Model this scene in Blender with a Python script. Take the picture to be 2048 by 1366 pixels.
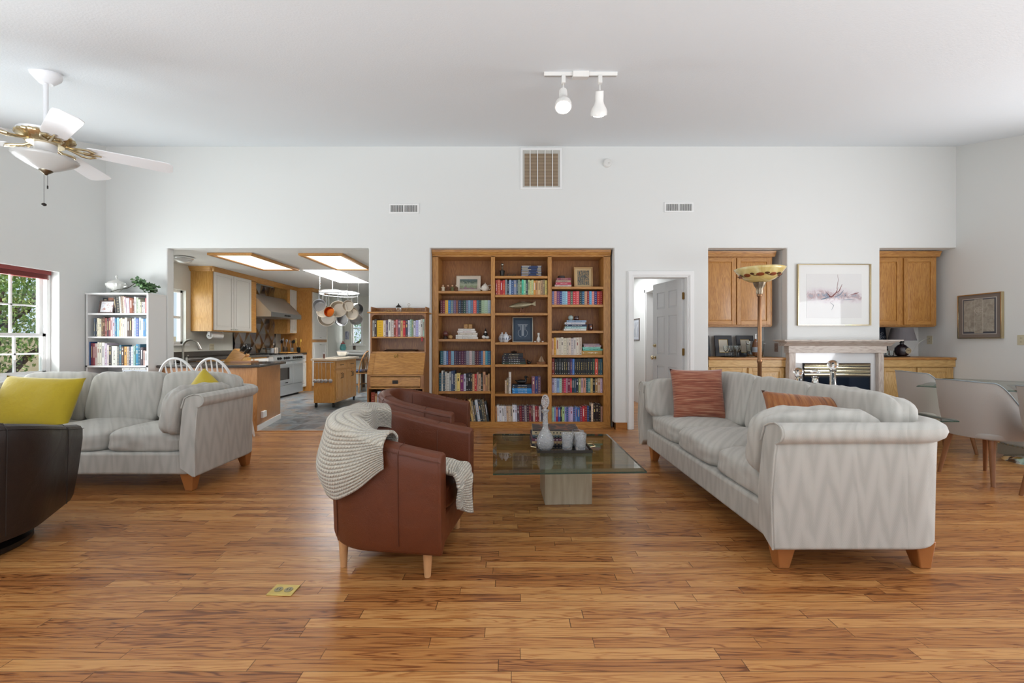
import bpy, bmesh, math, random
from mathutils import Vector, Matrix, noise, Euler
SC = bpy.context.scene
for o in list(bpy.data.objects): bpy.data.objects.remove(o)
R = math.radians
# ---------------------------------------------------------------- camera
FPX = 840.0; CH = 1.17
cam = bpy.data.cameras.new('camera'); camo = bpy.data.objects.new('camera', cam)
SC.collection.objects.link(camo); SC.camera = camo
cam.sensor_width = 36.0; cam.lens = 36.0 * FPX / 2048.0; cam.clip_start = .02; cam.clip_end = 200
camo.location = (0, 0, CH); camo.rotation_euler = (R(90), 0, 0)
# ---------------------------------------------------------------- world and exposure
SC.view_settings.view_transform = 'Standard'; SC.view_settings.look = 'None'
SC.view_settings.exposure = 0.08; SC.view_settings.gamma = 1.0; SC.view_settings.use_curve_mapping = False
W = bpy.data.worlds.new('World'); SC.world = W; W.use_nodes = True
bg = W.node_tree.nodes['Background']; bg.inputs[0].default_value = (.78, .88, 1.0, 1); bg.inputs[1].default_value = 1.0
# ---------------------------------------------------------------- daylight through the windows, plus added fill lights
def area(name, loc, rot, sx, sy, power, col=(1, 1, 1), spread=180):
    l = bpy.data.lights.new(name, 'AREA'); l.shape = 'RECTANGLE'; l.size = sx; l.size_y = sy
    l.energy = power; l.color = col; l.spread = R(spread)
    o = bpy.data.objects.new(name, l); SC.collection.objects.link(o); o.location = loc; o.rotation_euler = rot
    return o
area('ceiling_fill_west', (-2.8, -.9, .35), (R(154), 0, 0), 3.6, 1.2, 108, (.88, .95, 1), 125)  # added fill behind the camera, aimed up to brighten the ceiling
area('ceiling_fill_east', (2.6, -.9, .35), (R(154), 0, 0), 3.6, 1.2, 94, (.88, .95, 1), 125)  # east half of the added ceiling fill, unseen inside the room
area('daylight_patio_west', (-3.0, -1.60, 1.10), (R(100), 0, 0), 3.3, 2.0, 10, (.90, .96, 1))
area('daylight_patio_east', (2.6, -1.60, 1.10), (R(100), 0, 0), 3.3, 2.0, 8, (.90, .96, 1))
area('daylight_left_window', (-5.8, 3.6, 1.4), (R(122), 0, R(-90)), 2.6, 1.2, 190, (.95, .97, 1))
area('daylight_right_window', (6.1, 2.2, 1.3), (R(122), 0, R(90)), 2.6, 1.8, 120, (.96, .97, 1))
area('daylight_skylight', (-3.4, 8.28, 2.97), (0, 0, 0), .55, 1.5, 130, (.95, .98, 1))
area('hallway_fill', (1.9, 7.6, 2.38), (0, 0, 0), .5, 1.2, 16, (.93, .96, 1))  # added fill to lift the dark hallway, not a real window
area('daylight_kitchen_window', (-5.62, 6.5, 1.55), (R(90), 0, R(-90)), .8, .9, 12, (1, 1, 1))
area('daylight_nook_window', (-3.86, 12.2, 1.4), (R(90), 0, R(180)), .5, 1.0, 25, (1, 1, 1))
sun = bpy.data.lights.new('sun', 'SUN'); sun.energy = 7.0; sun.angle = R(1.2); sun.color = (1, .95, .86)
suno = bpy.data.objects.new('sun', sun); SC.collection.objects.link(suno); suno.rotation_euler = (R(38), R(12), R(150))
# ---------------------------------------------------------------- helpers
def P(px, py, Y): return Vector(((px - 1024) / FPX * Y, Y, CH - (py - 683) / FPX * Y))
def PX(px, Y): return (px - 1024) / FPX * Y
def PZ(py, Y): return CH - (py - 683) / FPX * Y
def srgb(h):
    if isinstance(h, str):
        h = h.lstrip('#'); c = [int(h[i:i+2], 16) / 255 for i in (0, 2, 4)]
    else: c = list(h)
    return tuple((x / 12.92 if x <= .04045 else ((x + .055) / 1.055) ** 2.4) for x in c) + (1,)
MATS = {}
def newmat(name):
    m = bpy.data.materials.new(name); m.use_nodes = True
    return m, m.node_tree.nodes, m.node_tree.links, m.node_tree.nodes['Principled BSDF']
def mat(name, col='808080', rough=.5, metal=0, spec=.5, emit=None, es=0, trans=0, ior=1.45, coat=0, bump=0, bs=60, sheen=0, var=0, alpha=1, sss=0):
    key = name
    if key in MATS: return MATS[key]
    m, N, L, b = newmat(name); MATS[key] = m
    b.inputs['Base Color'].default_value = srgb(col); b.inputs['Roughness'].default_value = rough
    b.inputs['Metallic'].default_value = metal; b.inputs['Specular IOR Level'].default_value = spec
    b.inputs['Transmission Weight'].default_value = trans; b.inputs['IOR'].default_value = ior
    b.inputs['Coat Weight'].default_value = coat; b.inputs['Sheen Weight'].default_value = sheen
    if emit: b.inputs['Emission Color'].default_value = srgb(emit); b.inputs['Emission Strength'].default_value = es
    if bump or var:
        tc = N.new('ShaderNodeTexCoord'); nz = N.new('ShaderNodeTexNoise'); nz.inputs['Scale'].default_value = bs; nz.inputs['Detail'].default_value = 4
        L.new(tc.outputs['Object'], nz.inputs['Vector'])
        if bump:
            bp = N.new('ShaderNodeBump'); bp.inputs['Strength'].default_value = bump; bp.inputs['Distance'].default_value = .01
            L.new(nz.outputs['Fac'], bp.inputs['Height']); L.new(bp.outputs['Normal'], b.inputs['Normal'])
        if var:
            mx = N.new('ShaderNodeMix'); mx.data_type = 'RGBA'; c = srgb(col)
            mx.inputs[6].default_value = tuple(x * (1 - var) for x in c[:3]) + (1,); mx.inputs[7].default_value = tuple(min(1, x * (1 + var)) for x in c[:3]) + (1,)
            L.new(nz.outputs['Fac'], mx.inputs[0]); L.new(mx.outputs[2], b.inputs['Base Color'])
    return m
def math_(N, L, op, a, b=None, c=None):
    n = N.new('ShaderNodeMath'); n.operation = op
    for i, v in enumerate((a, b, c)):
        if v is None: continue
        if hasattr(v, 'type') and hasattr(v, 'links'): L.new(v, n.inputs[i])
        else: n.inputs[i].default_value = v
    return n.outputs[0]
def ramp(N, L, fac, stops):
    r = N.new('ShaderNodeValToRGB'); el = r.color_ramp.elements
    while len(el) < len(stops): el.new(.5)
    for e, (p, c) in zip(el, stops): e.position = p; e.color = srgb(c)
    L.new(fac, r.inputs[0]); return r.outputs[0]
def wood(name, dark, mid, light, axis='z', rough=.38, scale=1.0, coat=.15):
    if name in MATS: return MATS[name]
    m, N, L, b = newmat(name); MATS[name] = m
    tc = N.new('ShaderNodeTexCoord'); mp = N.new('ShaderNodeMapping'); L.new(tc.outputs['Object'], mp.inputs['Vector'])
    s = {'x': (1.3, 14, 14), 'y': (14, 1.3, 14), 'z': (14, 14, 1.3)}[axis]
    mp.inputs['Scale'].default_value = tuple(v * scale for v in s)
    n1 = N.new('ShaderNodeTexNoise'); n1.inputs['Scale'].default_value = 1.0; n1.inputs['Detail'].default_value = 3; n1.inputs['Distortion'].default_value = .6
    L.new(mp.outputs[0], n1.inputs['Vector'])
    rings = math_(N, L, 'SINE', math_(N, L, 'MULTIPLY', n1.outputs['Fac'], 62.0))
    rings = math_(N, L, 'MULTIPLY_ADD', rings, .5, .5)
    n2 = N.new('ShaderNodeTexNoise'); n2.inputs['Scale'].default_value = 14; n2.inputs['Detail'].default_value = 5; L.new(mp.outputs[0], n2.inputs['Vector'])
    f = math_(N, L, 'ADD', math_(N, L, 'MULTIPLY', rings, .22), math_(N, L, 'MULTIPLY', n2.outputs['Fac'], .78))
    col = ramp(N, L, f, [(.22, dark), (.5, mid), (.8, light)])
    L.new(col, b.inputs['Base Color']); b.inputs['Roughness'].default_value = rough; b.inputs['Coat Weight'].default_value = coat; b.inputs['Coat Roughness'].default_value = .25
    bp = N.new('ShaderNodeBump'); bp.inputs['Strength'].default_value = .12; bp.inputs['Distance'].default_value = .003
    L.new(f, bp.inputs['Height']); L.new(bp.outputs['Normal'], b.inputs['Normal'])
    return m
# ---------------------------------------------------------------- mesh builder
class MB:
    def __init__(s): s.v = []; s.f = []; s.mi = []; s.m = 0; s.M = Matrix()
    def add(s, vs, fs, mi=None):
        o = len(s.v); s.v += [s.M @ Vector(v) for v in vs]
        s.f += [tuple(i + o for i in f) for f in fs]; s.mi += [s.m if mi is None else mi] * len(fs); return s
    def box(s, x0, x1, y0, y1, z0, z1, mi=None):
        if x0 > x1: x0, x1 = x1, x0
        if y0 > y1: y0, y1 = y1, y0
        if z0 > z1: z0, z1 = z1, z0
        return s.add([(x0,y0,z0),(x1,y0,z0),(x1,y1,z0),(x0,y1,z0),(x0,y0,z1),(x1,y0,z1),(x1,y1,z1),(x0,y1,z1)],
                     [(0,3,2,1),(4,5,6,7),(0,1,5,4),(1,2,6,5),(2,3,7,6),(3,0,4,7)], mi)
    def cbox(s, c, d, mi=None): return s.box(c[0]-d[0]/2, c[0]+d[0]/2, c[1]-d[1]/2, c[1]+d[1]/2, c[2]-d[2]/2, c[2]+d[2]/2, mi)
    def lathe(s, prof, c=(0,0,0), n=20, axis='z', mi=None, cap=True, a0=0, flute=0, nf=0):
        vs = []; fs = []
        for r, z in prof:
            for k in range(n):
                a = a0 + 2*math.pi*k/n; rr = r * (1 + flute * math.cos(nf * a)) if flute else r
                p = (rr*math.cos(a), rr*math.sin(a), z)
                if axis == 'y': p = (p[0], z, p[1])
                if axis == 'x': p = (z, p[0], p[1])
                vs.append((p[0]+c[0], p[1]+c[1], p[2]+c[2]))
        for i in range(len(prof)-1):
            for k in range(n): fs.append((i*n+k, i*n+(k+1)%n, (i+1)*n+(k+1)%n, (i+1)*n+k))
        if cap: fs.append(tuple(range(n-1, -1, -1))); fs.append(tuple((len(prof)-1)*n + k for k in range(n)))
        return s.add(vs, fs, mi)
    def cyl(s, c, r, h, n=16, axis='z', r2=None, mi=None): return s.lathe([(r, 0), (r if r2 is None else r2, h)], c, n, axis, mi)
    def tube(s, pts, r, n=8, mi=None, closed=False):
        pts = [Vector(p) for p in pts]; m = len(pts); vs = []; fs = []
        rs = r if isinstance(r, (list, tuple)) else [r]*m
        up = None
        for i, p in enumerate(pts):
            if closed: t = pts[(i+1) % m] - pts[i-1]
            else: t = pts[min(i+1, m-1)] - pts[max(i-1, 0)]
            t.normalize()
            if up is None: up = Vector((0,0,1)) if abs(t.z) < .9 else Vector((1,0,0))
            a = t.cross(up); 
            if a.length < 1e-4: a = t.cross(Vector((.3,1,.2)))
            a.normalize(); bb = a.cross(t); bb.normalize(); up = bb
            for k in range(n):
                q = 2*math.pi*k/n; vs.append(p + a*math.cos(q)*rs[i] + bb*math.sin(q)*rs[i])
        for i in range(m if closed else m-1):
            j = (i+1) % m
            for k in range(n): fs.append((i*n+k, i*n+(k+1)%n, j*n+(k+1)%n, j*n+k))
        if not closed: fs.append(tuple(range(n-1,-1,-1))); fs.append(tuple((m-1)*n+k for k in range(n)))
        return s.add(vs, fs, mi)
    def ball(s, c, r, n=12, sc=(1,1,1), mi=None):
        prof = [(math.sin(math.pi*i/n)*r + 1e-5, -math.cos(math.pi*i/n)*r) for i in range(n+1)]
        M0 = s.M; s.M = M0 @ Matrix.Translation(c) @ Matrix.Diagonal((*sc, 1)); s.lathe(prof, n=n*2, mi=mi, cap=False); s.M = M0; return s
    def prism(s, poly, a0, a1, plane='xz', mi=None):
        n = len(poly)
        def q(u, v, w): return {'xz': (u, w, v), 'yz': (w, u, v), 'xy': (u, v, w)}[plane]
        vs = [q(u, v, a0) for u, v in poly] + [q(u, v, a1) for u, v in poly]
        fs = [tuple(range(n)), tuple(range(2*n-1, n-1, -1))] + [(i, i+n, (i+1)%n+n, (i+1)%n) for i in range(n)]
        return s.add(vs, fs, mi)
    def grid(s, fn, nu, nv, mi=None, closed_u=False):
        vs = [fn(i/(nu if closed_u else nu-1), j/(nv-1)) for i in range(nu) for j in range(nv)]
        fs = [(i*nv+j, ((i+1)%nu)*nv+j, ((i+1)%nu)*nv+j+1, i*nv+j+1) for i in range(nu if closed_u else nu-1) for j in range(nv-1)]
        return s.add(vs, fs, mi)
    def ring(s, u0, u1, v0, v1, f, w0, w1, plane='xz', mi=None):
        o_ = [(u0, v0), (u1, v0), (u1, v1), (u0, v1)]; i_ = [(u0+f, v0+f), (u1-f, v0+f), (u1-f, v1-f), (u0+f, v1-f)]
        def q(u, v, w): return {'xz': (u, w, v), 'yz': (w, u, v), 'xy': (u, v, w)}[plane]
        vs = [q(u, v, w) for w in (w0, w1) for lst in (o_, i_) for u, v in lst]; fs = []
        for k in range(4):
            j = (k+1) % 4; fs += [(k, j, j+4, k+4), (k+8, k+12, j+12, j+8), (k, k+8, j+8, j), (k+4, j+4, j+12, k+12)]
        return s.add(vs, fs, mi)
    def build(s, name, mats, parent=None, smooth=False, bevel=0, seg=2, sub=0, solid=0, ang=35, fixn=True):
        me = bpy.data.meshes.new(name); me.from_pydata([tuple(v) for v in s.v], [], s.f)
        if not isinstance(mats, (list, tuple)): mats = [mats]
        for m_ in mats: me.materials.append(m_)
        for p, i in zip(me.polygons, s.mi): p.material_index = min(i, len(mats)-1)
        if fixn:
            bm = bmesh.new(); bm.from_mesh(me); bmesh.ops.recalc_face_normals(bm, faces=bm.faces); bm.to_mesh(me); bm.free()
        me.update()
        o = bpy.data.objects.new(name, me); SC.collection.objects.link(o)
        if parent is not None: o.parent = parent
        if smooth:
            for p in me.polygons: p.use_smooth = True
            if smooth != 'all':
                me.set_sharp_from_angle(angle=R(ang))
        if solid: md = o.modifiers.new('solidify', 'SOLIDIFY'); md.thickness = solid; md.offset = 0
        if bevel:
            md = o.modifiers.new('bevel', 'BEVEL'); md.width = bevel; md.segments = seg; md.limit_method = 'ANGLE'; md.angle_limit = R(40)
            for p in me.polygons: p.use_smooth = True
            if not smooth: me.set_sharp_from_angle(angle=R(80)) if seg > 1 else me.set_sharp_from_angle(angle=R(20))
        if sub: md = o.modifiers.new('subdivision', 'SUBSURF'); md.levels = sub; md.render_levels = sub
        return o
def tag(o, label, cat, group=None, kind=None):
    if label: o['label'] = label
    if cat: o['category'] = cat
    if group: o['group'] = group
    if kind: o['kind'] = kind
    return o
def thing(name, label, cat, loc=(0,0,0), rz=0, group=None):
    o = bpy.data.objects.new(name, None); SC.collection.objects.link(o); o.empty_display_size = .1
    o.location = loc; o.rotation_euler = (0, 0, rz); return tag(o, label, cat, group)
def struct(o): o['kind'] = 'structure'; return o
def dup(root, loc, rz=None, label=None, group=None):
    r = root.copy(); SC.collection.objects.link(r); r.location = loc
    if rz is not None: r.rotation_euler = (0, 0, rz)
    if label: r['label'] = label
    if group: r['group'] = group
    for ch in list(root.children):
        c = ch.copy(); SC.collection.objects.link(c); c.parent = r
        for g in list(ch.children):
            d = g.copy(); SC.collection.objects.link(d); d.parent = c
    return r
def cushion(mb, hx, hy, hz, n=9, e=4.5, wob=.006, seed=0, T=None, crown=0, mi=None):
    """soft block: superellipsoid on a subdivided cube"""
    M0 = mb.M
    if T is not None: mb.M = M0 @ T
    for ax in range(3):
        for sg in (-1, 1):
            def fn(u, v):
                a = math.tan((u*2-1)*math.pi/4.0); b2 = math.tan((v*2-1)*math.pi/4.0)
                p = [0,0,0]; p[ax] = sg; p[(ax+1)%3] = a*1.0; p[(ax+2)%3] = b2
                q = sum(abs(t)**e for t in p) ** (1/e)
                x, y, z = (t/q for t in p)
                w = noise.noise(Vector((x*2.2+seed*3.1, y*2.2, z*1.5+seed)))
                k = 1 + wob*4*w
                w2 = noise.noise(Vector((x*7+seed, y*7, z*4))) * wob*.6
                cz = crown*(1-x*x)*(1-y*y)
                return (x*hx*k, y*hy*k, z*(hz+cz)*1.0 + w*wob*1.5 + w2)
            mb.grid(fn, n*2, n*2, mi)
    mb.M = M0
    return mb
def merge(o, d=.0006):
    bm = bmesh.new(); bm.from_mesh(o.data); bmesh.ops.remove_doubles(bm, verts=bm.verts, dist=d)
    bmesh.ops.recalc_face_normals(bm, faces=bm.faces); bm.to_mesh(o.data); bm.free()
    for p in o.data.polygons: p.use_smooth = True
    return o
def pillow(mb, w, h, t, n=22, seed=0, mi=None, T=None, pinch=.06):
    M0 = mb.M
    if T is not None: mb.M = M0 @ T
    for sg in (-1, 1):
        def fn(u, v):
            a = u*2-1; b = v*2-1
            k = 1 - pinch*(1-abs(a)**2.5)*(abs(b)**3) ; k2 = 1 - pinch*(1-abs(b)**2.5)*(abs(a)**3)
            th = t/2*(max(0, (1-abs(a)**3.2)*(1-abs(b)**3.2)))**.55
            wv = noise.noise(Vector((a*2.3+seed*5, b*2.3, sg*.7)))*.012 + noise.noise(Vector((a*6+seed, b*6, sg)))*.005
            th = th*(1+wv*6)
            return (a*w/2*k2, sg*th, b*h/2*k)
        mb.grid(fn, n, n, mi)
    mb.M = M0
    return mb
def Tm(loc=(0,0,0), rot=(0,0,0), sc=(1,1,1)): return Matrix.Translation(loc) @ Euler(rot).to_matrix().to_4x4() @ Matrix.Diagonal((*sc, 1))
# ---------------------------------------------------------------- common materials
WALL = mat('wall_paint', 'dfdfdc', .62, bump=.05, bs=220)
CEIL = mat('ceiling_paint', 'e5eaee', .75, bump=.16, bs=90)
WHITE = mat('white_paint', 'ebeae8', .35)
WHITE2 = mat('white_laminate', 'e2e1df', .4)
BRASS = mat('brass', 'c9b793', .25, 1)
OLDBRASS = mat('aged_brass', '8a6a3a', .38, 1)
CHROME = mat('chrome', 'd8d8d8', .12, 1)
STEEL = mat('brushed_steel', 'b4b4b6', .3, 1, bump=.03, bs=200)
DARKMETAL = mat('dark_metal', '3a3633', .4, .9)
BLACK = mat('black_plastic', '151515', .4)
OAK = wood('oak_vertical', '96602a', 'b27c3e', 'c8954f', 'z')
OAKX = wood('oak_horizontal', '96602a', 'b27c3e', 'c8954f', 'x')
OAKD = wood('oak_back_panel', '7a4a1e', '96602c', 'a87036', 'z', rough=.5)
OAKL = wood('pale_oak', 'b08648', 'c9a062', 'd9b57a', 'z')
OAKLX = wood('pale_oak_horizontal', 'b08648', 'c9a062', 'd9b57a', 'x')
GLASS = None
def glassmat(name, tint='ffffff', rough=0.0, ior=1.45):
    if name in MATS: return MATS[name]
    m, N, L, b = newmat(name); MATS[name] = m
    b.inputs['Base Color'].default_value = srgb(tint); b.inputs['Transmission Weight'].default_value = 1; b.inputs['Roughness'].default_value = rough; b.inputs['IOR'].default_value = ior
    return m
def panemat(name, tint='f4f8f8', refl=.1):
    """thin window pane: mostly clear with a fresnel sheen"""
    if name in MATS: return MATS[name]
    m, N, L, b = newmat(name); MATS[name] = m
    N.remove(b); out = N['Material Output']
    geo = N.new('ShaderNodeNewGeometry'); t = N.new('ShaderNodeBsdfTransparent'); t.inputs[0].default_value = srgb(tint)
    g = N.new('ShaderNodeBsdfGlossy'); g.inputs['Roughness'].default_value = .02
    fr = N.new('ShaderNodeFresnel'); fr.inputs[0].default_value = 1.5
    mx = N.new('ShaderNodeMixShader'); fk = math_(N, L, 'MULTIPLY', fr.outputs[0], math_(N, L, 'SUBTRACT', 1.0, geo.outputs['Backfacing'])); L.new(fk, mx.inputs[0]); L.new(t.outputs[0], mx.inputs[1]); L.new(g.outputs[0], mx.inputs[2]); L.new(mx.outputs[0], out.inputs[0])
    return m
PANE = panemat('window_glass')
TABLEGLASS = panemat('table_glass', 'd3dfd6')
CRYSTAL = glassmat('crystal', 'ffffff', 0, 1.5)
CLEAR = glassmat('clear_glass', 'fbffff', 0, 1.42)
# ================================================================ ROOM SHELL
XL, XR, YB, YF = -5.41, 5.92, 5.6, -1.7
ZB = 3.77; SL = .286; SOFF = 2.417; KC = 2.44
def ceil_z(Y): return max(2.44, ZB - SL*(YB - Y))
YFLAT = YB - (ZB-2.44)/SL
# hardwood
def floor_wood():
    m, N, L, b = newmat('strip_oak_floor')
    tc = N.new('ShaderNodeTexCoord'); sp = N.new('ShaderNodeSeparateXYZ'); L.new(tc.outputs['Object'], sp.inputs[0])
    x, y = sp.outputs[0], sp.outputs[1]
    yy = math_(N, L, 'DIVIDE', math_(N, L, 'ADD', y, 20.0), .057); row = math_(N, L, 'FLOOR', yy)
    wn = N.new('ShaderNodeTexWhiteNoise'); wn.noise_dimensions = '1D'; L.new(row, wn.inputs['W'])
    ln = math_(N, L, 'MULTIPLY_ADD', wn.outputs['Value'], .5, .62)
    xx = math_(N, L, 'DIVIDE', math_(N, L, 'ADD', math_(N, L, 'ADD', x, 30.0), math_(N, L, 'MULTIPLY', wn.outputs['Value'], 7.3)), ln)
    cell = math_(N, L, 'FLOOR', xx)
    cb = N.new('ShaderNodeCombineXYZ'); L.new(cell, cb.inputs[0]); L.new(row, cb.inputs[1])
    w2 = N.new('ShaderNodeTexWhiteNoise'); w2.noise_dimensions = '2D'; L.new(cb.outputs[0], w2.inputs['Vector'])
    r = w2.outputs['Value']
    # gaps between the boards
    fy = math_(N, L, 'FRACT', yy); ey = math_(N, L, 'MINIMUM', fy, math_(N, L, 'SUBTRACT', 1.0, fy))
    fx = math_(N, L, 'FRACT', xx); ex = math_(N, L, 'MINIMUM', fx, math_(N, L, 'SUBTRACT', 1.0, fx))
    gap = math_(N, L, 'MINIMUM', math_(N, L, 'DIVIDE', ey, .03), math_(N, L, 'DIVIDE', ex, .0028)); gap = math_(N, L, 'MINIMUM', gap, 1.0)
    # grain, shifted per board
    gv = N.new('ShaderNodeCombineXYZ'); L.new(math_(N, L, 'MULTIPLY_ADD', r, 31.0, math_(N, L, 'MULTIPLY', x, 1.25)), gv.inputs[0])
    L.new(math_(N, L, 'MULTIPLY_ADD', r, 17.0, math_(N, L, 'MULTIPLY', y, 24.0)), gv.inputs[1]); L.new(r, gv.inputs[2])
    n1 = N.new('ShaderNodeTexNoise'); n1.inputs['Scale'].default_value = 1.0; n1.inputs['Detail'].default_value = 2.5; n1.inputs['Distortion'].default_value = .9; L.new(gv.outputs[0], n1.inputs['Vector'])
    ring = math_(N, L, 'MULTIPLY_ADD', math_(N, L, 'SINE', math_(N, L, 'MULTIPLY', n1.outputs['Fac'], 60.0)), .5, .5)
    ring = math_(N, L, 'POWER', ring, 3.0)
    n2 = N.new('ShaderNodeTexNoise'); n2.inputs['Scale'].default_value = 4.0; n2.inputs['Detail'].default_value = 6; L.new(gv.outputs[0], n2.inputs['Vector'])
    n3 = N.new('ShaderNodeTexNoise'); n3.inputs['Scale'].default_value = .55; n3.inputs['Detail'].default_value = 2; L.new(tc.outputs['Object'], n3.inputs['Vector'])
    f = math_(N, L, 'MULTIPLY', r, .40)
    f = math_(N, L, 'ADD', f, math_(N, L, 'MULTIPLY', math_(N, L, 'SUBTRACT', 1.0, ring), .33))
    f = math_(N, L, 'ADD', f, math_(N, L, 'MULTIPLY', n2.outputs['Fac'], .40))
    f = math_(N, L, 'ADD', f, math_(N, L, 'MULTIPLY_ADD', n3.outputs['Fac'], .3, -.15))
    col = ramp(N, L, f, [(.12, '482610'), (.32, '7a4724'), (.50, '9c6234'), (.68, 'b07742'), (.92, 'c48f56')])
    mx = N.new('ShaderNodeMix'); mx.data_type = 'RGBA'; L.new(gap, mx.inputs[0]); mx.inputs[6].default_value = srgb('3c2412'); L.new(col, mx.inputs[7])
    L.new(mx.outputs[2], b.inputs['Base Color'])
    ro = math_(N, L, 'MULTIPLY_ADD', n2.outputs['Fac'], .16, .22); L.new(ro, b.inputs['Roughness'])
    bp = N.new('ShaderNodeBump'); bp.inputs['Strength'].default_value = .25; bp.inputs['Distance'].default_value = .002
    h = math_(N, L, 'ADD', gap, math_(N, L, 'MULTIPLY', n3.outputs['Fac'], .8)); L.new(h, bp.inputs['Height']); L.new(bp.outputs['Normal'], b.inputs['Normal'])
    return m
def slate_tile():
    m, N, L, b = newmat('slate_tile')
    tc = N.new('ShaderNodeTexCoord'); br = N.new('ShaderNodeTexBrick'); br.offset = 0; br.inputs['Scale'].default_value = 1
    br.inputs['Brick Width'].default_value = .33; br.inputs['Row Height'].default_value = .33; br.inputs['Mortar Size'].default_value = .006
    br.inputs['Color1'].default_value = (0,0,0,1); br.inputs['Color2'].default_value = (1,1,1,1); br.inputs['Mortar'].default_value = (.5,.5,.5,1)
    L.new(tc.outputs['Object'], br.inputs['Vector'])
    nz = N.new('ShaderNodeTexNoise'); nz.inputs['Scale'].default_value = 4; nz.inputs['Detail'].default_value = 6; nz.inputs['Distortion'].default_value = 1.2; L.new(tc.outputs['Object'], nz.inputs['Vector'])
    f = math_(N, L, 'ADD', math_(N, L, 'MULTIPLY', nz.outputs['Fac'], .8), math_(N, L, 'MULTIPLY', br.outputs['Color'], .2))
    col = ramp(N, L, f, [(.28, '33302e'), (.42, '59626a'), (.52, '7f8a90'), (.60, '7d6856'), (.75, 'a8aaa8')])
    mx = N.new('ShaderNodeMix'); mx.data_type = 'RGBA'; L.new(br.outputs['Fac'], mx.inputs[0]); L.new(col, mx.inputs[6]); mx.inputs[7].default_value = srgb('8a8680')
    L.new(mx.outputs[2], b.inputs['Base Color']); b.inputs['Roughness'].default_value = .3
    bp = N.new('ShaderNodeBump'); bp.inputs['Strength'].default_value = .3; bp.inputs['Distance'].default_value = .004; L.new(nz.outputs['Fac'], bp.inputs['Height']); L.new(bp.outputs['Normal'], b.inputs['Normal'])
    return m
struct(MB().box(XL-.1, XR+.1, YF-.1, 5.5, -.1, 0).box(-1.90, XR+.1, 5.5, 8.7, -.1, 0).build('floor', floor_wood()))
struct(MB().box(XL-.1, -1.90, 5.5, 13, -.1, 0).build('floor', slate_tile()))
# ceiling of the living room: rises towards the back wall
c = MB(); c.prism([(YF-.1, 2.44), (YFLAT, 2.44), (YB+.25, ZB+SL*.25), (YB+.25, ZB+.4), (YF-.1, 2.9)], XL-.15, XR+.15, 'yz')
struct(c.build('ceiling', CEIL))
# kitchen ceiling with skylight shaft hole
SKX0, SKX1, SKY0, SKY1 = -3.72, -3.10, 7.46, 9.1
kc = MB()
for a in ((XL-.15, SKX0, YB+.12, 13), (SKX1, -1.2, YB+.12, 13), (SKX0, SKX1, YB+.12, SKY0), (SKX0, SKX1, SKY1, 13)): kc.box(a[0], a[1], a[2], a[3], KC, KC+.08)
t_ = .04
for a in ((SKX0-t_, SKX0, SKY0, SKY1), (SKX1, SKX1+t_, SKY0, SKY1), (SKX0-t_, SKX1+t_, SKY0-t_, SKY0), (SKX0-t_, SKX1+t_, SKY1, SKY1+t_)): kc.box(a[0], a[1], a[2], a[3], KC+.08, KC+.55)
struct(kc.build('ceiling', mat('kitchen_ceiling_paint', 'e4e2de', .7)))
# back wall (with niches, kitchen opening and doorway); soffit line at SOFF
KO0, KO1 = -4.60, -1.913          # kitchen opening
BO0, BO1 = -1.093, 1.365          # bookcase niche
DO0, DO1, DH = 1.607, 2.353, 2.04 # doorway
NA0, NA1 = 2.62, 3.67; NB0 = 4.907; TW = .12; ND = 6.12
w = MB()
w.prism([(XL-.15, 0), (XL-.15, ZB+.3), (XR+.15, ZB+.3), (XR+.15, SOFF), (NB0, SOFF), (NB0, 0), (NA1, 0), (NA1, SOFF), (NA0, SOFF), (NA0, 0), (DO1, 0), (DO1, DH), (DO0, DH), (DO0, 0), (BO1, 0), (BO1, SOFF), (BO0, SOFF), (BO0, 0), (KO1, 0), (KO1, SOFF), (KO0, SOFF), (KO0, 0)], YB, YB+TW, 'xz')
struct(w.build('wall_back', WALL, bevel=.014, seg=3))
n = MB()     # recess linings
n.box(NA1, NA1+.06, YB+TW, ND, 0, SOFF); n.box(NB0-.06, NB0, YB+TW, ND, 0, SOFF); n.box(BO0-.06, BO0, YB+TW, 6.1, 0, SOFF); n.box(BO1, BO1+.06, YB+TW, 6.1, 0, SOFF); n.box(BO0-.06, BO1+.06, 6.06, 6.12, 0, SOFF+.06); n.box(BO0-.06, BO1+.06, YB+TW, 6.12, SOFF, SOFF+.06)
n.box(NA0-.06, NA0, YB+TW, ND, 0, SOFF); n.box(NA0-.06, XR+.15, ND, ND+.06, 0, SOFF+.06); n.box(NA0-.06, XR+.15, YB+TW, ND, SOFF, SOFF+.06)
n.box(XR, XR+.15, YB+TW, ND+.06, 0, SOFF+.06)
struct(n.build('wall_alcove', WALL))
# kitchen walls
k = MB(); k.box(XL-.17, XL-.04, YB+TW, 6.12, 0, KC); k.box(XL-.17, XL-.04, 7.02, 13, 0, KC); k.box(XL-.17, XL-.04, 6.12, 7.02, 0, 1.13); k.box(XL-.17, XL-.04, 6.12, 7.02, 2.02, KC)
struct(k.build('wall_kitchen_left', mat('kitchen_wall_paint', 'd9d8d0', .6)))
KW = MATS['kitchen_wall_paint']; FY = 11.8
struct(MB().box(-1.75, -1.65, YB+TW, 13, 0, KC).build('wall_kitchen_right', KW))
k = MB(); k.box(XL-.1, -4.71, 10.73, 10.83, 0, KC); k.box(-4.81, -4.71, 10.83, FY, 0, KC)
wx0, wx1 = -4.50, -4.18
k.box(-4.83, wx0, FY, FY+.14, 0, KC); k.box(wx1, -1.7, FY, FY+.14, 0, KC); k.box(wx0, wx1, FY, FY+.14, 0, 1.08); k.box(wx0, wx1, FY, FY+.14, 2.02, KC)
struct(k.build('wall_kitchen_back', KW))
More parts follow.
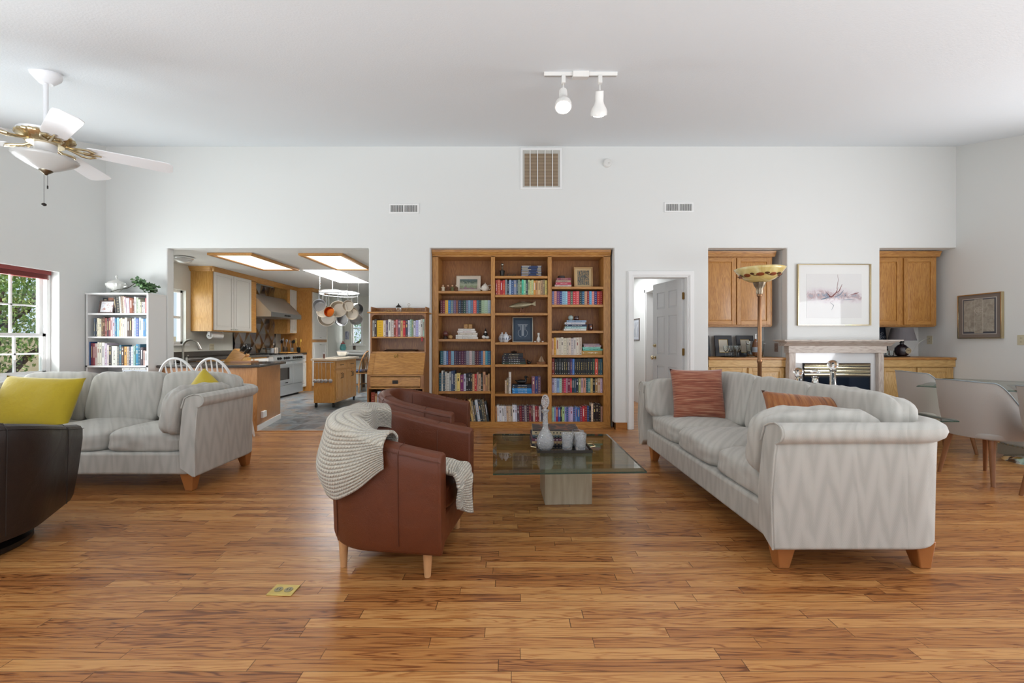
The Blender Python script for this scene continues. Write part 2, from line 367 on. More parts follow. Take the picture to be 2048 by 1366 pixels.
# hallway behind the open door
h = MB(); h.box(2.40, 2.50, 7.52, 8.7, 0, KC); h.box(2.40, 2.50, YB+TW, 6.72, 0, KC); h.box(2.40, 2.50, 6.72, 7.52, 2.04, KC); h.box(1.0, 2.5, 8.6, 8.7, 0, KC); h.box(1.42, 1.48, 6.12, 8.7, 0, KC)
h.box(1.0, 2.62, YB+TW, 8.7, KC, KC+.06); h.box(2.62, 2.68, 6.6, 7.7, 0, KC)
struct(h.build('wall_hallway', WALL))
# left wall with the window
WY0, WY1, WZ0, WZ1 = 3.0, 5.02, .74, 2.0
w = MB(); th = .2
w.box(XL-th, XL, WY1, YB, 0, 4.2); w.box(XL-th, XL, YF-.1, WY0, 0, 4.2); w.box(XL-th, XL, WY0, WY1, 0, WZ0); w.box(XL-th, XL, WY0, WY1, WZ1, 4.2)
struct(w.build('wall_left', WALL))
# right wall with a window nearer the camera
w = MB(); w.box(XR, XR+.15, 3.6, YB+TW, 0, 4.2); w.box(XR, XR+.15, YF-.1, .8, 0, 4.2); w.box(XR, XR+.15, .8, 3.6, 0, .4); w.box(XR, XR+.15, .8, 3.6, 2.2, 4.2)
struct(w.build('wall_right', WALL))
# front wall behind the camera with two patio openings
w = MB(); w.box(XL-.2, -4.7, YF-.1, YF, 0, 2.6); w.box(-1.3, .9, YF-.1, YF, 0, 2.6); w.box(4.3, XR+.1, YF-.1, YF, 0, 2.6)
w.box(-4.7, -1.3, YF-.1, YF, 2.15, 2.6); w.box(.9, 4.3, YF-.1, YF, 2.15, 2.6)
struct(w.build('wall_front', WALL))
def framed(name, x0, x1, z0, z1, y, nv, fw=.05):
    b = MB(); d = .04
    b.box(x0, x1, y-d, y+d, z0, z0+fw); b.box(x0, x1, y-d, y+d, z1-fw, z1)
    for i in range(nv+1):
        x = x0 + (x1-x0)*i/nv; b.box(x-fw/2, x+fw/2, y-d, y+d, z0, z1)
    return struct(b.build(name, WHITE))
framed('window_2', -4.7, -1.3, 0, 2.15, YF-.05, 2); framed('window_3', .9, 4.3, 0, 2.15, YF-.05, 2)
b = MB(); b.box(XR+.06, XR+.1, .8, 3.6, .4, .46); b.box(XR+.06, XR+.1, .8, 3.6, 2.14, 2.2)
for y in (.8, 2.17, 3.55): b.box(XR+.06, XR+.1, y, y+.05, .4, 2.2)
struct(b.build('window_4', WHITE))
# window on the left wall
WX = XL-.15
win = thing('window_1', None, None); struct(win)
b = MB(); b.box(WX-.05, WX+.05, WY0, WY1, WZ0, WZ0+.05); b.box(WX-.05, WX+.05, WY0, WY1, WZ1-.05, WZ1)
for y in (WY0, 4.02, WY1-.045): b.box(WX-.05, WX+.05, y, y+.045, WZ0, WZ1)
struct(b.build('window_frame', WHITE, win, bevel=.004, seg=1))
def sash(y0, y1, z0, z1, x, nvert, nh):
    b = MB(); s = .035
    b.box(x-.018, x+.018, y0, y0+s, z0, z1); b.box(x-.018, x+.018, y1-s, y1, z0, z1); b.box(x-.018, x+.018, y0, y1, z0, z0+s); b.box(x-.018, x+.018, y0, y1, z1-s, z1)
    for i in range(1, nvert): y = y0+(y1-y0)*i/nvert; b.box(x-.01, x+.01, y-.009, y+.009, z0, z1)
    for i in range(1, nh): z = z0+(z1-z0)*i/nh; b.box(x-.01, x+.01, y0, y1, z-.009, z+.009)
    b.box(x-.003, x+.003, y0+s, y1-s, z0+s, z1-s, 1)
    return b
for (a0, a1) in ((WY0+.045, 4.02), (4.065, WY1-.045)):
    struct(sash(a0, a1, 1.22, WZ1-.05, WX-.02, 3, 2).build('upper_sash', [WHITE, PANE], win)); struct(sash(a0, a1, WZ0+.05, 1.265, WX+.02, 3, 2).build('lower_sash', [WHITE, PANE], win))
b = MB(); b.box(XL-.18, XL+.03, WY0-.02, WY1+.0, WZ0-.025, WZ0+.002); struct(b.build('window_sill', WHITE, win))
# maroon blind pulled up to its headrail
bl = thing('window_blind', 'maroon mini blind drawn fully up into its headrail at the left window', 'blind', (XL-.05, WY0, WZ1))
b = MB(); b.box(-.06, .0, .03, 1.98, -.045, 0); b.build('headrail', mat('maroon_metal', '8a3c3a', .4), bl, bevel=.003)
b = MB()
for i in range(9): b.box(-.055, -.01, .04, 1.96, -.05-.0045*i, -.048-.0045*i)
b.build('slats', mat('maroon_slats', '9a4a46', .45), bl)
b = MB(); b.box(-.055, -.008, .04, 1.96, -.10, -.09); b.build('bottom_rail', MATS['maroon_metal'], bl)
# kitchen side window
kw = thing('window_5', None, None); struct(kw)
b = MB(); x = XL-.13
for y in (6.12, 6.98): b.box(x-.03, x+.03, y, y+.04, 1.13, 2.02)
b.box(x-.03, x+.03, 6.12, 7.02, 1.13, 1.17); b.box(x-.03, x+.03, 6.12, 7.02, 1.98, 2.02); b.box(x-.02, x+.02, 6.12, 7.02, 1.55, 1.59)
struct(b.build('window_frame', WHITE, kw)); b = MB(); b.box(x-.003, x+.003, 6.16, 6.98, 1.17, 1.98); struct(b.build('pane', PANE, kw))
b = MB(); b.box(XL-.15, XL+.0, 6.1, 7.05, 1.10, 1.13); struct(b.build('window_sill', WHITE, kw))
# nook window
kw = thing('window_6', None, None); struct(kw); b = MB(); y = FY+.06
b.box(wx0, wx0+.035, y-.02, y+.02, 1.08, 2.02); b.box(wx1-.07, wx1, y-.03, y+.03, 1.08, 2.02); b.box(wx0, wx1, y-.02, y+.02, 1.08, 1.12); b.box(wx0, wx1, y-.02, y+.02, 1.98, 2.02); b.box(wx0, wx1, y-.015, y+.015, 1.53, 1.56)
struct(b.build('window_frame', WHITE, kw)); b = MB(); b.box(wx0, wx1, y-.003, y+.003, 1.1, 2.0); struct(b.build('pane', PANE, kw))
b = MB(); b.box(wx0-.06, wx1+.06, FY-.06, FY, 1.05, 1.08); struct(b.build('window_sill', WHITE, kw))
# skylight dome
b = MB(); b.box(SKX0-.04, SKX1+.04, SKY0-.04, SKY1+.04, KC+.57, KC+.59)
struct(b.build('window_7', mat('skylight_diffuser', 'ffffff', .5, emit='ffffff', es=3.0)))
# baseboards
OB = mat('brown_baseboard', 'a06a3a', .4)
BBW = wood('baseboard_oak', '8a5526', 'a86e38', 'b97f46', 'x')
b = MB(); b.box(BO1, DO0-.075, YB-.014, YB, 0, .09); b.box(BO1-.0, BO1+.012, YB-.014, 5.72, 0, .09); b.box(DO1+.075, NA0, YB-.014, YB, 0, .09); b.box(KO1, BO0, YB-.014, YB, 0, .09); b.box(XL, KO0, YB-.014, YB, 0, .09)
struct(b.build('baseboard_back', BBW)); b = MB(); b.box(XL, XL+.014, YF, YB-.02, 0, .09); struct(b.build('baseboard_left', BBW)); b = MB(); b.box(XR-.014, XR, YF, YB-.02, 0, .09); struct(b.build('baseboard_right', BBW))
b = MB(); b.box(KO0, KO1, 5.46, 5.5, 0, .006); struct(b.build('trim_1', BBW))
# doorway casing
b = MB(); cw = .07
def upoly(a0, a1, h, wd): return [(a0-wd, 0), (a0-wd, h+wd), (a1+wd, h+wd), (a1+wd, 0), (a1, 0), (a1, h), (a0, h), (a0, 0)]
b.prism(upoly(DO0, DO1, DH, cw), YB-.018, YB, 'xz'); b.prism(upoly(DO0-.012, DO1+.012, DH+.012, cw-.024), YB-.026, YB-.017, 'xz'); b.prism(upoly(DO0+.016, DO1-.016, DH-.016, .016), YB-.012, YB+TW+.01, 'xz')
struct(b.build('trim_2', WHITE, bevel=.004, seg=2))
# panel door
def six_panel(wd, hgt, t=.035):
    b = MB(); cols = [(.105, wd/2-.045), (wd/2+.045, wd-.105)]; rows = [(.2, .80), (.97, 1.53), (1.64, 1.88)]
    xs = [0, cols[0][0], cols[0][1], cols[1][0], cols[1][1], wd]; zs = [0] + [v for r_ in rows for v in r_] + [hgt]
    b.box(0, xs[1], 0, t, 0, hgt); b.box(xs[4], wd, 0, t, 0, hgt); b.box(xs[2], xs[3], 0, t, 0, hgt)
    for i in range(0, 8, 2):
        for cx in cols: b.box(cx[0], cx[1], 0, t, zs[i], zs[i+1])
    for (z0, z1) in rows:
        for (x0, x1) in cols:
            b.box(x0, x1, .010, t-.010, z0, z1)
            for yy, d in ((.010, -1), (t-.010, 1)):
                g = .03; q = .007*d
                vs = [(x0,yy,z0),(x1,yy,z0),(x1,yy,z1),(x0,yy,z1),(x0+g,yy+q,z0+g),(x1-g,yy+q,z0+g),(x1-g,yy+q,z1-g),(x0+g,yy+q,z1-g)]
                b.add(vs, [(0,1,5,4),(1,2,6,5),(2,3,7,6),(3,0,4,7),(4,5,6,7)])
    return b
LEAF = mat('door_white', 'dcdbda', .35)
dr = thing('door_1', None, None, (2.335, 5.70, .008), math.atan2(.68, -.16)); struct(dr)
struct(six_panel(.70, 2.02).build('door_panel', LEAF, dr, fixn=True))
for z in (.92, 1.10):
    b = MB()
    for sg, y0 in ((1, .035), (-1, 0)):
        b.lathe([(.027, 0), (.027, sg*.006), (.011, sg*.012), (.011, sg*.03)] + ([(.026, sg*.042), (.03, sg*.055), (.022, sg*.068)] if z < 1 else [(.018, sg*.032)]), (.64, y0, z), 14, 'y')
    struct(b.build('door_knob' if z < 1 else 'deadbolt', BRASS, dr, smooth=True))
for z in (.25, 1.02, 1.78):
    b = MB(); b.box(-.012, .006, -.012, .03, z-.045, z+.045); b.cyl((-.006, .018, z-.05), .007, .1); struct(b.build('hinge', OLDBRASS, dr))
# doorway on the hall side wall with a closed leaf
b = MB()
for y in (6.66, 7.52): b.box(2.385, 2.4, y, y+.06, 0, 2.10)
b.box(2.385, 2.4, 6.66, 7.58, 2.04, 2.10); b.box(2.40, 2.62, 7.505, 7.52, 0, 2.04)
struct(b.build('trim_3', WHITE, bevel=.003, seg=1))
d2 = thing('door_2', None, None, (2.56, 7.50, .008), R(-90)); struct(d2); struct(six_panel(.78, 2.02).build('door_panel', LEAF, d2))
# ================================================================ FABRICS AND LEATHERS
def chevron_fabric():
    m, N, L, b = newmat('cream_flame_stitch_fabric')
    tc = N.new('ShaderNodeTexCoord'); sp = N.new('ShaderNodeSeparateXYZ'); L.new(tc.outputs['Object'], sp.inputs[0])
    nz = N.new('ShaderNodeTexNoise'); nz.inputs['Scale'].default_value = 3.5; nz.inputs['Detail'].default_value = 3; L.new(tc.outputs['Object'], nz.inputs['Vector'])
    h = math_(N, L, 'ADD', sp.outputs[0], sp.outputs[1])
    tri = math_(N, L, 'PINGPONG', math_(N, L, 'ADD', h, math_(N, L, 'MULTIPLY', nz.outputs['Fac'], .05)), .062)
    v = math_(N, L, 'ADD', math_(N, L, 'MULTIPLY', sp.outputs[2], 1.0), math_(N, L, 'MULTIPLY', tri, 4.6))
    wn = N.new('ShaderNodeTexWhiteNoise'); wn.noise_dimensions = '1D'; L.new(math_(N, L, 'FLOOR', math_(N, L, 'DIVIDE', h, .248)), wn.inputs['W'])
    v = math_(N, L, 'ADD', v, math_(N, L, 'MULTIPLY', wn.outputs['Value'], .3))
    v = math_(N, L, 'ADD', v, math_(N, L, 'MULTIPLY', nz.outputs['Fac'], .30))
    w1 = math_(N, L, 'MULTIPLY_ADD', math_(N, L, 'SINE', math_(N, L, 'MULTIPLY', v, 19.0)), .5, .5)
    fine = math_(N, L, 'MULTIPLY_ADD', math_(N, L, 'SINE', math_(N, L, 'MULTIPLY', v, 420.0)), .5, .5)
    f = math_(N, L, 'ADD', math_(N, L, 'MULTIPLY', w1, .45), math_(N, L, 'MULTIPLY', fine, .3))
    col = ramp(N, L, f, [(.05, 'a8a49c'), (.36, 'b5b1a9'), (.75, 'bdb9b1')])
    L.new(col, b.inputs['Base Color']); b.inputs['Roughness'].default_value = .85; b.inputs['Sheen Weight'].default_value = .2
    bp = N.new('ShaderNodeBump'); bp.inputs['Strength'].default_value = .35; bp.inputs['Distance'].default_value = .003; L.new(f, bp.inputs['Height']); L.new(bp.outputs['Normal'], b.inputs['Normal'])
    return m
CREAM = chevron_fabric()
def leather(name, col, rough=.38):
    m, N, L, b = newmat(name); MATS[name] = m
    tc = N.new('ShaderNodeTexCoord'); vo = N.new('ShaderNodeTexVoronoi'); vo.inputs['Scale'].default_value = 260; L.new(tc.outputs['Object'], vo.inputs['Vector'])
    nz = N.new('ShaderNodeTexNoise'); nz.inputs['Scale'].default_value = 7; nz.inputs['Detail'].default_value = 5; nz.inputs['Distortion'].default_value = 1.0; L.new(tc.outputs['Object'], nz.inputs['Vector'])
    c = srgb(col); mx = N.new('ShaderNodeMix'); mx.data_type = 'RGBA'; L.new(nz.outputs['Fac'], mx.inputs[0])
    mx.inputs[6].default_value = tuple(v*.82 for v in c[:3])+(1,); mx.inputs[7].default_value = tuple(min(1, v*1.16) for v in c[:3])+(1,); L.new(mx.outputs[2], b.inputs['Base Color'])
    b.inputs['Roughness'].default_value = rough
    hh = math_(N, L, 'ADD', math_(N, L, 'MULTIPLY', vo.outputs['Distance'], .25), math_(N, L, 'MULTIPLY', nz.outputs['Fac'], 2.0))
    bp = N.new('ShaderNodeBump'); bp.inputs['Strength'].default_value = .35; bp.inputs['Distance'].default_value = .006; L.new(hh, bp.inputs['Height']); L.new(bp.outputs['Normal'], b.inputs['Normal'])
    return m
COGNAC = leather('cognac_leather', '622e13', .46); ESPRESSO = leather('espresso_leather', '2a201c', .42)
BEECH = mat('beech_wood', 'c79566', .4, var=.12, bs=12)
LEGWOOD = mat('honey_leg_wood', 'a86a38', .38, var=.12, bs=14)
# ================================================================ SOFAS
def arc_path(W, D, r, n=10, inset=0.0):
    """U path from front right round the back to front left; returns (x,y,nx,ny)"""
    p = []
    hw, hd = W/2, D/2
    for i in range(7): p.append((hw, -hd + (D - r)*i/7, 1, 0))
    for i in range(n+1): a = math.pi/2*i/n; p.append((hw-r+r*math.cos(a), hd-r+r*math.sin(a), math.cos(a), math.sin(a)))
    for i in range(1, 10): p.append((hw-r-(W-2*r)*i/10, hd, 0, 1))
    q = [(-x, y, -nx, ny) for x, y, nx, ny in reversed(p[:7+n+1])]
    return p + q
def sofa(name, label, W, D, loc, rz):
    s = thing(name, label, 'sofa', loc, rz)
    # wrap-round shell with a rolled rim
    prof = [(-.02, .13), (.0, .14), (.004, .40), (.008, .60), (.010, .655), (.004, .668), (.022, .672), (.044, .69), (.052, .715), (.044, .742), (.018, .760), (-.02, .766), (-.065, .755), (-.10, .735), (-.115, .66), (-.12, .4), (-.12, .2)]
    path = arc_path(W, D, .30); m = len(prof); b = MB(); vs = []; fs = []
    for i, (x, y, nx, ny) in enumerate(path):
        # arms lean outward a little towards their front ends
        k = max(0, 1 - (y + D/2)/.5)
        for o_, z in prof: 
            oo = o_ + .012*k*(z/.75)
            vs.append((x+nx*(oo-.05), y+ny*(oo-.05) - (.03*k if i in (0, len(path)-1) else 0)*math.sin(z/.766*math.pi), z))
    for i in range(len(path)-1):
        for j in range(m): fs.append((i*m+j, i*m+(j+1)%m, (i+1)*m+(j+1)%m, (i+1)*m+j))
    fs.append(tuple(range(m-1, -1, -1))); fs.append(tuple((len(path)-1)*m+j for j in range(m)))
    b.add(vs, fs); b.build('frame', CREAM, s, smooth=True, bevel=.012, seg=3)
    # piping down each front arm edge
    for sd, idx in ((1, 0), (-1, len(path)-1)):
        x, y, nx, ny = path[idx]; pts = [Vector(vs[idx*m+j])+Vector((0, -.004, 0)) for j in range(1, m-2)]
        MB().tube(pts, .005, 6).build('piping', CREAM, s, smooth=True)
    b = MB(); b.box(-W/2+.14, W/2-.14, -D/2+.02, D/2-.12, .14, .31); b.build('base', CREAM, s, bevel=.02, seg=3)
    cwid = (W-.34)/3
    for i in range(3):
        cx = -W/2+.17+cwid*(i+.5)
        b = MB(); cushion(b, cwid/2-.002, (D-.20)/2-.035, .085, e=6.5, seed=i+W, T=Tm((cx, -.10, .385)), crown=.03, wob=.007)
        merge(b.build('seat_cushion', CREAM, s))
    for i in range(3):
        cx = -W/2+.17+cwid*(i+.5)
        b = MB(); cushion(b, cwid/2+.006, .095, .23, e=6.5, seed=i*2+W*3, T=Tm((cx, D/2-.26, .655), (R(-13), R(1.5*(i-1)), 0)), wob=.010)
        merge(b.build('back_cushion', CREAM, s))
    for sg in (-1, 1):
        b = MB(); cushion(b, .075, .335, .185, e=4.6, seed=sg+5+W, T=Tm((sg*(W/2-.245), -.175, .625), (0, R(sg*10), 0)), wob=.012)
        merge(b.build('arm_cushion', CREAM, s))
    for sx in (-1, 1):
        for sy in (-1, 1):
            b = MB(); r1, r0 = .052, .028; cx, cy = sx*(W/2-.17), sy*(D/2-.17) if sy > 0 else -D/2+.10
            vs2 = [(cx+a*r0+sx*.012, cy+c_*r0+sy*.01, 0) for a, c_ in ((-1,-1),(1,-1),(1,1),(-1,1))] + [(cx+a*r1, cy+c_*r1, .145) for a, c_ in ((-1,-1),(1,-1),(1,1),(-1,1))]
            b.add(vs2, [(3,2,1,0),(4,5,6,7),(0,1,5,4),(1,2,6,5),(2,3,7,6),(3,0,4,7)]); b.build('leg', LEGWOOD, s, bevel=.006)
    return s
sofaR = sofa('sofa', 'cream zigzag-weave sofa right of the glass coffee table, its padded end towards the viewer', 2.26, .98, (1.80, 3.16, 0), R(-90))
sofaL = sofa('sofa', 'cream zigzag-weave sofa below the left window with its back to the white spindle chairs', 2.3, .92, (-3.52, 3.68, 0), 0)
def pil(name, label, w, h, t, m_, loc, rot, seed, n=22):
    b = MB(); pillow(b, w, h, t, n=n, seed=seed); o = merge(b.build(name, m_), .002); o.location = loc; o.rotation_euler = rot
    return tag(o, label, 'pillow')
def stripe_fabric(name, a, b_, c_, freq, axis=2):
    m, N, L, b = newmat(name); MATS[name] = m
    tc = N.new('ShaderNodeTexCoord'); mp = N.new('ShaderNodeMapping'); L.new(tc.outputs['Object'], mp.inputs['Vector']); sc = [6, 6, 6]; sc[axis] = freq; mp.inputs['Scale'].default_value = sc
    nz = N.new('ShaderNodeTexNoise'); nz.inputs['Scale'].default_value = 1; nz.inputs['Detail'].default_value = 4; L.new(mp.outputs[0], nz.inputs['Vector'])
    L.new(ramp(N, L, nz.outputs['Fac'], [(.3, a), (.5, b_), (.72, c_)]), b.inputs['Base Color']); b.inputs['Roughness'].default_value = .8; b.inputs['Sheen Weight'].default_value = .3
    bp = N.new('ShaderNodeBump'); bp.inputs['Strength'].default_value = .8; bp.inputs['Distance'].default_value = .006; L.new(nz.outputs['Fac'], bp.inputs['Height']); L.new(bp.outputs['Normal'], b.inputs['Normal'])
    return m
RUST = stripe_fabric('rust_chenille', '6e3524', '96543c', 'b98a6c', 130)
ORNG = stripe_fabric('orange_chenille', '6e3c18', '925628', 'ac733f', 60, 0)
YEL = mat('yellow_linen', 'b9a01c', .75, bump=.25, bs=40, sheen=.2, var=.06)
pil('throw_pillow', 'rust striped square pillow at the far end of the right-hand sofa', .47, .47, .15, RUST, (1.70, 3.84, .69), (R(-16), 0, R(-6)), 1)
pil('throw_pillow', 'burnt orange pillow sunk behind the near arm cushion of the right-hand sofa', .48, .42, .17, ORNG, (1.80, 2.55, .66), (R(-30), R(5), R(-4)), 2)
pil('throw_pillow', 'large yellow pillow lying on the left sofa behind the dark swivel chair', .66, .44, .18, YEL, (-4.02, 3.55, .66), (R(-20), R(2), R(2)), 3)
pil('throw_pillow', 'yellow pillow corner peeking over the right arm of the left sofa', .38, .38, .14, YEL, (-2.74, 3.74, .68), (R(-12), R(32), R(-20)), 4)
# ================================================================ TUB ARMCHAIRS
def tubchair(name, label, loc, rz, leather_m, W=.70, D=.68, zb=.76, zf=.62, t=.10, legs=True, bottom=.125, group=None, r=.30, tap=0.0):
    """faces +x locally"""
    s = thing(name, label, 'armchair', loc, rz, group)
    path = []   # near arm front -> round the back -> far arm front
    hw, hd = W/2, D/2; n = 40
    for i in range(9): path.append((hd-.0 - (D-r)*i/9, -hw, 0, -1))
    for i in range(15): a = math.pi/2*i/14; path.append((-hd+r-r*math.sin(a), -hw+r-r*math.cos(a), -math.sin(a), -math.cos(a)))
    for i in range(1, 4): path.append((-hd, -hw+r+(W-2*r)*i/4, -1, 0))
    path += [(x, -y, nx, -ny) for x, y, nx, ny in reversed(path[:24])]
    b = MB(); vs = []; fs = []; top = []
    for (x, y, nx, ny) in path:
        u = (x+hd)/D   # 0 back .. 1 front
        zt = zf + (zb-zf)*(1-u)**1.15
        prof = [(-.035, bottom), (-.015, bottom+.012), (-.004, bottom+.05), (.0, .30), (.006, zt-.10), (.006, zt-.035), (-.004, zt-.012), (-.025, zt), (-t+.025, zt), (-t+.004, zt-.012), (-t, zt-.04), (-t, .35), (-t, bottom+.06)]
        for o_, z in prof: k = 1-tap*(1-min(1, z/.5))**1.5; vs.append(((x+nx*o_)*k, (y+ny*o_)*k, z))
        top.append((x, y, nx, ny, zt))
    m = len(prof); P_ = len(path)
    for i in range(P_-1):
        for j in range(m): fs.append((i*m+j, i*m+(j+1)%m, (i+1)*m+(j+1)%m, (i+1)*m+j))
    fs.append(tuple(range(m-1,-1,-1))); fs.append(tuple((P_-1)*m+j for j in range(m)))
    b.add(vs, fs); b.build('shell', leather_m, s, smooth=True, bevel=.012, seg=3)
    # stitched seams: rim line and vertical lines
    b = MB(); b.tube([(x+nx*.0085, y+ny*.0085, zt-.030) for x, y, nx, ny, zt in top], .0022, 5)
    for i in (5, 15, P_-16, P_-6):
        x, y, nx, ny, zt = top[i]; b.tube([(x+nx*o_, y+ny*o_, z) for o_, z in ((-.0, bottom+.05), (.002, .30), (.009, zt-.09), (.009, zt-.03), (-.02, zt+.002), (-t+.02, zt+.002), (-t-.002, zt-.05), (-t-.002, .44))], .0022, 5)
    b.build('seams', mat(leather_m.name+'_thread', '5a2f1c' if leather_m is COGNAC else '241a15', .5), s, smooth=True)
    b = MB()
    if r > .4: b.cyl((0, 0, bottom), hd-.08, .31-bottom, 40)
    else: b.box(-hd+.09, hd-.02, -hw+.08, hw-.08, bottom, .31)
    b.build('seat_base', leather_m, s, bevel=.03, seg=4)
    b = MB(); cushion(b, (D-.09)/2, W/2-t+.004, .075, e=6, seed=3, T=Tm((.055, 0, .375)), crown=.02, wob=.004); merge(b.build('seat_cushion', leather_m, s))
    if legs:
        for sx in (-1, 1):
            for sy in (-1, 1):
                x, y = (hd-.09 if sx > 0 else -hd+.125), sy*(hw-.075 if sx > 0 else hw-.105); b = MB(); b.lathe([(.016, 0), (.026, bottom+.03)], (x, y, 0), 16); b.build('leg', BEECH, s, smooth=True)
    return s
ch1 = tubchair('tub_armchair', 'cognac leather tub chair nearest the viewer with a knitted blanket over its back', (-.63, 2.40, 0), R(-8), COGNAC)
ch2 = tubchair('tub_armchair', 'cognac leather tub chair without a blanket, between the near tub chair and the bookcase', (-.76, 3.58, 0), R(-6), COGNAC)
# knitted throw: follows the rear near corner of the first chair, and lies over the seat
def knit():
    m, N, L, b = newmat('chunky_knit')
    tc = N.new('ShaderNodeTexCoord'); sp = N.new('ShaderNodeSeparateXYZ'); L.new(tc.outputs['UV'], sp.inputs[0])
    u, v = sp.outputs[0], sp.outputs[1]
    fv = math_(N, L, 'PINGPONG', v, .5); rr = math_(N, L, 'FLOOR', v)
    us = math_(N, L, 'ADD', u, math_(N, L, 'MULTIPLY', math_(N, L, 'MODULO', rr, 2.0), .5))
    us = math_(N, L, 'ADD', us, math_(N, L, 'MULTIPLY', fv, .6)); fu = math_(N, L, 'PINGPONG', us, .5)
    h = math_(N, L, 'MULTIPLY', math_(N, L, 'POWER', math_(N, L, 'MULTIPLY', fv, 2.0), .6), math_(N, L, 'MULTIPLY_ADD', math_(N, L, 'MULTIPLY', fu, 2.0), .5, .5))
    L.new(ramp(N, L, h, [(.0, '968c7c'), (.35, 'c2b9a8'), (.8, 'd2cab9')]), b.inputs['Base Color'])
    b.inputs['Roughness'].default_value = .95; b.inputs['Sheen Weight'].default_value = .4
    bp = N.new('ShaderNodeBump'); bp.inputs['Strength'].default_value = 1; bp.inputs['Distance'].default_value = .012; L.new(h, bp.inputs['Height']); L.new(bp.outputs['Normal'], b.inputs['Normal'])
    return m
def uvgrid(o, nu, nv, su, sv, off=0, count=None):
    uv = o.data.uv_layers.new(name='uv') if not o.data.uv_layers else o.data.uv_layers[0]
    for p in o.data.polygons:
        for li in p.loop_indices:
            vi = o.data.loops[li].vertex_index - off
            if count is None or 0 <= vi < count: uv.data[li].uv = ((vi // nv)/(nu-1)*su, (vi % nv)/(nv-1)*sv)
KN = knit()
def surf(q):   # outline of the chair wall, q in path parameter (0 = near arm front .. 1 = centre of the back .. 2)
    W, D, r = .70, .68, .30; hw, hd = W/2, D/2
    L1 = D-r; L2 = r*math.pi/2; L3 = hw-r; tot = L1+L2+L3; s_ = (q if q <= 1 else 2-q)*tot
    if s_ < L1: x, y, nx, ny = hd-s_, -hw, 0, -1
    elif s_ < L1+L2: a = (s_-L1)/r; x, y, nx, ny = -hd+r-r*math.sin(a), -hw+r-r*math.cos(a), -math.sin(a), -math.cos(a)
    else: x, y, nx, ny = -hd, -hw+r+(s_-L1-L2), -1, 0
    if q > 1: y, ny = -y, -ny
    u = (x+hd)/D; return x, y, nx, ny, .62+.14*(1-max(0,u))**1.15
bl = thing('throw_blanket', 'chunky cream knitted blanket draped over the near tub chair and its seat edge', 'blanket', ch1.location, R(-8))
nu, nv = 90, 110
def drape(u, v):
    q = .30 + 1.05*u                          # along the rim
    # v: 0 outer hem -> 1 inner hem
    edge = math.exp(-((u-.36)/.26)**2)        # the corner hangs lowest outside
    lo = .06 + .32*edge + .05*noise.noise(Vector((u*4, 0, 0))); li = .10 + .16*math.sin(min(1, u*1.2)*math.pi)
    x, y, nx, ny, zt = surf(q); puff = .016 + .02*(.5+noise.noise(Vector((u*5, v*3, 2)))) + .012*math.sin(u*17+v*5)*.6
    top = .10
    tot = lo+top+li; s_ = v*tot
    if s_ < lo: o_, z = .008+puff*(1+.7*math.sin(s_/lo*math.pi)), zt - (lo-s_)
    elif s_ < lo+top: k = (s_-lo)/top; o_, z = .008+puff - k*(.116+2*puff), zt + (.012+puff)*math.sin(k*math.pi)**.6
    else: o_, z = -.108-puff, zt - (s_-lo-top)
    return (x+nx*o_, y+ny*o_, z)
b = MB(); b.grid(drape, nu, nv); bk = b.build('back_drape', KN, bl, smooth='all', fixn=False, solid=.014); uvgrid(bk, nu, nv, 60, 34)
def seatdrape(u, v):
    # lies on the cushion then falls over its front edge
    y = -.02 - .26*(u) + .015*math.sin(v*6); s_ = v*.52; puff = .03*(.5+noise.noise(Vector((u*3, v*4, 7)))) + .022*max(0, math.sin(u*math.pi*2.2))
    if s_ < .20: return (.17+s_, y, .49+puff)
    if s_ < .30: a = (s_-.20)/.10*math.pi/2; return (.37+math.sin(a)*(.03+puff*.3), y, .455+math.cos(a)*(.035+puff))
    return (.40+puff*.3+.012*math.sin(u*9), y, .455-(s_-.30)*(.75+.25*math.cos(u*3.1)))
b = MB(); b.grid(seatdrape, 50, 60); sd = b.build('seat_drape', KN, bl, smooth='all', fixn=False, solid=.02); uvgrid(sd, 50, 60, 16, 34)
# dark swivel chair at the left edge
dc = tubchair('swivel_armchair', 'dark espresso leather swivel chair cut by the left edge of the view', (-3.13, 2.30, 0), R(120), ESPRESSO, W=.88, D=.88, zb=.765, zf=.60, t=.14, legs=False, bottom=.085, r=.42, tap=.10)
b = MB(); b.lathe([(.33, 0), (.34, .012), (.34, .035), (.30, .05), (.12, .055), (.12, .10)], (0, 0, 0), 48); b.build('swivel_base', mat('black_base', '1a1614', .35), dc, smooth=True)
# ================================================================ COFFEE TABLE
GT = .385
TRAV = None
def travertine():
    m, N, L, b = newmat('travertine')
    tc = N.new('ShaderNodeTexCoord'); mp = N.new('ShaderNodeMapping'); mp.inputs['Scale'].default_value = (14, 14, 1.6); L.new(tc.outputs['Object'], mp.inputs['Vector'])
    nz = N.new('ShaderNodeTexNoise'); nz.inputs['Scale'].default_value = 2; nz.inputs['Detail'].default_value = 7; L.new(mp.outputs[0], nz.inputs['Vector'])
    L.new(ramp(N, L, nz.outputs['Fac'], [(.3, 'a08f7b'), (.5, 'ac9c88'), (.7, 'b8a997')]), b.inputs['Base Color']); b.inputs['Roughness'].default_value = .35
    bp = N.new('ShaderNodeBump'); bp.inputs['Strength'].default_value = .2; bp.inputs['Distance'].default_value = .003; L.new(nz.outputs['Fac'], bp.inputs['Height']); L.new(bp.outputs['Normal'], b.inputs['Normal'])
    return m
TRAV = travertine()
GEDGE = mat('glass_edge', '1f3a30', .12, spec=.8)
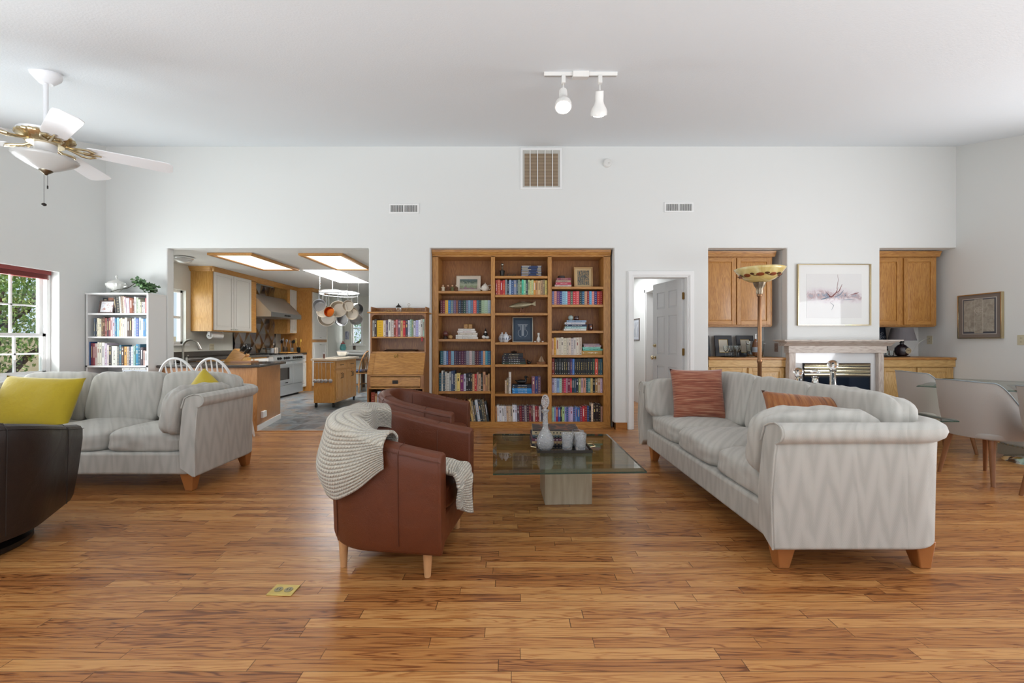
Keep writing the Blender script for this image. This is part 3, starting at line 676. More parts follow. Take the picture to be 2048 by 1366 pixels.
def glass_top(name, corners, z, t, parent, bev=.025):
    """plate with bevelled margin: tinted edge faces, clear faces"""
    cx = sum(c[0] for c in corners)/4; cy = sum(c[1] for c in corners)/4
    inn = [(c[0]+(cx-c[0])*bev/.45, c[1]+(cy-c[1])*bev/.45) for c in corners]
    vs = [(x, y, z) for x, y in corners] + [(x, y, z+t*.45) for x, y in corners] + [(x, y, z+t) for x, y in inn]
    fs = [(0,1,5,4),(1,2,6,5),(2,3,7,6),(3,0,4,7)]
    b = MB(); b.add(vs, [(3,2,1,0)], 0); b.add(vs, fs, 1); b.add(vs, [(4,5,9,8),(5,6,10,9),(6,7,11,10),(7,4,8,11)], 0); b.add(vs, [(8,9,10,11)], 0)
    o = b.build(name, [TABLEGLASS, GEDGE], parent, fixn=False); bm = bmesh.new(); bm.from_mesh(o.data); bmesh.ops.remove_doubles(bm, verts=bm.verts, dist=.0001); bmesh.ops.recalc_face_normals(bm, faces=bm.faces); bm.to_mesh(o.data); bm.free(); return o
ct = thing('coffee_table', 'square glass-topped coffee table on a travertine block', 'table', (.40, 3.16, 0))
b = MB(); b.box(-.17, .17, -.15, .19, 0, GT); pdo = b.build('pedestal', TRAV, ct, bevel=.003); pdo.rotation_euler = (0, 0, R(2))
glass_top('glass_top', [(-.512, -.695), (.405, -.655), (.40, .34), (-.56, .35)], GT, .022, ct)
TOPZ = GT+.0225
# console table behind the right sofa
ct2 = thing('console_table', 'narrow glass console table behind the right-hand sofa', 'table', (2.47, 3.2, 0))
glass_top('glass_top', [(-.12, -.75), (.14, -.75), (.14, .8), (-.12, .8)], .70, .012, ct2, .008)
for y in (-.15, .6): b = MB(); b.box(-.08, .1, y-.05, y+.05, 0, .70); b.build('pedestal', TRAV, ct2, bevel=.003)
# ================================================================ DINING SET
GREYF = mat('grey_linen_upholstery', 'b3aea8', .85, bump=.25, bs=500, sheen=.25, var=.07)
GREYIN = mat('light_linen_upholstery', 'd2d2d2', .85, bump=.2, bs=500, sheen=.25)
WALN = mat('walnut_leg', '8a5c3a', .4, var=.15, bs=15)
def dining(label, loc, rz):
    s = thing('dining_chair', label, 'chair', loc, rz, None)
    N_ = 61; outer = []; b = MB(); ov = []; iv = []
    for i in range(N_):
        a = math.pi*(-.5+ i/(N_-1)) * 1.0; w = (i/(N_-1)-.5)*2          # -1..1, 0 = back centre
        # superellipse half: opens to +x
        ex = 2.6; ca, sa = math.cos(a), math.sin(a)
        r = (abs(ca)**ex + abs(sa)**ex)**(-1/ex); x = -.29*ca*r if abs(w) < .999 else 0; y = .262*sa*r
        if abs(w) > .0: pass
        k = max(0, (abs(w)-.50)/.50); drop = (3*k*k-2*k**3)
        zt = .845 - .02*abs(w) - drop*.36
        x0 = x + .13*k*k*1.3
        for j in range(9):
            v = j/8; z = .37 + (zt-.37)*v; lean = 1 + .14*(v-.4)*(1-drop*.6) ; sq = .93+.07*min(1, v*2.4)
            ov.append((x0*sq*lean, y*sq*lean, z)); iv.append((x0*sq*lean*.86 + .0, y*sq*lean*.86, z))
    m = 9
    vs = ov+iv; o2 = len(ov); fs = []; mi = []
    for i in range(N_-1):
        for j in range(m-1):
            b.f  # noqa
            fs.append((i*m+j, (i+1)*m+j, (i+1)*m+j+1, i*m+j+1)); mi.append(0)
            fs.append((o2+i*m+j, o2+i*m+j+1, o2+(i+1)*m+j+1, o2+(i+1)*m+j)); mi.append(1)
        fs.append((i*m+m-1, (i+1)*m+m-1, o2+(i+1)*m+m-1, o2+i*m+m-1)); mi.append(1)
        fs.append((i*m, o2+i*m, o2+(i+1)*m, (i+1)*m)); mi.append(0)
    for i in (0, N_-1): 
        for j in range(m-1): fs.append((i*m+j, i*m+j+1, o2+i*m+j+1, o2+i*m+j)); mi.append(1)
    b.add(vs, fs); b.mi = mi; b.build('backrest', [GREYF, GREYIN], s, smooth=True, ang=60)
    MB().tube([Vector(ov[i*m+m-1])*1.0 for i in range(N_)], .0045, 6).build('piping', mat('grey_piping', '8f9aa0', .7), s, smooth=True)
    b = MB(); cushion(b, .25, .20, .06, e=4, seed=2, T=Tm((.03, 0, .45)), crown=.02); merge(b.build('seat', GREYIN, s))
    b = MB(); cushion(b, .26, .215, .035, e=5, seed=2, T=Tm((.01, 0, .395)), wob=.001); merge(b.build('seat_base', GREYF, s))
    for sx in (-1, 1):
        for sy in (-1, 1):
            b = MB(); b.tube([(sx*.17, sy*.15, .39), (sx*.225, sy*.20, 0)], [.024, .013], 14); b.build('leg', WALN, s, smooth=True)
    return s
dc1 = dining('grey upholstered dining chair nearest the sofa arm, its back to the console', (4.07, 3.585, 0), R(4))
dining('grey upholstered dining chair behind the glass table corner, by the right alcove cabinets', (4.62, 4.58, 0), R(-10))
dining('grey upholstered dining chair cut off by the right edge of the view', (4.10, 3.00, 0), R(2))
dt = thing('dining_table', 'square glass dining table set cornerwise among the grey chairs', 'table', (4.98, 3.95, 0))
cs = [(-1.08, .10), (-.20, -.76), (.88, -.05), (.06, .95)]
glass_top('glass_top', cs, .735, .014, dt, .01)
b = MB(); b.lathe([(.24, 0), (.22, .03), (.10, .08), (.08, .6), (.2, .73), (.2, .735)], (.1, .1, 0), 28); b.build('pedestal', CHROME, dt, smooth=True)
sk = thing('parsons_chair', 'skirted grey fabric chair with a nailhead hem, half hidden at the right edge', 'chair', (5.22, 4.05, 0), R(0))
b = MB(); b.box(-.24, .24, -.25, .25, .13, .44); b.build('seat', GREYF, sk, bevel=.02, seg=3)
b = MB(); b.box(-.245, .245, -.255, .255, .03, .13); b.build('skirt', mat('taupe_skirt', '9a8f80', .8, bump=.3, bs=300), sk)
b = MB()
for i in range(13): b.ball((-.248, -.24+.04*i, .135), .006, 4); b.ball((-.24+.04*i, -.258, .135), .006, 4)
b.build('nailheads', BRASS, sk)
b = MB(); b.box(.17, .25, -.25, .25, .44, .70); b.build('backrest', GREYF, sk, bevel=.02, seg=3)
# ================================================================ WHITE SPINDLE CHAIRS AT THE PENINSULA
def windsor(label, loc, rz, m_=WHITE, cush=None, name='spindle_chair', hgt=.98, seat=.45, w=.22, group=None):
    """faces +y; back at -y"""
    s = thing(name, label, 'chair', loc, rz, group)
    b = MB(); cushion(b, w+.0, .21, .02, e=3, seed=1, T=Tm((0, 0, seat-.02)), wob=0); merge(b.build('seat', m_, s))
    pts = [(w*1.0*math.cos(a), -.19 - .10*math.sin(a)**.7, seat + (hgt-seat)*math.sin(a)**.8) for a in [math.pi*i/28 for i in range(29)]]
    b = MB(); b.tube(pts, .014, 8); b.build('bow', m_, s, smooth=True)
    for i in range(1, 8):
        x = -w + 2*w*i/8; a = math.acos(max(-1, min(1, x/w))); top = Vector((x, -.19-.10*math.sin(a)**.7, seat+(hgt-seat)*math.sin(a)**.8)); bot = Vector((x*.72, -.185, seat))
        b = MB(); b.tube([bot, bot.lerp(top, .3), bot.lerp(top, .55), bot.lerp(top, .8), top], [.007, .008, .015, .008, .006], 8); b.build('spindle', m_, s, smooth=True)
    for sx in (-1, 1):
        for sy in (-1, 1): b = MB(); b.tube([(sx*.15, sy*.14, seat-.03), (sx*.18, sy*.17, .22), (sx*.21, sy*.20, 0)], [.014, .019, .011], 8); b.build('leg', m_, s, smooth=True)
    b = MB()
    for sx in (-1, 1): b.tube([(sx*.185, -.17, .18), (sx*.185, .17, .18)], .010, 6)
    b.tube([(-.185, 0, .18), (.185, 0, .18)], .010, 6); b.build('stretcher', m_, s, smooth=True)
    if cush: b = MB(); cushion(b, .19, .18, .03, e=3, seed=4, T=Tm((0, 0, seat+.03))); merge(b.build('seat_pad', cush, s))
    return s
windsor('white spindle-back chair beside the white bookcase, in front of the peninsula', (-3.80, 5.0, 0), R(4), w=.235)
windsor('white spindle-back chair nearer the wood end panel of the peninsula', (-3.37, 4.96, 0), R(4), w=.235)
# ================================================================ TORCHIERE
lp = thing('floor_lamp', 'copper torchiere lamp with painted glass bowl behind the right-hand sofa', 'lamp', (2.505, 4.25, 0))
COP = mat('antique_copper', '8f6a4c', .3, .85, var=.2, bs=8)
b = MB(); b.lathe([(.145, 0), (.15, .012), (.14, .03), (.06, .045), (.03, .09), (.022, .12)], n=28); b.build('base', COP, lp, smooth=True)
b = MB(); b.lathe([(.019, .1), (.019, .95), (.024, .96), (.024, .985), (.019, .995), (.0185, 1.62), (.026, 1.63), (.026, 1.65), (.018, 1.66)], n=16); b.build('pole', COP, lp, smooth=True, ang=50)
b = MB(); b.lathe([(.024, 1.645), (.03, 1.67), (.028, 1.70), (.045, 1.73), (.058, 1.765), (.05, 1.775)], n=20, flute=.10, nf=8); b.build('bowl_holder', mat('pewter_bronze', '8d7f6c', .35, .8), lp, smooth=True)
def bowlglass():
    m, N, L, b = newmat('amber_scroll_glass')
    tc = N.new('ShaderNodeTexCoord'); nz = N.new('ShaderNodeTexNoise'); nz.inputs['Scale'].default_value = 6; nz.inputs['Distortion'].default_value = 2; L.new(tc.outputs['Object'], nz.inputs['Vector'])
    L.new(ramp(N, L, nz.outputs['Fac'], [(.3, 'c9ab62'), (.55, 'd8c27e'), (.75, 'e2d49c')]), b.inputs['Base Color']); b.inputs['Roughness'].default_value = .25; b.inputs['Subsurface Weight'].default_value = .0; b.inputs['Coat Weight'].default_value = .4
    return m
b = MB(); prof = [(.05, 1.768), (.09, 1.775), (.14, 1.80), (.185, 1.84), (.215, 1.88), (.232, 1.905), (.228, 1.907), (.21, 1.884), (.18, 1.847), (.135, 1.808), (.085, 1.784), (.02, 1.78)]
b.lathe(prof, n=44, cap=False); bowl = b.build('lamp_bowl', bowlglass(), lp, smooth='all')
b = MB()   # painted leaf and berry decoration
for k in range(9):
    a = R(-90) + k*2*math.pi/9 + .2; r = .172; z = 1.828
    q = Matrix.Rotation(a, 4, 'Z') @ Matrix.Translation((r, 0, z)) @ Matrix.Rotation(R(48), 4, 'Y'); b.M = q
    b.ball((0, 0, 0), .036, 8, (.10, 1.0, .62), mi=0)
    b.ball((0, .06, .012), .018, 6, (.15, 1.2, .8), mi=1)
    b.M = Matrix()
pts = [(.176*math.cos(a), .176*math.sin(a), 1.828+.012*math.sin(a*9)) for a in [2*math.pi*i/90 for i in range(90)]]; b.tube(pts, .003, 5, mi=1, closed=True)
b.build('painted_leaves', [mat('leaf_red', '8e4a26', .4), mat('leaf_brown', '5a3a22', .4)], bowl, smooth=True)
# ================================================================ CEILING FAN
fz = ceil_z(2.82)
fan = thing('ceiling_fan', 'white and brass five-blade ceiling fan hanging from the sloped ceiling', 'ceiling fan', (-3.13, 2.82, fz))
GW = mat('fan_white', 'e8e8ea', .35)
b = MB(); b.lathe([(.035, -.075), (.05, -.06), (.075, -.03), (.08, -.01), (.075, .03)], n=28); b.build('canopy', GW, fan, smooth=True)
b = MB(); b.cyl((0,0,-.42), .013, .36, 14); b.build('downrod', GW, fan, smooth=True)
HB = -.455   # blade plane below the canopy
b = MB(); b.lathe([(.03, .065), (.10, .06), (.135, .045), (.135, .03)], (0, 0, HB), 36); b.build('motor_cap', GW, fan, smooth=True)
b = MB(); b.lathe([(.137, .03), (.142, .02), (.137, .008), (.105, -.012), (.09, -.03)], (0, 0, HB), 48, flute=.03, nf=24); b.build('motor_housing', BRASS, fan, smooth=True)
b = MB(); b.lathe([(.055, -.03), (.055, -.085), (.04, -.09)], (0, 0, HB), 28); b.build('switch_housing', GW, fan, smooth=True)
b = MB(); b.lathe([(.035, -.085), (.05, -.09), (.05, -.10), (.03, -.115)], (0, 0, HB), 28); b.build('lamp_fitter', BRASS, fan, smooth=True)
def frosted():
    m, N, L, b = newmat('frosted_ribbed_glass'); b.inputs['Base Color'].default_value = srgb('e4e3e0'); b.inputs['Roughness'].default_value = .3; b.inputs['Transmission Weight'].default_value = .35; b.inputs['Coat Weight'].default_value = .3; return m
b = MB(); b.lathe([(.03, -.205), (.07, -.185), (.11, -.16), (.145, -.135), (.16, -.118), (.156, -.114), (.14, -.128), (.105, -.15), (.06, -.172), (.02, -.185)], (0, 0, HB), 60, flute=.02, nf=30, cap=False); b.build('glass_shade', frosted(), fan, smooth='all')
b = MB(); b.lathe([(.004, -.235), (.012, -.225), (.034, -.207), (.036, -.200), (.02, -.195)], (0, 0, HB), 20); b.build('finial', mat('pewter', '8f8878', .3, 1), fan, smooth=True)
for dx, ln in ((-.012, .20), (.012, .09)):
    b = MB()
    for i in range(int(ln/.006)): b.ball((dx, 0, HB-.225-i*.006), .0022, 3)
    if ln > .1: b.ball((dx, 0, HB-.23-ln), .013, 8, (1, 1, .8))
    else: b.cyl((dx, 0, HB-.235-ln), .004, .02, 8)
    b.build('pull_chain', DARKMETAL, fan)
for k in range(5):
    a = R(38 + 72*k); q = Matrix.Rotation(a, 4, 'Z')
    b = MB(); b.M = q @ Matrix.Translation((0, 0, HB-.025)) @ Matrix.Rotation(R(-12), 4, 'X')
    nn = 18; poly = [(.20, -.052), (.24, -.062), (.60, -.072), (.645, -.068), (.665, -.04), (.665, .04), (.645, .068), (.60, .072), (.24, .062), (.20, .052)]
    b.prism(poly, -.003, .003, 'xy'); blade = b.build('blade', GW, fan, bevel=.0015, seg=1)
    b = MB(); b.M = q @ Matrix.Translation((0, 0, HB-.03)) @ Matrix.Rotation(R(-12), 4, 'X')
    for sg in (-1, 1):
        b.tube([(.08, sg*.008, .012), (.13, sg*.018, -.004), (.165, sg*.045, -.010), (.205, sg*.05, -.010), (.235, sg*.03, -.010), (.215, sg*.012, -.010), (.18, sg*.016, -.010)], [.007, .008, .008, .007, .006, .005, .004], 8)
    b.tube([(.09, 0, .01), (.17, 0, -.010), (.27, 0, -.010)], [.009, .008, .005], 8)
    b.build('blade_bracket', BRASS, blade, smooth=True)
# ================================================================ TRACK LIGHT
ty = 2.82; tz = ceil_z(ty)
tk = thing('track_light', 'white ceiling track with two spot heads, the left one lit', 'track light', (.46, ty, tz))
tilt = math.atan(SL); TWH = mat('track_white', 'dedcd8', .4)
b = MB(); b.M = Matrix.Rotation(tilt, 4, 'X'); b.box(-.245, .245, -.018, .018, -.022, .002); b.box(-.24, .24, -.011, -.007, -.0225, -.02, 1); b.box(-.24, .24, .007, .011, -.0225, -.02, 1); b.build('track', [TWH, mat('track_slot', '555049', .5)], tk, bevel=.0)
b = MB(); b.M = Matrix.Rotation(tilt, 4, 'X'); b.box(-.055, .052, -.038, .034, -.034, .002); b.build('power_box', TWH, tk, bevel=.003)
def spot(x, rot, lit, hz):
    h = MB(); h.M = Matrix.Translation((x, 0, 0)); h.box(-.013, .013, -.017, .017, -.075, -.022); h.tube([(0, 0, -.07), (0, 0, -.14)], .004, 8); h.box(-.008, .008, -.012, .012, -.155, -.125)
    arm = h.build('spot_stem', TWH, tk, bevel=.002, seg=1)
    b = MB(); b.M = Matrix.Translation((x+hz[0], hz[1], -.15+hz[2])) @ Euler(rot).to_matrix().to_4x4()
    b.lathe([(.012, .062), (.027, .06), (.028, .03), (.028, .0), (.034, -.02), (.05, -.045), (.056, -.065), (.055, -.085), (.050, -.086), (.048, -.07)], n=30)
    hd = b.build('spot_head', mat('spot_white', 'e4e2de', .3), tk, smooth=True)
    b2 = MB(); b2.M = b.M; b2.lathe([(.001, -.098), (.03, -.093), (.046, -.082), (.047, -.07)], n=24)
    b2.build('bulb', mat('lit_bulb', 'ffffff', .3, emit='fff6e8', es=14) , hd, smooth=True)
spot(-.115, (R(-20), R(2), 0), True, (-.004, -.02, -.03))
spot(.13, (R(28), R(-16), R(20)), True, (.0, .02, -.03))
for (x, rot, e) in ((-.115, (R(-20), 0, 0), 8), (.13, (R(28), R(-16), R(20)), 8)):
    l = bpy.data.lights.new('spot_beam', 'SPOT'); l.energy = e; l.spot_size = R(80); l.spot_blend = .7; l.color = (1, .95, .85); l.shadow_soft_size = .04
    o = bpy.data.objects.new('spot_beam', l); SC.collection.objects.link(o); mt = Matrix.Translation((.46+x, ty, tz-.18)) @ Euler(rot).to_matrix().to_4x4(); o.matrix_world = mt @ Matrix.Translation((0, 0, -.11))
# ================================================================ WALL FITTINGS
def vent(label, cx, cz, w_, h_, name='air_vent'):
    v = thing(name, label, 'vent', (cx, YB, cz)); b = MB(); f = .022
    b.ring(-w_/2, w_/2, -h_/2, h_/2, f, -.010, -.001); b.box(-.008, .008, -.010, -.001, -h_/2+f, h_/2-f)
    b.build('vent_frame', WHITE, v, bevel=.002, seg=1)
    b = MB(); b.box(-w_/2+.01, w_/2-.01, -.003, -.0005, -h_/2+.01, h_/2-.01); b.build('backing', mat('vent_dark', '2c2a27', .8), v)
    b = MB(); n_ = 24
    for i in range(n_):
        x = -w_/2+f + (w_-2*f)*(i+.5)/n_; b.box(x-.0025, x+.0025, -.009, -.002, -h_/2+f, h_/2-f)
    b.build('louvers', WHITE, v); return v
vent('white supply vent high on the back wall, left of the bookcase alcove top', PX(808, YB), PZ(417.5, YB), .40, .135)
vent('white supply vent high on the back wall, above the doorway', PX(1357.5, YB), PZ(415, YB), .39, .135)
gx, gz = PX(1082.5, YB), PZ(338, YB)
g = thing('return_air_grille', 'white-framed return air grille showing its brown filter, above the bookcase', 'vent', (gx, YB, gz)); s = .278
b = MB(); f = .03
b.ring(-s, s, -s, s, f, -.012, -.001)
b.build('grille_frame', WHITE, g, bevel=.002, seg=1)
b = MB(); b.box(-s+.01, s-.01, -.003, -.0005, -s+.01, s-.01); b.build('filter_border', mat('filter_card', 'bab7b0', .8), g)
def filtermat():
    m, N, L, b = newmat('pleated_filter'); tc = N.new('ShaderNodeTexCoord'); sp = N.new('ShaderNodeSeparateXYZ'); L.new(tc.outputs['Object'], sp.inputs[0])
    v = math_(N, L, 'FRACT', math_(N, L, 'MULTIPLY', sp.outputs[2], 52.0)); L.new(ramp(N, L, v, [(.0, '6f5f4e'), (.45, '84705c'), (.55, 'a8947c'), (1, '8a7762')]), b.inputs['Base Color']); b.inputs['Roughness'].default_value = .9; return m
b = MB(); b.box(-s+.055, s-.055, -.004, -.002, -s+.05, s-.075); b.build('filter', filtermat(), g)
for i in range(4): x = -s+f + (2*s-2*f)*(i+1)/5; b = MB(); b.box(x-.005, x+.005, -.014, -.006, -s+f, s-f); b.build('grille_bar', WHITE, g)
d = MB(); d.lathe([(.0, -.04), (.045, -.038), (.055, -.028), (.056, 0)], n=28, axis='y', cap=False); d.lathe([(.03, -.043), (.028, -.037)], n=20, axis='y'); d.box(.004, .01, -.044, -.038, -.014, -.008, 1); d.box(.018, .024, -.044, -.038, -.012, -.006, 1)
o = d.build('smoke_detector', [TWH, BLACK], smooth=True); o.location = (PX(1214, YB), YB, PZ(327, YB)); tag(o, 'small round white detector on the back wall beside the return grille', 'smoke detector')
def plate(label, loc, rz, m_, w_=.075, h_=.118, kind='outlet', parent=None):
    p = thing('wall_outlet' if kind == 'outlet' else 'light_switch', label, kind.replace('switch', 'light switch'), loc, rz)
    b = MB(); b.box(-w_/2, w_/2, -.006, 0, -h_/2, h_/2); b.build('cover_plate', m_, p, bevel=.002, seg=2)
    b = MB(); n_ = max(1, round(w_/.06)) if w_ > .1 else 1
    for i in range(n_):
        x = (i-(n_-1)/2)*.05
        if kind == 'outlet':
            for z in (-.022, .022): b.box(x-.014, x+.014, -.008, -.005, z-.013, z+.013); b.box(x-.007, x-.004, -.0085, -.007, z-.005, z+.005, 1); b.box(x+.004, x+.007, -.0085, -.007, z-.005, z+.005, 1)
        else: b.box(x-.006, x+.006, -.012, -.005, -.014, .010)
    b.build('sockets' if kind == 'outlet' else 'toggle', [m_, BLACK], p); return p
IVORY = mat('ivory_plate', 'c9c0a4', .4)
plate('ivory outlet on the right wall past the framed robe print', (XR, 4.88, PZ(680, 4.85)), R(-90), IVORY)
ol = plate('ivory outlet with a white lamp cord plugged in, inside the right alcove', (XR, 5.95, PZ(680, 5.95)), R(-90), IVORY)
plate('pinkish patterned outlet plate in the left alcove above the bar counter', (NA1, 5.83, PZ(695, 5.83)), R(-90), mat('patterned_plate', 'a58a7c', .4, var=.4, bs=60))
# floor socket
fs_ = thing('floor_outlet', 'yellow brass outlet cover set in the floor before the tub chairs', 'outlet', (-1.072, 1.972, 0), R(-3))
YB_ = mat('lacquered_brass', 'cdb56a', .3, .6)
b = MB(); b.box(-.06, .06, -.042, .042, 0, .005); b.build('cover_plate', YB_, fs_, bevel=.002, seg=1)
b = MB()
for x in (-.024, .024): b.cyl((x, 0, .004), .019, .003, 20); b.box(x-.008, x-.005, -.006, .006, .006, .0075, 1); b.box(x+.005, x+.008, -.006, .006, .006, .0075, 1)
b.build('sockets', [mat('worn_brass', '9a9070', .4, .5), BLACK], fs_)
# ================================================================ BOOKS
random.seed(7)
PAL = {'black': '1c1c1e', 'charcoal': '3a3c40', 'grey': '85888c', 'pale grey': 'b4b6ba', 'white': 'e4e2de', 'cream': 'd8cfb8', 'tan': 'c0a080', 'brown': '7a5a40', 'dark brown': '46302a',
       'maroon': '6e2630', 'red': 'b8303a', 'coral': 'd06a58', 'pink': 'd898a0', 'orange': 'd08a3c', 'yellow': 'e0bc50', 'olive': '8f9060', 'sage green': 'a0b898', 'dark green': '2c483e',
       'mint green': '7cc8ac', 'teal': '2c6474', 'sky blue': '84b0cc', 'blue': '3a66a4', 'bright blue': '2c80c4', 'navy': '28344e', 'slate blue': '66708c', 'purple': '6a3c70', 'plum': '4c2c44', 'lilac': 'a8a4c8'}
PALR = {k: tuple(int(v[i:i+2], 16) for i in (0, 2, 4)) for k, v in PAL.items()}
def cname(h):
    c = tuple(int(h[i:i+2], 16) for i in (0, 2, 4))
    return min(PALR, key=lambda k: sum((a-b)**2*w_ for a, b, w_ in zip(PALR[k], c, (2, 4, 3))))
ORD = ['first','second','third','fourth','fifth','sixth','seventh','eighth','ninth','tenth','eleventh','twelfth','thirteenth','fourteenth','fifteenth','sixteenth','seventeenth','eighteenth','nineteenth','twentieth','twenty-first','twenty-second','twenty-third','twenty-fourth','twenty-fifth','twenty-sixth','twenty-seventh','twenty-eighth']
PAPER = mat('book_paper', 'cfc6b2', .85, bump=.3, bs=300)
def cover(h): return mat('book_'+h, h, .55)
def book(w_, h_, d_, col, title=None, style=None):
    """spine faces -y, centred in x, standing on z=0"""
    b = MB(); t = min(.003, w_*.18)
    b.box(-w_/2, -w_/2+t, .002, d_, 0, h_); b.box(w_/2-t, w_/2, .002, d_, 0, h_)
    n = 6; vs = []
    for k in range(n+1):
        a = math.pi*k/n; vs.append((-w_/2*math.cos(a), .003-min(.004, w_*.14)*math.sin(a)))
    poly = vs + [(w_/2-.0005, .005), (-w_/2+.0005, .005)]
    b.prism(poly, 0, h_, 'xy')
    lc = title or random.choice(['e8dcb0', 'd8c070', 'f0ece0', 'c8b080', 'e6e6ea'] if sum(int(col[i:i+2], 16) for i in (0,2,4)) < 420 else ['3a2a20', '24344e', '8a2a2a', '2a2a2a'])
    st = style if style is not None else random.randrange(4); y0 = -.0045 if w_ > .03 else -.002-w_*.1
    yb = .003-min(.004, w_*.14)-.0004; ww = w_*.22
    if st == 0: b.box(-ww*.55, ww*.55, yb, .002, h_*.35, h_*.85, 1)
    elif st == 1:
        for f0 in (.08, .82, .88): b.box(-ww, ww, yb, .002, h_*f0, h_*(f0+.018), 1)
        b.box(-ww*.7, ww*.7, yb, .002, h_*.55, h_*.72, 1)
    elif st == 2:
        for f0 in (.1, .25, .4, .55, .7, .85): b.box(-ww, ww, yb, .002, h_*f0, h_*(f0+.014), 1)
    elif st == 5:
        b.box(-w_/2+.0004, -w_/2+.004, yb-.0004, .002, .006, h_*random.uniform(.3, .5), 1); b.box(-w_/2+.0004, -w_/2+.004, yb-.0004, .002, h_*random.uniform(.75, .85), h_-.004, 1)
    else:
        for i in range(7): b.box(-ww*.6, ww*.6*random.choice([.3, 1]), yb, .002, h_*(.3+i*.07), h_*(.335+i*.07), 1)
        b.box(-ww*.5, ww*.5, yb, .002, h_*.06, h_*.10, 1)
    o = b.build('book', [cover(col), mat('title_'+lc, lc, .45)], smooth=True, ang=30)
    p = MB(); p.box(-w_/2+t, w_/2-t, .004, d_-.004, .003, h_-.004); p.build('page_block', PAPER, o)
    return o
def row(cols, x0, x1, z, y, h_, where, group, dep=.15, jit=.0, lean=0, ws=None, hs=None, styles=None, thick=None):
    cols = cols.split(); n = len(cols)
    ww = [random.uniform(.75, 1.25) for _ in cols] if ws is None else ws
    if thick: 
        for i, k in thick.items(): ww[i] *= k
    s = (x1-x0)/sum(ww); x = x0
    for i, c in enumerate(cols):
        w_ = ww[i]*s; hh = (hs[i] if hs else h_) * (1 + (random.uniform(-1, 1)*jit))
        o = book(w_-.0012, hh, dep*random.uniform(.9, 1.02), c, style=(styles if styles is not None else None))
        a = lean if not isinstance(lean, (list, tuple)) else lean[i]
        if a:
            o.rotation_euler = (0, R(-a), 0); o.location = (x + w_/2, y + random.uniform(0, .006), z + (w_/2)*math.sin(R(abs(a))))
        else: o.location = (x + w_/2, y + random.uniform(0, .006), z)
        tag(o, '%s book, %s from the left, %s' % (cname(c), ORD[i], where), 'book', group)
        x += w_
POS = ['bottom', 'second from bottom', 'third from bottom', 'fourth from bottom', 'fifth from bottom', 'sixth from bottom', 'seventh from bottom', 'eighth from bottom', 'ninth from bottom', 'tenth from bottom', 'eleventh from bottom', 'topmost']
def stack(cols, cx, z, y, L_, T_, where, group, dep=.16, jx=.012, shrink=0, titles=None):
    """horizontal pile, bottom first"""
    cols = cols.split(); n = len(cols); T_ = T_ if isinstance(T_, (list, tuple)) else [T_/n]*n
    for i, c in enumerate(cols):
        l = L_ - shrink*i + random.uniform(-.006, .006)
        o = book(T_[i]-.001, l, dep-.004*i*(shrink > 0), c, style=3 if titles is None else titles)
        o.rotation_euler = (0, R(90), 0); o.location = (cx - l/2 + random.uniform(-jx, jx), y + random.uniform(0, .006), z + T_[i]/2)
        pos = 'topmost' if i == n-1 else POS[i]
        tag(o, '%s book lying %s of the %s' % (cname(c), pos, where), 'book', group); z += T_[i]
    return z
# ================================================================ BUILT-IN OAK BOOKCASE
BY = 5.72; S1 = FPX/BY
def bz(zy): return CH - (480+zy/3.594-683)/S1
def bx(zx, Y=5.75): return (850+zx/3.594-1024)/FPX*Y
XA, XB = -1.086, 1.341; BACK = 6.03
bc = thing('bookcase', 'wide built-in oak bookcase with three bays of shelves in the middle of the back wall', 'bookcase', (0, BY, 0))
bays = {'L': (-1.004, -.287), 'C': (-.232, .487), 'R': (.541, 1.246)}
D_ = BACK-BY
b = MB(); b.box(XA+.02, -1.004, .018, D_, 0, 2.36); b.box(1.246, XB-.02, .018, D_, 0, 2.36); b.box(-.277, -.242, .018, D_, .05, 2.33); b.box(.497, .531, .018, D_, .05, 2.33); b.box(XA+.02, XB-.02, .018, D_, 2.325, 2.36)
b.build('carcass', OAK, bc)
b = MB(); b.box(XA+.02, XB-.02, D_, D_+.012, 0, 2.36); b.build('back_panel', OAKD, bc)
b = MB(); b.box(XA, -1.004, 0, .019, 0, 2.335); b.box(1.246, XB, 0, .019, 0, 2.335); b.box(-.287, -.232, 0, .019, .07, 2.335); b.box(.487, .541, 0, .019, .07, 2.335); b.build('face_frame', OAK, bc, bevel=.002, seg=1)
b = MB(); b.box(XA, XB, 0, .019, 2.325, 2.415); b.prism([(0, 2.345), (-.012, 2.35), (-.03, 2.385), (-.034, 2.414), (0, 2.414)], XA, XB, 'yz'); b.build('crown_moulding', OAKX, bc)
b = MB(); b.box(XA, XB, -.001, .019, 0, .075); b.box(XA+.03, XB-.03, .0, D_, .055, .072); b.box(XA, XB, -.014, 0, 0, .012); b.build('base_rail', OAKX, bc)
SH = {'L': [366, 528, 712, 898, 1088], 'C': [258, 393, 524, 735, 895, 1106], 'R': [335, 464, 652, 827, 970, 1100]}
SZ = {}
for k, ys in SH.items():
    x0, x1 = bays[k]; SZ[k] = [bz(v) for v in ys] + [.0725]
    for v in SZ[k][:-1]:
        b = MB(); b.box(x0+.001, x1-.001, .004, D_-.002, v-.033, v); b.build('shelf', OAKX, bc, bevel=.002, seg=1)
YB0 = BY+.035
def where(k, n_): return '%s shelf of the oak bookcase\'s %s bay' % (['top', 'second', 'third', 'fourth', 'fifth', 'sixth', 'bottom'][n_], {'L': 'left', 'C': 'middle', 'R': 'right'}[k])
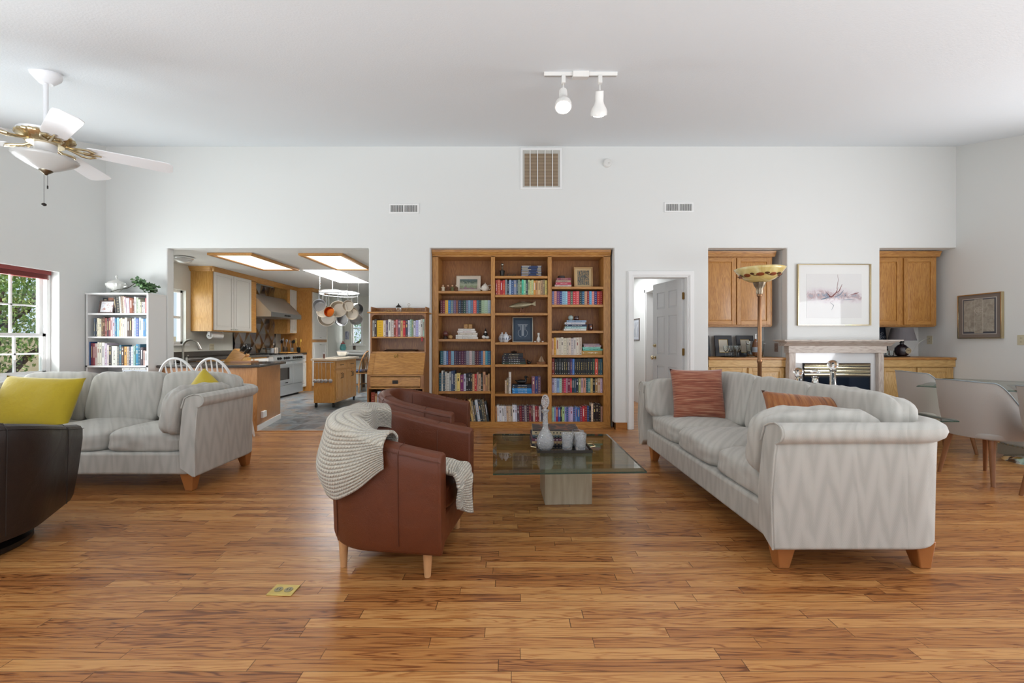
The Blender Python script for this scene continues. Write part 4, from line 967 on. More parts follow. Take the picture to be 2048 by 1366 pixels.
def brow(k, n_, cols, z0=None, z1=None, h_=.19, label_n=None, **kw):
    x0, x1 = bays[k]; x0 = x0+.004 if z0 is None else bx(z0); x1 = x1-.004 if z1 is None else bx(z1)
    row(cols, x0, x1, SZ[k][n_], YB0, h_, where(k, n_ if label_n is None else label_n), 'books on the %s' % where(k, n_ if label_n is None else label_n), **kw)
brow('L', 1, '5e2228 7a2a30 d9a94c 2a7ab8 6a8088 6a5878 7a4a40 2a3a50 20282e 2f4a44 6a7088 7aa0b8 5a7090 d05850 2f6078 284a44 9ab090 a8c0a8 9fb0ba', 108, h_=.183, styles=2, jit=.008)
brow('C', 1, 'a8433a c96a50 b03038 c03a34 7d8a90 2a3648 9fb4cc 3c5a86 7d86a0 3f5660 8fa088 6a7f60 4fc0a0 9ad0a8 3a4a4a b8c088 c8c080 b8c890 d09040 c09060 d0b080 b09070 8a7a60 d0c070', h_=.203, jit=.03)
brow('R', 1, '6a6fa0 d09080 7a4a78 2a3f80 8ab0c8 9ac8d8 c03a50 5a7060 c83a44 d05a60 2a3a44 2a6080 c89878 8a2a34 6aa8d0 e09088 3a3a70 b02a28 902020', h_=.185, styles=2, jit=.008)
brow('L', 3, '1f5a6a 9ab0c8 4a6aa0 7a3a4a 7aa8c0 4a3a58 3a2a44 4a2a44 5a2a44 4a3050 8f8f98 c0b0b0 8a9090 4a2438 5a2a3a 3a3050 3a6a98 d0a080 4a9ab0 2f6a90', 108, h_=.19, styles=2, jit=.006)
brow('L', 4, '2a5a6a d8d8d0 2a4a60 c8c8c0 d0d0c8 b0b8b8 4a5a7a 30405a c8c0a0 e0c878 7a3068 c0c0d0 202028 282428 303030 c8a078 c03038 b08878 c0a088 202a20 c09070 a88060 c8a070', None, 465, h_=.25, jit=.13, thick={9: 1.8, 10: 1.5})
brow('L', 5, 'd0c8c0 2a3a5a 3a4460 d0c8b8 5a2a28 6a2a2a 20242a d0b070 8a7a60 2a3440 c0c8d0 303840 5a5a50 7a6a50 3a4044', 215, 462, h_=.285, jit=.08, lean=9, label_n=6)
brow('C', 6, 'c09060 e0e0e0 d8d8e0 e0e0e0 c8c8d0 c8a888 d0b8a0 b8a890 e8e8f0 d0d8e8 5a4a50 802a38 503040 8a8088 4a3038 7a2a3a 603848 c0b0a8 9a2a34 702a34 c8c0c0 404050 c8a080 b88868', h_=.215, jit=.05, lean=2)
brow('R', 6, 'a0c8b0 8aa0d0 a02a50 3a5aa8 202430 a8c890 8a90c8 3a5a90 b0a0d0 c8b8d8 4a5a90 6a8ac8 3a6aa8 8a3a5a c02a34 902a2a 2a4a80 202a40 e0c8b0 20181a 302020 281c1c b08a78', hs=[.195]*14+[.21, .22, .215, .2, .25, .24, .245, .24, .21], jit=.02)
brow('R', 3, 'e0b898 e0a840 d8c8b0 d0c8b8 d8d0c0 d0c8b0 c8c0b0 d8c8b8 c0b8b8 d0c8c0 d8d0c0 c8b8a8', None, 1128, h_=.235, jit=.04)
brow('R', 4, '7a2a24 202224 1c2024 22282c 1a2020 2a2c2a 222426 302c3a 4a3a6a 4a7ac0 1c2428 202424 24282c 1c1e22 262a2c 202426 2a2e30 1e2226 2a4a3c c85040 3a4a40 2a5a70', h_=.22, jit=.02, styles=3, thick={19: 1.5})
brow('R', 5, 'a8a0c0 c0c8d8 8aa8d0 a0c8b8 8a3a4a c03058 b08898 7a2a44 c02a40 1f3a44 2a4a6a 203040 9aa068 c0a0a8 c8907a 2a5a60 5a8a8a c8b070 20242a a08050 d0b8a0 c8b0c8', h_=.198, jit=.01)
brow('C', 5, 'c8b098 8a7a68 d8d0c8', 574, 619, hs=[.18, .21, .295])
brow('C', 5, '8a5a6a 2a3a78 6a5060', 768, 832, h_=.235, label_n=5)
for o in [o for o in bpy.data.objects if o.name.startswith('book') and o.get('group') and 'sixth shelf' in o['group'] and 'middle' in o['group'] and o.location.x > bx(700)]: o['label'] = o['label'].replace('from the left', 'right of the lying pile')
def bst(k, n_, cols, zx0, zx1, zh, wtxt, **kw):
    L_ = bx(zx1)-bx(zx0); return stack(cols, (bx(zx0)+bx(zx1))/2, SZ[k][n_], YB0, L_, zh, wtxt, 'books in the %s' % wtxt, **kw)
zc1 = bst('C', 0, ' '.join(['2a3450', '30406c', '2c3858']*4), 692, 836, .145, 'navy pile on the top middle shelf', jx=.003, titles=5)
zl3 = bst('L', 2, 'd8d4cc e0dcd4 d8d0c4 e0dcd8 dcd8d0', 222, 384, .142, 'pale pile, third shelf of left bay', shrink=.02)
zr1 = bst('R', 0, 'c8b0a8 b84058 b09080 8a4a58', 935, 1055, .125, 'red-pink pile on the top right shelf', shrink=.012)
zr3 = bst('R', 2, 'd8d8d4 a8c8c8 28344e c8ccd4 8aa0b8', 1004, 1166, .145, 'blue-white pile, third shelf of right bay', shrink=.01)
zr4 = bst('R', 3, 'b08a4a 6ab8a8 8acabc b8a0a8 8a7a88', 1130, 1276, [.058, .026, .026, .022, .022], 'pile with gold base, fourth right shelf', shrink=.016)
zc5 = bst('C', 4, '2a3a2c 2a2c30 24262c 302a38 24282e 2e3034', 545, 722, .15, 'black pile, fifth shelf of middle bay', shrink=.014)
zc6 = bst('C', 5, '2a80c4 2c88c8 3a90d0 28344e 24303c', 627, 766, .12, 'blue pile, sixth shelf of middle bay', jx=.003)
# ================================================================ SHELF ORNAMENTS
POR = mat('blue_white_porcelain', 'd8dce2', .2, coat=.5); CER = mat('white_porcelain', 'e8e6e0', .2, coat=.5); PBL = mat('cobalt_paint', '3a5478', .3)
DKW = mat('dark_wood', '3a2418', .45); GLT = mat('gilt', 'b08a48', .35, .8)
def picframe(name, label, cx, z, y, w_, h_, fw, frame_m, mount_m, art_m, mount=.02, lean=8, depth=.015, rz=0, cat='picture', group=None, artw=None):
    p = thing(name, label, cat, (cx, y, z), rz, group); M_ = Matrix.Rotation(R(-lean), 4, 'X')
    b = MB(); b.M = M_
    b.ring(-w_/2, w_/2, 0, h_, fw, -depth, depth*.3)
    b.build('frame', frame_m, p, bevel=.0015, seg=1)
    b = MB(); b.M = M_; b.box(-w_/2+fw*.5, w_/2-fw*.5, -.002, .003, fw*.5, h_-fw*.5); b.build('mount', mount_m, p)
    b = MB(); b.M = M_; q = fw+mount; b.box(-w_/2+q, w_/2-q, -.0035, -.001, q, h_-q); b.build('print', art_m, p)
    return p
def art(name, stops, scale=14, dist=2, axis=None, det=5):
    m, N, L, b = newmat(name); tc = N.new('ShaderNodeTexCoord'); nz = N.new('ShaderNodeTexNoise'); nz.inputs['Scale'].default_value = scale; nz.inputs['Detail'].default_value = det; nz.inputs['Distortion'].default_value = dist
    mp = N.new('ShaderNodeMapping'); mp.inputs['Scale'].default_value = axis or (1, 1, 1); L.new(tc.outputs['Object'], mp.inputs['Vector']); L.new(mp.outputs[0], nz.inputs['Vector'])
    L.new(ramp(N, L, nz.outputs['Fac'], stops), b.inputs['Base Color']); b.inputs['Roughness'].default_value = .6; return m
def landscape():
    m, N, L, b = newmat('orchard_print'); tc = N.new('ShaderNodeTexCoord'); sp = N.new('ShaderNodeSeparateXYZ'); L.new(tc.outputs['Object'], sp.inputs[0])
    nz = N.new('ShaderNodeTexNoise'); nz.inputs['Scale'].default_value = 45; nz.inputs['Detail'].default_value = 5; L.new(tc.outputs['Object'], nz.inputs['Vector'])
    f = math_(N, L, 'ADD', math_(N, L, 'MULTIPLY', sp.outputs[2], 4.2), math_(N, L, 'MULTIPLY_ADD', nz.outputs['Fac'], .55, -.28))
    L.new(ramp(N, L, f, [(.1, '7d8a6a'), (.22, '9a6a80'), (.34, '8a9a72'), (.5, 'a8b09a'), (.62, '54665a'), (.95, '6d7f86')]), b.inputs['Base Color']); return m
picframe('framed_print', 'landscape print of a tree in a pale frame on the top left shelf', bx(303), SZ['L'][0], BY+.19, .345, .245, .006, mat('ivory_frame', 'd8ccb8', .5), mat('ivory_mat', 'ddd0c0', .8), landscape(), .042, 12)
picframe('framed_print', 'tall print of tree trunks in a light wood frame, top right shelf', bx(1153), SZ['R'][0], BY+.19, .265, .305, .018, mat('blond_frame', 'c09a68', .4), mat('cream_mat', 'd6bc90', .8), art('aspen_print', [(.35, '3a4450'), (.5, '6a7068'), (.6, 'c8a878'), (.75, 'b87a48')], 22, 3, (3.2, 1, .7)), .032, 6)
pf = picframe('framed_print', 'navy emblem print in a thin silver frame, fourth shelf of the middle bay', bx(705), SZ['C'][3], BY+.20, .288, .352, .009, mat('silver_frame', 'bdb8a8', .3, .7), mat('navy_mat', '3a4858', .7), mat('navy_print', '465668', .7), .03, 5)
b = MB(); b.M = Matrix.Rotation(R(-5), 4, 'X'); y = -.0045     # generic column-and-scroll emblem
b.box(-.016, .016, y, y+.001, .09, .25); b.box(-.07, .07, y, y+.001, .245, .256)
for sx in (-1, 1): b.box(sx*.032-.004, sx*.032+.004, y, y+.001, .17, .245); b.box(sx*.048-.014, sx*.048+.014, y, y+.001, .225, .238); b.tube([(sx*(.02+.045*math.sin(a)), y, .13-.055*math.cos(a)) for a in [math.pi*i/14*.8 for i in range(15)]], .0035, 5)
b.build('emblem', mat('emblem_silver', '9aa4ae', .6), pf)
def lathe_thing(name, label, cat, loc, prof, m_, n=24, group=None, **kw):
    b = MB(); b.lathe(prof, n=n, **kw); o = b.build(name, m_, smooth=True, ang=50); o.location = loc; return tag(o, label, cat, group)
def teapot(label, loc, s_, m_, name='teapot', spout=True):
    t = thing(name, label, 'teapot', loc); b = MB(); b.lathe([(.03*s_, 0), (.034*s_, .006*s_), (.055*s_, .03*s_), (.06*s_, .055*s_), (.048*s_, .085*s_), (.028*s_, .10*s_)], n=24); b.build('pot', m_, t, smooth=True)
    b = MB(); b.lathe([(.03*s_, .098*s_), (.024*s_, .108*s_), (.008*s_, .114*s_), (.006*s_, .12*s_), (.009*s_, .127*s_), (.001, .133*s_)], n=18); b.build('lid', m_, t, smooth=True)
    b = MB(); b.tube([(.045*s_, 0, .088*s_), (.075*s_, 0, .1*s_), (.092*s_, 0, .08*s_), (.085*s_, 0, .05*s_), (.055*s_, 0, .028*s_)], .006*s_, 8); b.build('handle', m_, t, smooth=True)
    if spout: b = MB(); b.tube([(-.05*s_, 0, .035*s_), (-.075*s_, 0, .055*s_), (-.088*s_, 0, .09*s_)], [.013*s_, .009*s_, .006*s_], 8); b.build('spout', m_, t, smooth=True)
    return t
FLOR = mat('floral_porcelain', 'd9d2c6', .2, coat=.5, var=.25, bs=50)
teapot('floral porcelain teapot at the right end of the top left shelf', (bx(430), BY+.10, SZ['L'][0]), .95, FLOR)
def figurine(label, loc, cols, h_=.11, name='figurine', group=None, seed=0):
    """small standing figure in a robe"""
    f = thing(name, label, 'figurine', loc, 0, group); rn = random.Random(seed)
    b = MB(); b.lathe([(h_*.24, 0), (h_*.26, .008), (h_*.20, h_*.15), (h_*.17, h_*.45), (h_*.12, h_*.62), (h_*.06, h_*.70)], n=14, flute=.08, nf=5); b.build('robe', cols[0], f, smooth=True)
    b = MB(); b.ball((0, 0, h_*.82), h_*.13, 8); b.build('head', cols[1], f, smooth=True)
    b = MB(); b.ball((0, .003, h_*.90), h_*.12, 6, (1.05, 1, .7)); b.build('hair', cols[2], f, smooth=True)
    b = MB()
    for sx in (-1, 1): b.tube([(sx*h_*.12, 0, h_*.62), (sx*h_*.22, -h_*.06, h_*.48), (sx*h_*.08, -h_*.16, h_*.46)], [h_*.05, h_*.045, h_*.035], 7)
    b.build('arms', cols[0], f, smooth=True); return f
SK_ = mat('bisque', 'd0a888', .5); BRN = mat('umber_glaze', '6a4630', .4); IV = mat('ivory_glaze', 'd8ccb4', .4); GRN = mat('moss_glaze', '6a6a44', .4)
for i, (zx, a, h_) in enumerate(((125, (IV, SK_, BRN), .105), (160, (BRN, SK_, GLT), .10), (192, (GRN, SK_, GLT), .10), (222, (BRN, IV, IV), .10))):
    figurine(['ivory robed figurine, leftmost on the top left shelf', 'brown robed figurine second from left on the top left shelf', 'moss-green figurine third from left on the top left shelf', 'brown figurine right beside the landscape print, top left shelf'][i], (bx(zx), BY+.09, SZ['L'][0]), a, h_, group='figurines on the top left shelf', seed=i)
# wooden blocks on the pale pile
b = MB(); b.box(-.058, -.003, -.03, .03, 0, .065); b.box(.003, .058, -.03, .03, 0, .065); o = b.build('wooden_box', wood('burl', '7a4a20', 'a87838', 'c09a58', 'x', scale=2), bevel=.008, seg=3); o.location = (bx(306), BY+.11, zl3); tag(o, 'small burl wood box with a split lid on the pale book pile', 'box')
# snow globe and shell
g_ = thing('snow_globe', 'brown-based glass globe at the left of the third left shelf', 'ornament', (bx(140), BY+.1, SZ['L'][2])); b = MB(); b.lathe([(.036, 0), (.036, .012), (.026, .03), (.024, .038)], n=20); b.build('base', DKW, g_, smooth=True); b = MB(); b.ball((0, 0, .075), .04, 12); b.build('globe', mat('smoky_glass_ball', '6a3c38', .1, coat=.6, var=.5, bs=20), g_, smooth=True)
lathe_thing('shell_ornament', 'little round tan shell beside the glass globe, third left shelf', 'ornament', (bx(180), BY+.08, SZ['L'][2]), [(.01, 0), (.028, .012), (.031, .03), (.022, .05), (.004, .058)], mat('shell_tan', 'b8905a', .3, var=.4, bs=60), flute=.06, nf=9)
f = thing('figurine', 'black and white clown figurine right of the pale pile, third left shelf', 'figurine', (bx(433), BY+.09, SZ['L'][2]))
b = MB(); b.ball((-.02, 0, .028), .028, 7, (1.1, 1, 1)); b.ball((.028, -.01, .022), .022, 7, (1.3, 1, 1)); b.build('legs', CER, f, smooth=True); b = MB(); b.ball((0, 0, .065), .03, 7, (1, .9, 1.1)); b.lathe([(.02, .09), (.012, .12), (.002, .15)], n=10); b.build('torso', mat('black_glaze', '1c1a1a', .25), f, smooth=True); b = MB(); b.ball((0, -.012, .095), .016, 6); b.build('head', CER, f, smooth=True)
# top middle shelf
t = thing('chess_trophy', 'dark carved ornament with a silver finial, left on the top middle shelf', 'ornament', (bx(554), BY+.1, SZ['C'][0]))
b = MB(); b.lathe([(.035, 0), (.036, .01), (.026, .018), (.03, .06), (.036, .085), (.03, .09)], n=18, flute=.08, nf=6); b.build('body', mat('black_carved', '26241e', .4, var=.6, bs=70), t, smooth=True); b = MB(); b.lathe([(.008, .09), (.016, .10), (.008, .115), (.014, .13), (.007, .145), (.019, .16), (.021, .175), (.012, .19), (.001, .196)], n=14); b.build('finial', mat('tarnished_silver', '8d8a80', .3, .8), t, smooth=True)
b = MB()
for i, hgt_ in enumerate((.034, .042, .03, .028, .036, .026)): b.box(-.06+i*.021, -.045+i*.021, -.01, .01, 0, hgt_); b.ball((-.0525+i*.021, 0, hgt_), .008, 5)
o = b.build('small_animals', mat('bronze_minis', '4a3a28', .4, .5, var=.4, bs=60), smooth=True); o.location = (bx(622), BY+.08, SZ['C'][0]); tag(o, 'row of tiny dark bronze animals on the top middle shelf', 'ornament')
# fish on a stand
f = thing('fish_sculpture', 'silvery carved fish on a driftwood stand, third shelf of the middle bay', 'sculpture', (bx(700), BY+.11, SZ['C'][2]))
b = MB(); prof = [(-.185, .002, .0), (-.16, .019, .012), (-.12, .032, .018), (-.06, .042, .022), (0, .043, .022), (.06, .035, .017), (.11, .022, .010), (.135, .014, .006), (.155, .024, .004), (.185, .042, .002)]
b.grid(lambda u, v: ((lambda k: (lambda p0, p1, t_: (p0[0]*(1-t_)+p1[0]*t_, math.cos(v*2*math.pi)*(p0[2]*(1-t_)+p1[2]*t_), .115+.05*u*0+ (p0[0]*(1-t_)+p1[0]*t_)*.12 + math.sin(v*2*math.pi)*(p0[1]*(1-t_)+p1[1]*t_)))(prof[min(int(k), 8)], prof[min(int(k), 8)+1], k-min(int(k), 8)))(u*9)), 28, 17)
b.build('body', mat('fish_scale', '8d8268', .28, .6, var=.6, bs=70), f, smooth='all')
b = MB(); b.add([(-.02, 0, .145), (.05, 0, .15), (.03, 0, .17), (-.01, 0, .165)], [(0,1,2,3)]); b.add([(-.02, .01, .085), (.02, .012, .085), (.0, .03, .065)], [(0,1,2)]); b.add([(.06, .0, .095), (.09, .0, .098), (.08, 0, .08)], [(0,1,2)]); b.build('fins', mat('fin_brown', '6a5038', .4), f, solid=.003)
b = MB(); b.tube([(-.03, 0, .09), (-.02, 0, .03), (-.05, 0, .005)], [.006, .008, .01], 7); b.tube([(.03, 0, .09), (.01, .01, .03), (.05, .01, .005)], [.006, .009, .01], 7); b.tube([(-.07, 0, .007), (0, 0, .012), (.06, 0, .007)], .009, 7); b.tube([(0, 0, .01), (.005, -.01, .045), (-.02, 0, .07)], .006, 6); b.build('stand', mat('driftwood', '7a4c34', .5), f, smooth=True)
# ginger jars
for i, (zx, lab) in enumerate(((552, 'left'), (580, 'right'))):
    t = thing('ginger_jar', 'blue and white lidded jar, %s of the pair on the fourth middle shelf' % lab, 'jar', (bx(zx), BY+(.10 if i else .15), SZ['C'][3]), 0, 'blue and white jars')
    b = MB(); b.lathe([(.028, 0), (.03, .004), (.046, .03), (.05, .06), (.042, .088), (.028, .10), (.028, .105)], n=24); jb = b.build('body', POR, t, smooth=True)
    b = MB()
    for k in range(9): a = 2*math.pi*k/9; b.ball((.047*math.cos(a), .047*math.sin(a), .05), .012, 5, (.5, .5, 1.5))
    b.build('painted_flowers', PBL, t, smooth=True); b = MB(); b.lathe([(.031, .104), (.028, .112), (.01, .12), (.009, .13), (.011, .136), (.002, .14)], n=18); b.build('lid', POR, t, smooth=True)
    if i: b = MB(); b.tube([(.04, 0, .09), (.07, 0, .085), (.072, 0, .05), (.047, 0, .035)], .005, 7); b.build('handle', POR, t, smooth=True)
v = thing('bud_vase', 'small white bud vase right of the navy emblem print', 'vase', (bx(820), BY+.12, SZ['C'][3])); b = MB(); b.lathe([(.018, 0), (.03, .03), (.022, .06), (.012, .08), (.016, .10), (.02, .125), (.014, .13)], n=20, flute=.05, nf=5); b.build('body', CER, v, smooth=True)
for i, zx in enumerate((792, 815, 848)): lathe_thing('sake_cup', 'tiny white cup %s the bud vase on the fourth middle shelf' % ['left of', 'in front of', 'right of'][i], 'cup', (bx(zx), BY+.05, SZ['C'][3]), [(.009, 0), (.011, .004), (.019, .016), (.017, .017), (.008, .006)], CER, group='tiny cups by the bud vase')
# dark bowl on black pile, figurine and sailboat
lathe_thing('lidded_bowl', 'flat dark lidded dish on top of the black book pile', 'dish', (bx(640), BY+.11, zc5), [(.03, 0), (.042, .012), (.045, .02), (.03, .03), (.008, .033), (.006, .04)], mat('dark_glaze', '3a2c26', .3))
d_ = thing('figurine', 'small crouching dark figurine between the black pile and the sailboat', 'figurine', (bx(748), BY+.09, SZ['C'][4])); b = MB(); b.ball((0, 0, .022), .024, 7, (1.2, .8, .9)); b.ball((-.018, 0, .048), .014, 6); b.tube([(.02, 0, .02), (.038, 0, .035), (.03, 0, .05)], .005, 6); b.build('body', mat('bronze_dark', '2e241e', .35, .5), d_, smooth=True)
sb = thing('sailboat_model', 'small wooden sailboat with tan sail, fifth shelf of the middle bay', 'model', (bx(838), BY+.10, SZ['C'][4]))
b = MB(); b.prism([(-.075, .018), (-.05, .004), (.045, .004), (.06, .03), (-.02, .024)], -.014, .014, 'xz'); b.build('hull', mat('hull_wood', '9a6238', .4), sb, bevel=.003)
b = MB(); b.cyl((0, 0, .02), .002, .11, 6); b.build('mast', DKW, sb); b = MB(); b.add([(.004, 0, .03), (.045, .004, .035), (.0, .006, .125), (-.004, 0, .03), (-.04, -.004, .04), (-.002, 0, .115)], [(0,1,2), (3,4,5)]); b.build('sail', mat('sail_tan', 'b09478', .7), sb, solid=.0015)
b = MB(); b.box(.03, .055, -.012, .012, 0, .03); b.build('stand', mat('hull_wood2', 'a87848', .4), sb)
# black duck on the blue pile
dk = thing('duck_sculpture', 'black duck decoy resting on the blue book pile', 'sculpture', (bx(695), BY+.10, zc6)); BG = mat('black_glaze', '1c1a1a', .25); b = MB(); b.ball((0, 0, .035), .06, 10, (1.2, .6, .55)); b.tube([(.05, 0, .04), (.062, 0, .07), (.055, 0, .095)], [.022, .015, .014], 10); b.ball((.06, 0, .102), .019, 8, (1.2, .9, .9)); b.tube([(-.055, 0, .04), (-.09, 0, .058)], [.015, .004], 8); b.build('body', BG, dk, smooth=True); b = MB(); b.tube([(.078, 0, .10), (.1, 0, .096)], [.008, .005], 7); b.build('bill', DKW, dk, smooth=True)
# right bay
b = MB(); b.lathe([(.047, 0), (.05, .006), (.05, .03), (.045, .036), (.002, .037)], n=28); b.m = 0; o = b.build('round_box', mat('charcoal_box', '33302e', .6)); o.scale = (1, .9, 1); o.location = (bx(985), BY+.11, zr1); tag(o, 'round charcoal box on the red-pink pile, top right shelf', 'box')
o = MB().ball((0, 0, .036), .036, 12).build('stone_ball', mat('pale_jade', 'a8b8b4', .3, var=.15, bs=20), smooth=True); o.location = (bx(1052), BY+.10, zr3); tag(o, 'pale round stone ball on the blue-white pile', 'ornament')
b = MB(); b.lathe([(.028, 0), (.033, .01), (.033, .05), (.028, .06)], n=20); o = b.build('dark_votive', mat('deep_red_glass', '3a1618', .15, coat=.6), smooth=True); o.location = (bx(1094), BY+.09, zr3); tag(o, 'deep red votive cup beside the pale stone ball', 'candle holder')
l_ = thing('carved_lantern', 'dark red carved votive right of the blue-white pile, third right shelf', 'candle holder', (bx(1195), BY+.09, SZ['R'][2])); b = MB(); b.lathe([(.026, 0), (.032, .015), (.033, .07), (.027, .095), (.022, .096)], n=20, flute=.04, nf=8); b.build('body', MATS['deep_red_glass'], l_, smooth=True); b = MB(); b.ball((0, -.03, .06), .012, 6, (1, .4, 1.3)); b.build('cut_out', mat('amber_cut', 'a8683a', .4), l_, smooth=True)
b = MB(); b.tube([(-.05, 0, .012), (-.02, -.01, .006), (0, -.012, .012), (.02, -.01, .006), (.05, 0, .012)], .004, 6)
for sx in (-1, 1): b.tube([(sx*.025+.018*math.cos(a), -.012, .013+.011*math.sin(a)) for a in [2*math.pi*i/14 for i in range(14)]], .002, 5, closed=True)
o = b.build('eyeglasses', DKW, smooth=True); o.location = (bx(938), BY+.07, SZ['R'][2]); tag(o, 'folded dark eyeglasses at the left of the third right shelf', 'eyeglasses')
# ================================================================ WHITE BOOKCASE IN THE LEFT CORNER
WY = 5.315; WX0, WX1, WZT = -5.395, -4.603, 1.785
def wz(zy): return PZ(530+zy/5.94, WY)
def wx(zx, Y=5.34): return PX(160+zx/5.94, Y)
wb = thing('bookcase', 'tall white laminate bookcase in the left corner below the tureen', 'bookcase', (0, WY, 0))
wdep = .275
b = MB(); b.box(WX0+.005, WX0+.025, 0, wdep, 0, WZT-.02); b.build('side_panel', WHITE2, wb); b = MB(); b.box(WX1-.022, WX1, 0, wdep, 0, WZT-.02); b.build('side_panel', WHITE2, wb)
b = MB(); b.box(WX0-.008, WX1+.004, -.008, wdep, WZT-.02, WZT); b.build('top_panel', WHITE2, wb, bevel=.002, seg=1); b = MB(); b.box(WX0+.02, WX1-.02, wdep-.006, wdep, .05, WZT-.02); b.build('back_panel', WHITE2, wb)
WS = [wz(572), wz(850), wz(1194), .60, .07]
for z in WS: b = MB(); b.box(WX0+.025, WX1-.022, .003, wdep-.006, z-.02, z); b.build('shelf', WHITE2, wb)
b = MB(); b.box(WX0-.005, WX0+.025, -.006, .0, WS[2]-.025, WS[2]+.0); b.box(WX1-.022, WX1+.002, -.006, 0, WS[2]-.025, WS[2]); b.box(WX0, WX1, -.006, .003, WS[2]-.022, WS[2]); b.build('joint_rail', WHITE2, wb)
def wwhere(n_): return '%s shelf of the white bookcase' % ['top', 'second', 'third', 'lowest visible'][n_]
def wrow(n_, cols, a, c, h_, **kw): row(cols, wx(a), wx(c), WS[n_], WY+.02, h_, wwhere(n_), 'books on the %s' % wwhere(n_), **kw)
wrow(0, '3a3230 3a3834 c8c4bc 8a7466 d8b8a8 e0c0c8 d8d4dc c0b8c8 8a4a30 6a3a28 d8d0d4 a8b098 c8ccb8 b0a890 b8b0b0 e0d8d4 b06068', 415, 798, .20, jit=.06, lean=[5,5,5,4,4,3,3,2,1,1,1,0,0,0,0,0,0], hs=[.21,.21,.21,.21,.205,.205,.19,.19,.19,.19,.2,.19,.18,.15,.14,.15,.2], thick={1: 1.8, 8: 1.7})
wrow(1, '5a6470 3a4450 e0d8bc d0c8b0 6a5244 58382c 8a4a44 3a2a30 703038 d8a8a0 a8a8b8 2a6a8a 90c0d8 c8b898 d8ccb4 ddd4c0 e8e4dc 4a3428 503a28 d8d8d8 a8b8d8 5a6aa0 b8c4cc d0d4d8 4a80b0 88a8c8', 165, 800, .235, jit=.05, thick={17: 1.6, 21: 1.5})
wrow(2, '1c4a80 6a2e3c 8a3a44 c8b8b0 d8d4c4 dcd8c8 e0dcd8 c0b0c0 d8ccc8 3a3634 d0cfc4 6a6a68 3a6a80 5a4030 c89850 b0a090 2c3c60 c8c8cc 80a8a0 2a80a8 2a5a70 504448 c8a8a0 e0e0dc', 78, 800, .27, hs=[.30,.285,.28,.28,.295,.29,.29,.28,.26,.25,.245,.24,.26,.24,.24,.24,.24,.24,.25,.27,.27,.23,.19,.18], thick={0: 1.6, 10: 2.0, 14: 1.6, 19: 1.3})
WW = PX(160+650/5.94, 5.34)
stack('8a7a6a a0a0a0 d0c8b8 d8d8d8 d8dcdc 7aa0c8 c8ccd4 e0e0dc', WW, WS[3], WY+.02, .30, .235, 'white and blue pile, lowest white shelf', 'books in the white and blue pile')
stack('5a6a5a b0a898 4a3a3a 2a3048 a86a60', PX(160+320/5.94, 5.34)+.02, WS[3], WY+.02, .37, .165, 'flat red-brown pile, lowest white shelf', 'books in the red-brown pile')
pf = picframe('framed_photo', 'small framed family snapshot before the books on the top white shelf', wx(308), WS[0], WY+.03, .19, .165, .012, mat('brown_frame', '5a4844', .4), mat('photo_paper', 'dcd8d8', .6), art('snapshot', [(.35, 'c8c4cc'), (.5, 'e0e0e4'), (.62, 'b07868'), (.75, '8a4a40')], 30, 1), .012, 10, cat='photo frame')
row('2c2a30 a87058 3a3230', wx(200), wx(400), WS[0], WY+.10, .205, 'behind the snapshot, top white shelf', 'books behind the snapshot')
# tureen
TX, TY = PX(233, 5.46), 5.46
tu = thing('soup_tureen', 'white fluted lidded tureen on its platter, on top of the white bookcase', 'tureen', (TX, TY, WZT+.008))
b = MB(); b.lathe([(.035, 0), (.05, .006), (.034, .022), (.05, .035), (.10, .06), (.118, .085), (.12, .10), (.114, .105)], n=40, flute=.05, nf=16); bo = b.build('bowl', CER, tu, smooth=True)
b = MB(); b.lathe([(.116, .104), (.10, .118), (.06, .135), (.025, .148), (.012, .155), (.010, .168), (.018, .180), (.014, .192), (.002, .198)], n=36, flute=.02, nf=16); b.build('lid', CER, tu, smooth=True)
b = MB()
for sx in (-1, 1): b.tube([(sx*.11, 0, .098), (sx*.145, 0, .105), (sx*.15, 0, .08), (sx*.112, 0, .07)], .008, 8)
b.build('handle', CER, tu, smooth=True)
lathe_thing('platter', 'white oval platter under the tureen', 'platter', (TX+.01, TY, WZT), [(.09, 0), (.12, .003), (.155, .010), (.152, .013), (.11, .007), (.02, .006)], CER, n=40).scale = (1, .75, 1)
# ivy garland
tu.scale = (.86, .86, 1.22)
iv = thing('ivy_garland', 'artificial green ivy trailing beside the tureen on the white bookcase', 'plant', (PX(275, 5.42), 5.42, WZT))
rnd = random.Random(3); b = MB(); path = [(-.36, -.02, .01), (-.27, .0, .05), (-.21, .10, .09), (-.05, .05, .16), (.03, .0, .13), (.10, -.02, .09), (.17, -.02, .06), (.24, -.03, .03)]
pts = []
for i in range(len(path)-1):
    for k in range(8): pts.append(Vector(path[i]).lerp(Vector(path[i+1]), k/8))
b.tube(pts, .004, 6); b.build('stem', mat('ivy_stem', '3c3a22', .6), iv, smooth=True)
b = MB(); leaf = [(0, 0), (.5, .25), (.42, .6), (.2, .62), (0, 1), (-.2, .62), (-.42, .6), (-.5, .25)]
for i in range(150):
    t_ = rnd.random()**.7; p0 = pts[int((.42+.58*t_)*(len(pts)-1))] + Vector((rnd.gauss(0, .028), rnd.gauss(0, .032), rnd.gauss(.0, .022)))
    p0.z = max(p0.z, .012); p0.y = min(p0.y, .13)
    s_ = rnd.uniform(.038, .062); b.M = Matrix.Translation(p0) @ Euler((rnd.uniform(.2, 1.6), rnd.uniform(-.6, .6), rnd.uniform(-2.4, 2.4))).to_matrix().to_4x4() @ Matrix.Scale(s_, 4)
    b.add([(x_, y_, .12*abs(x_)) for x_, y_ in leaf], [tuple(range(8))], rnd.choice([0, 0, 1]))
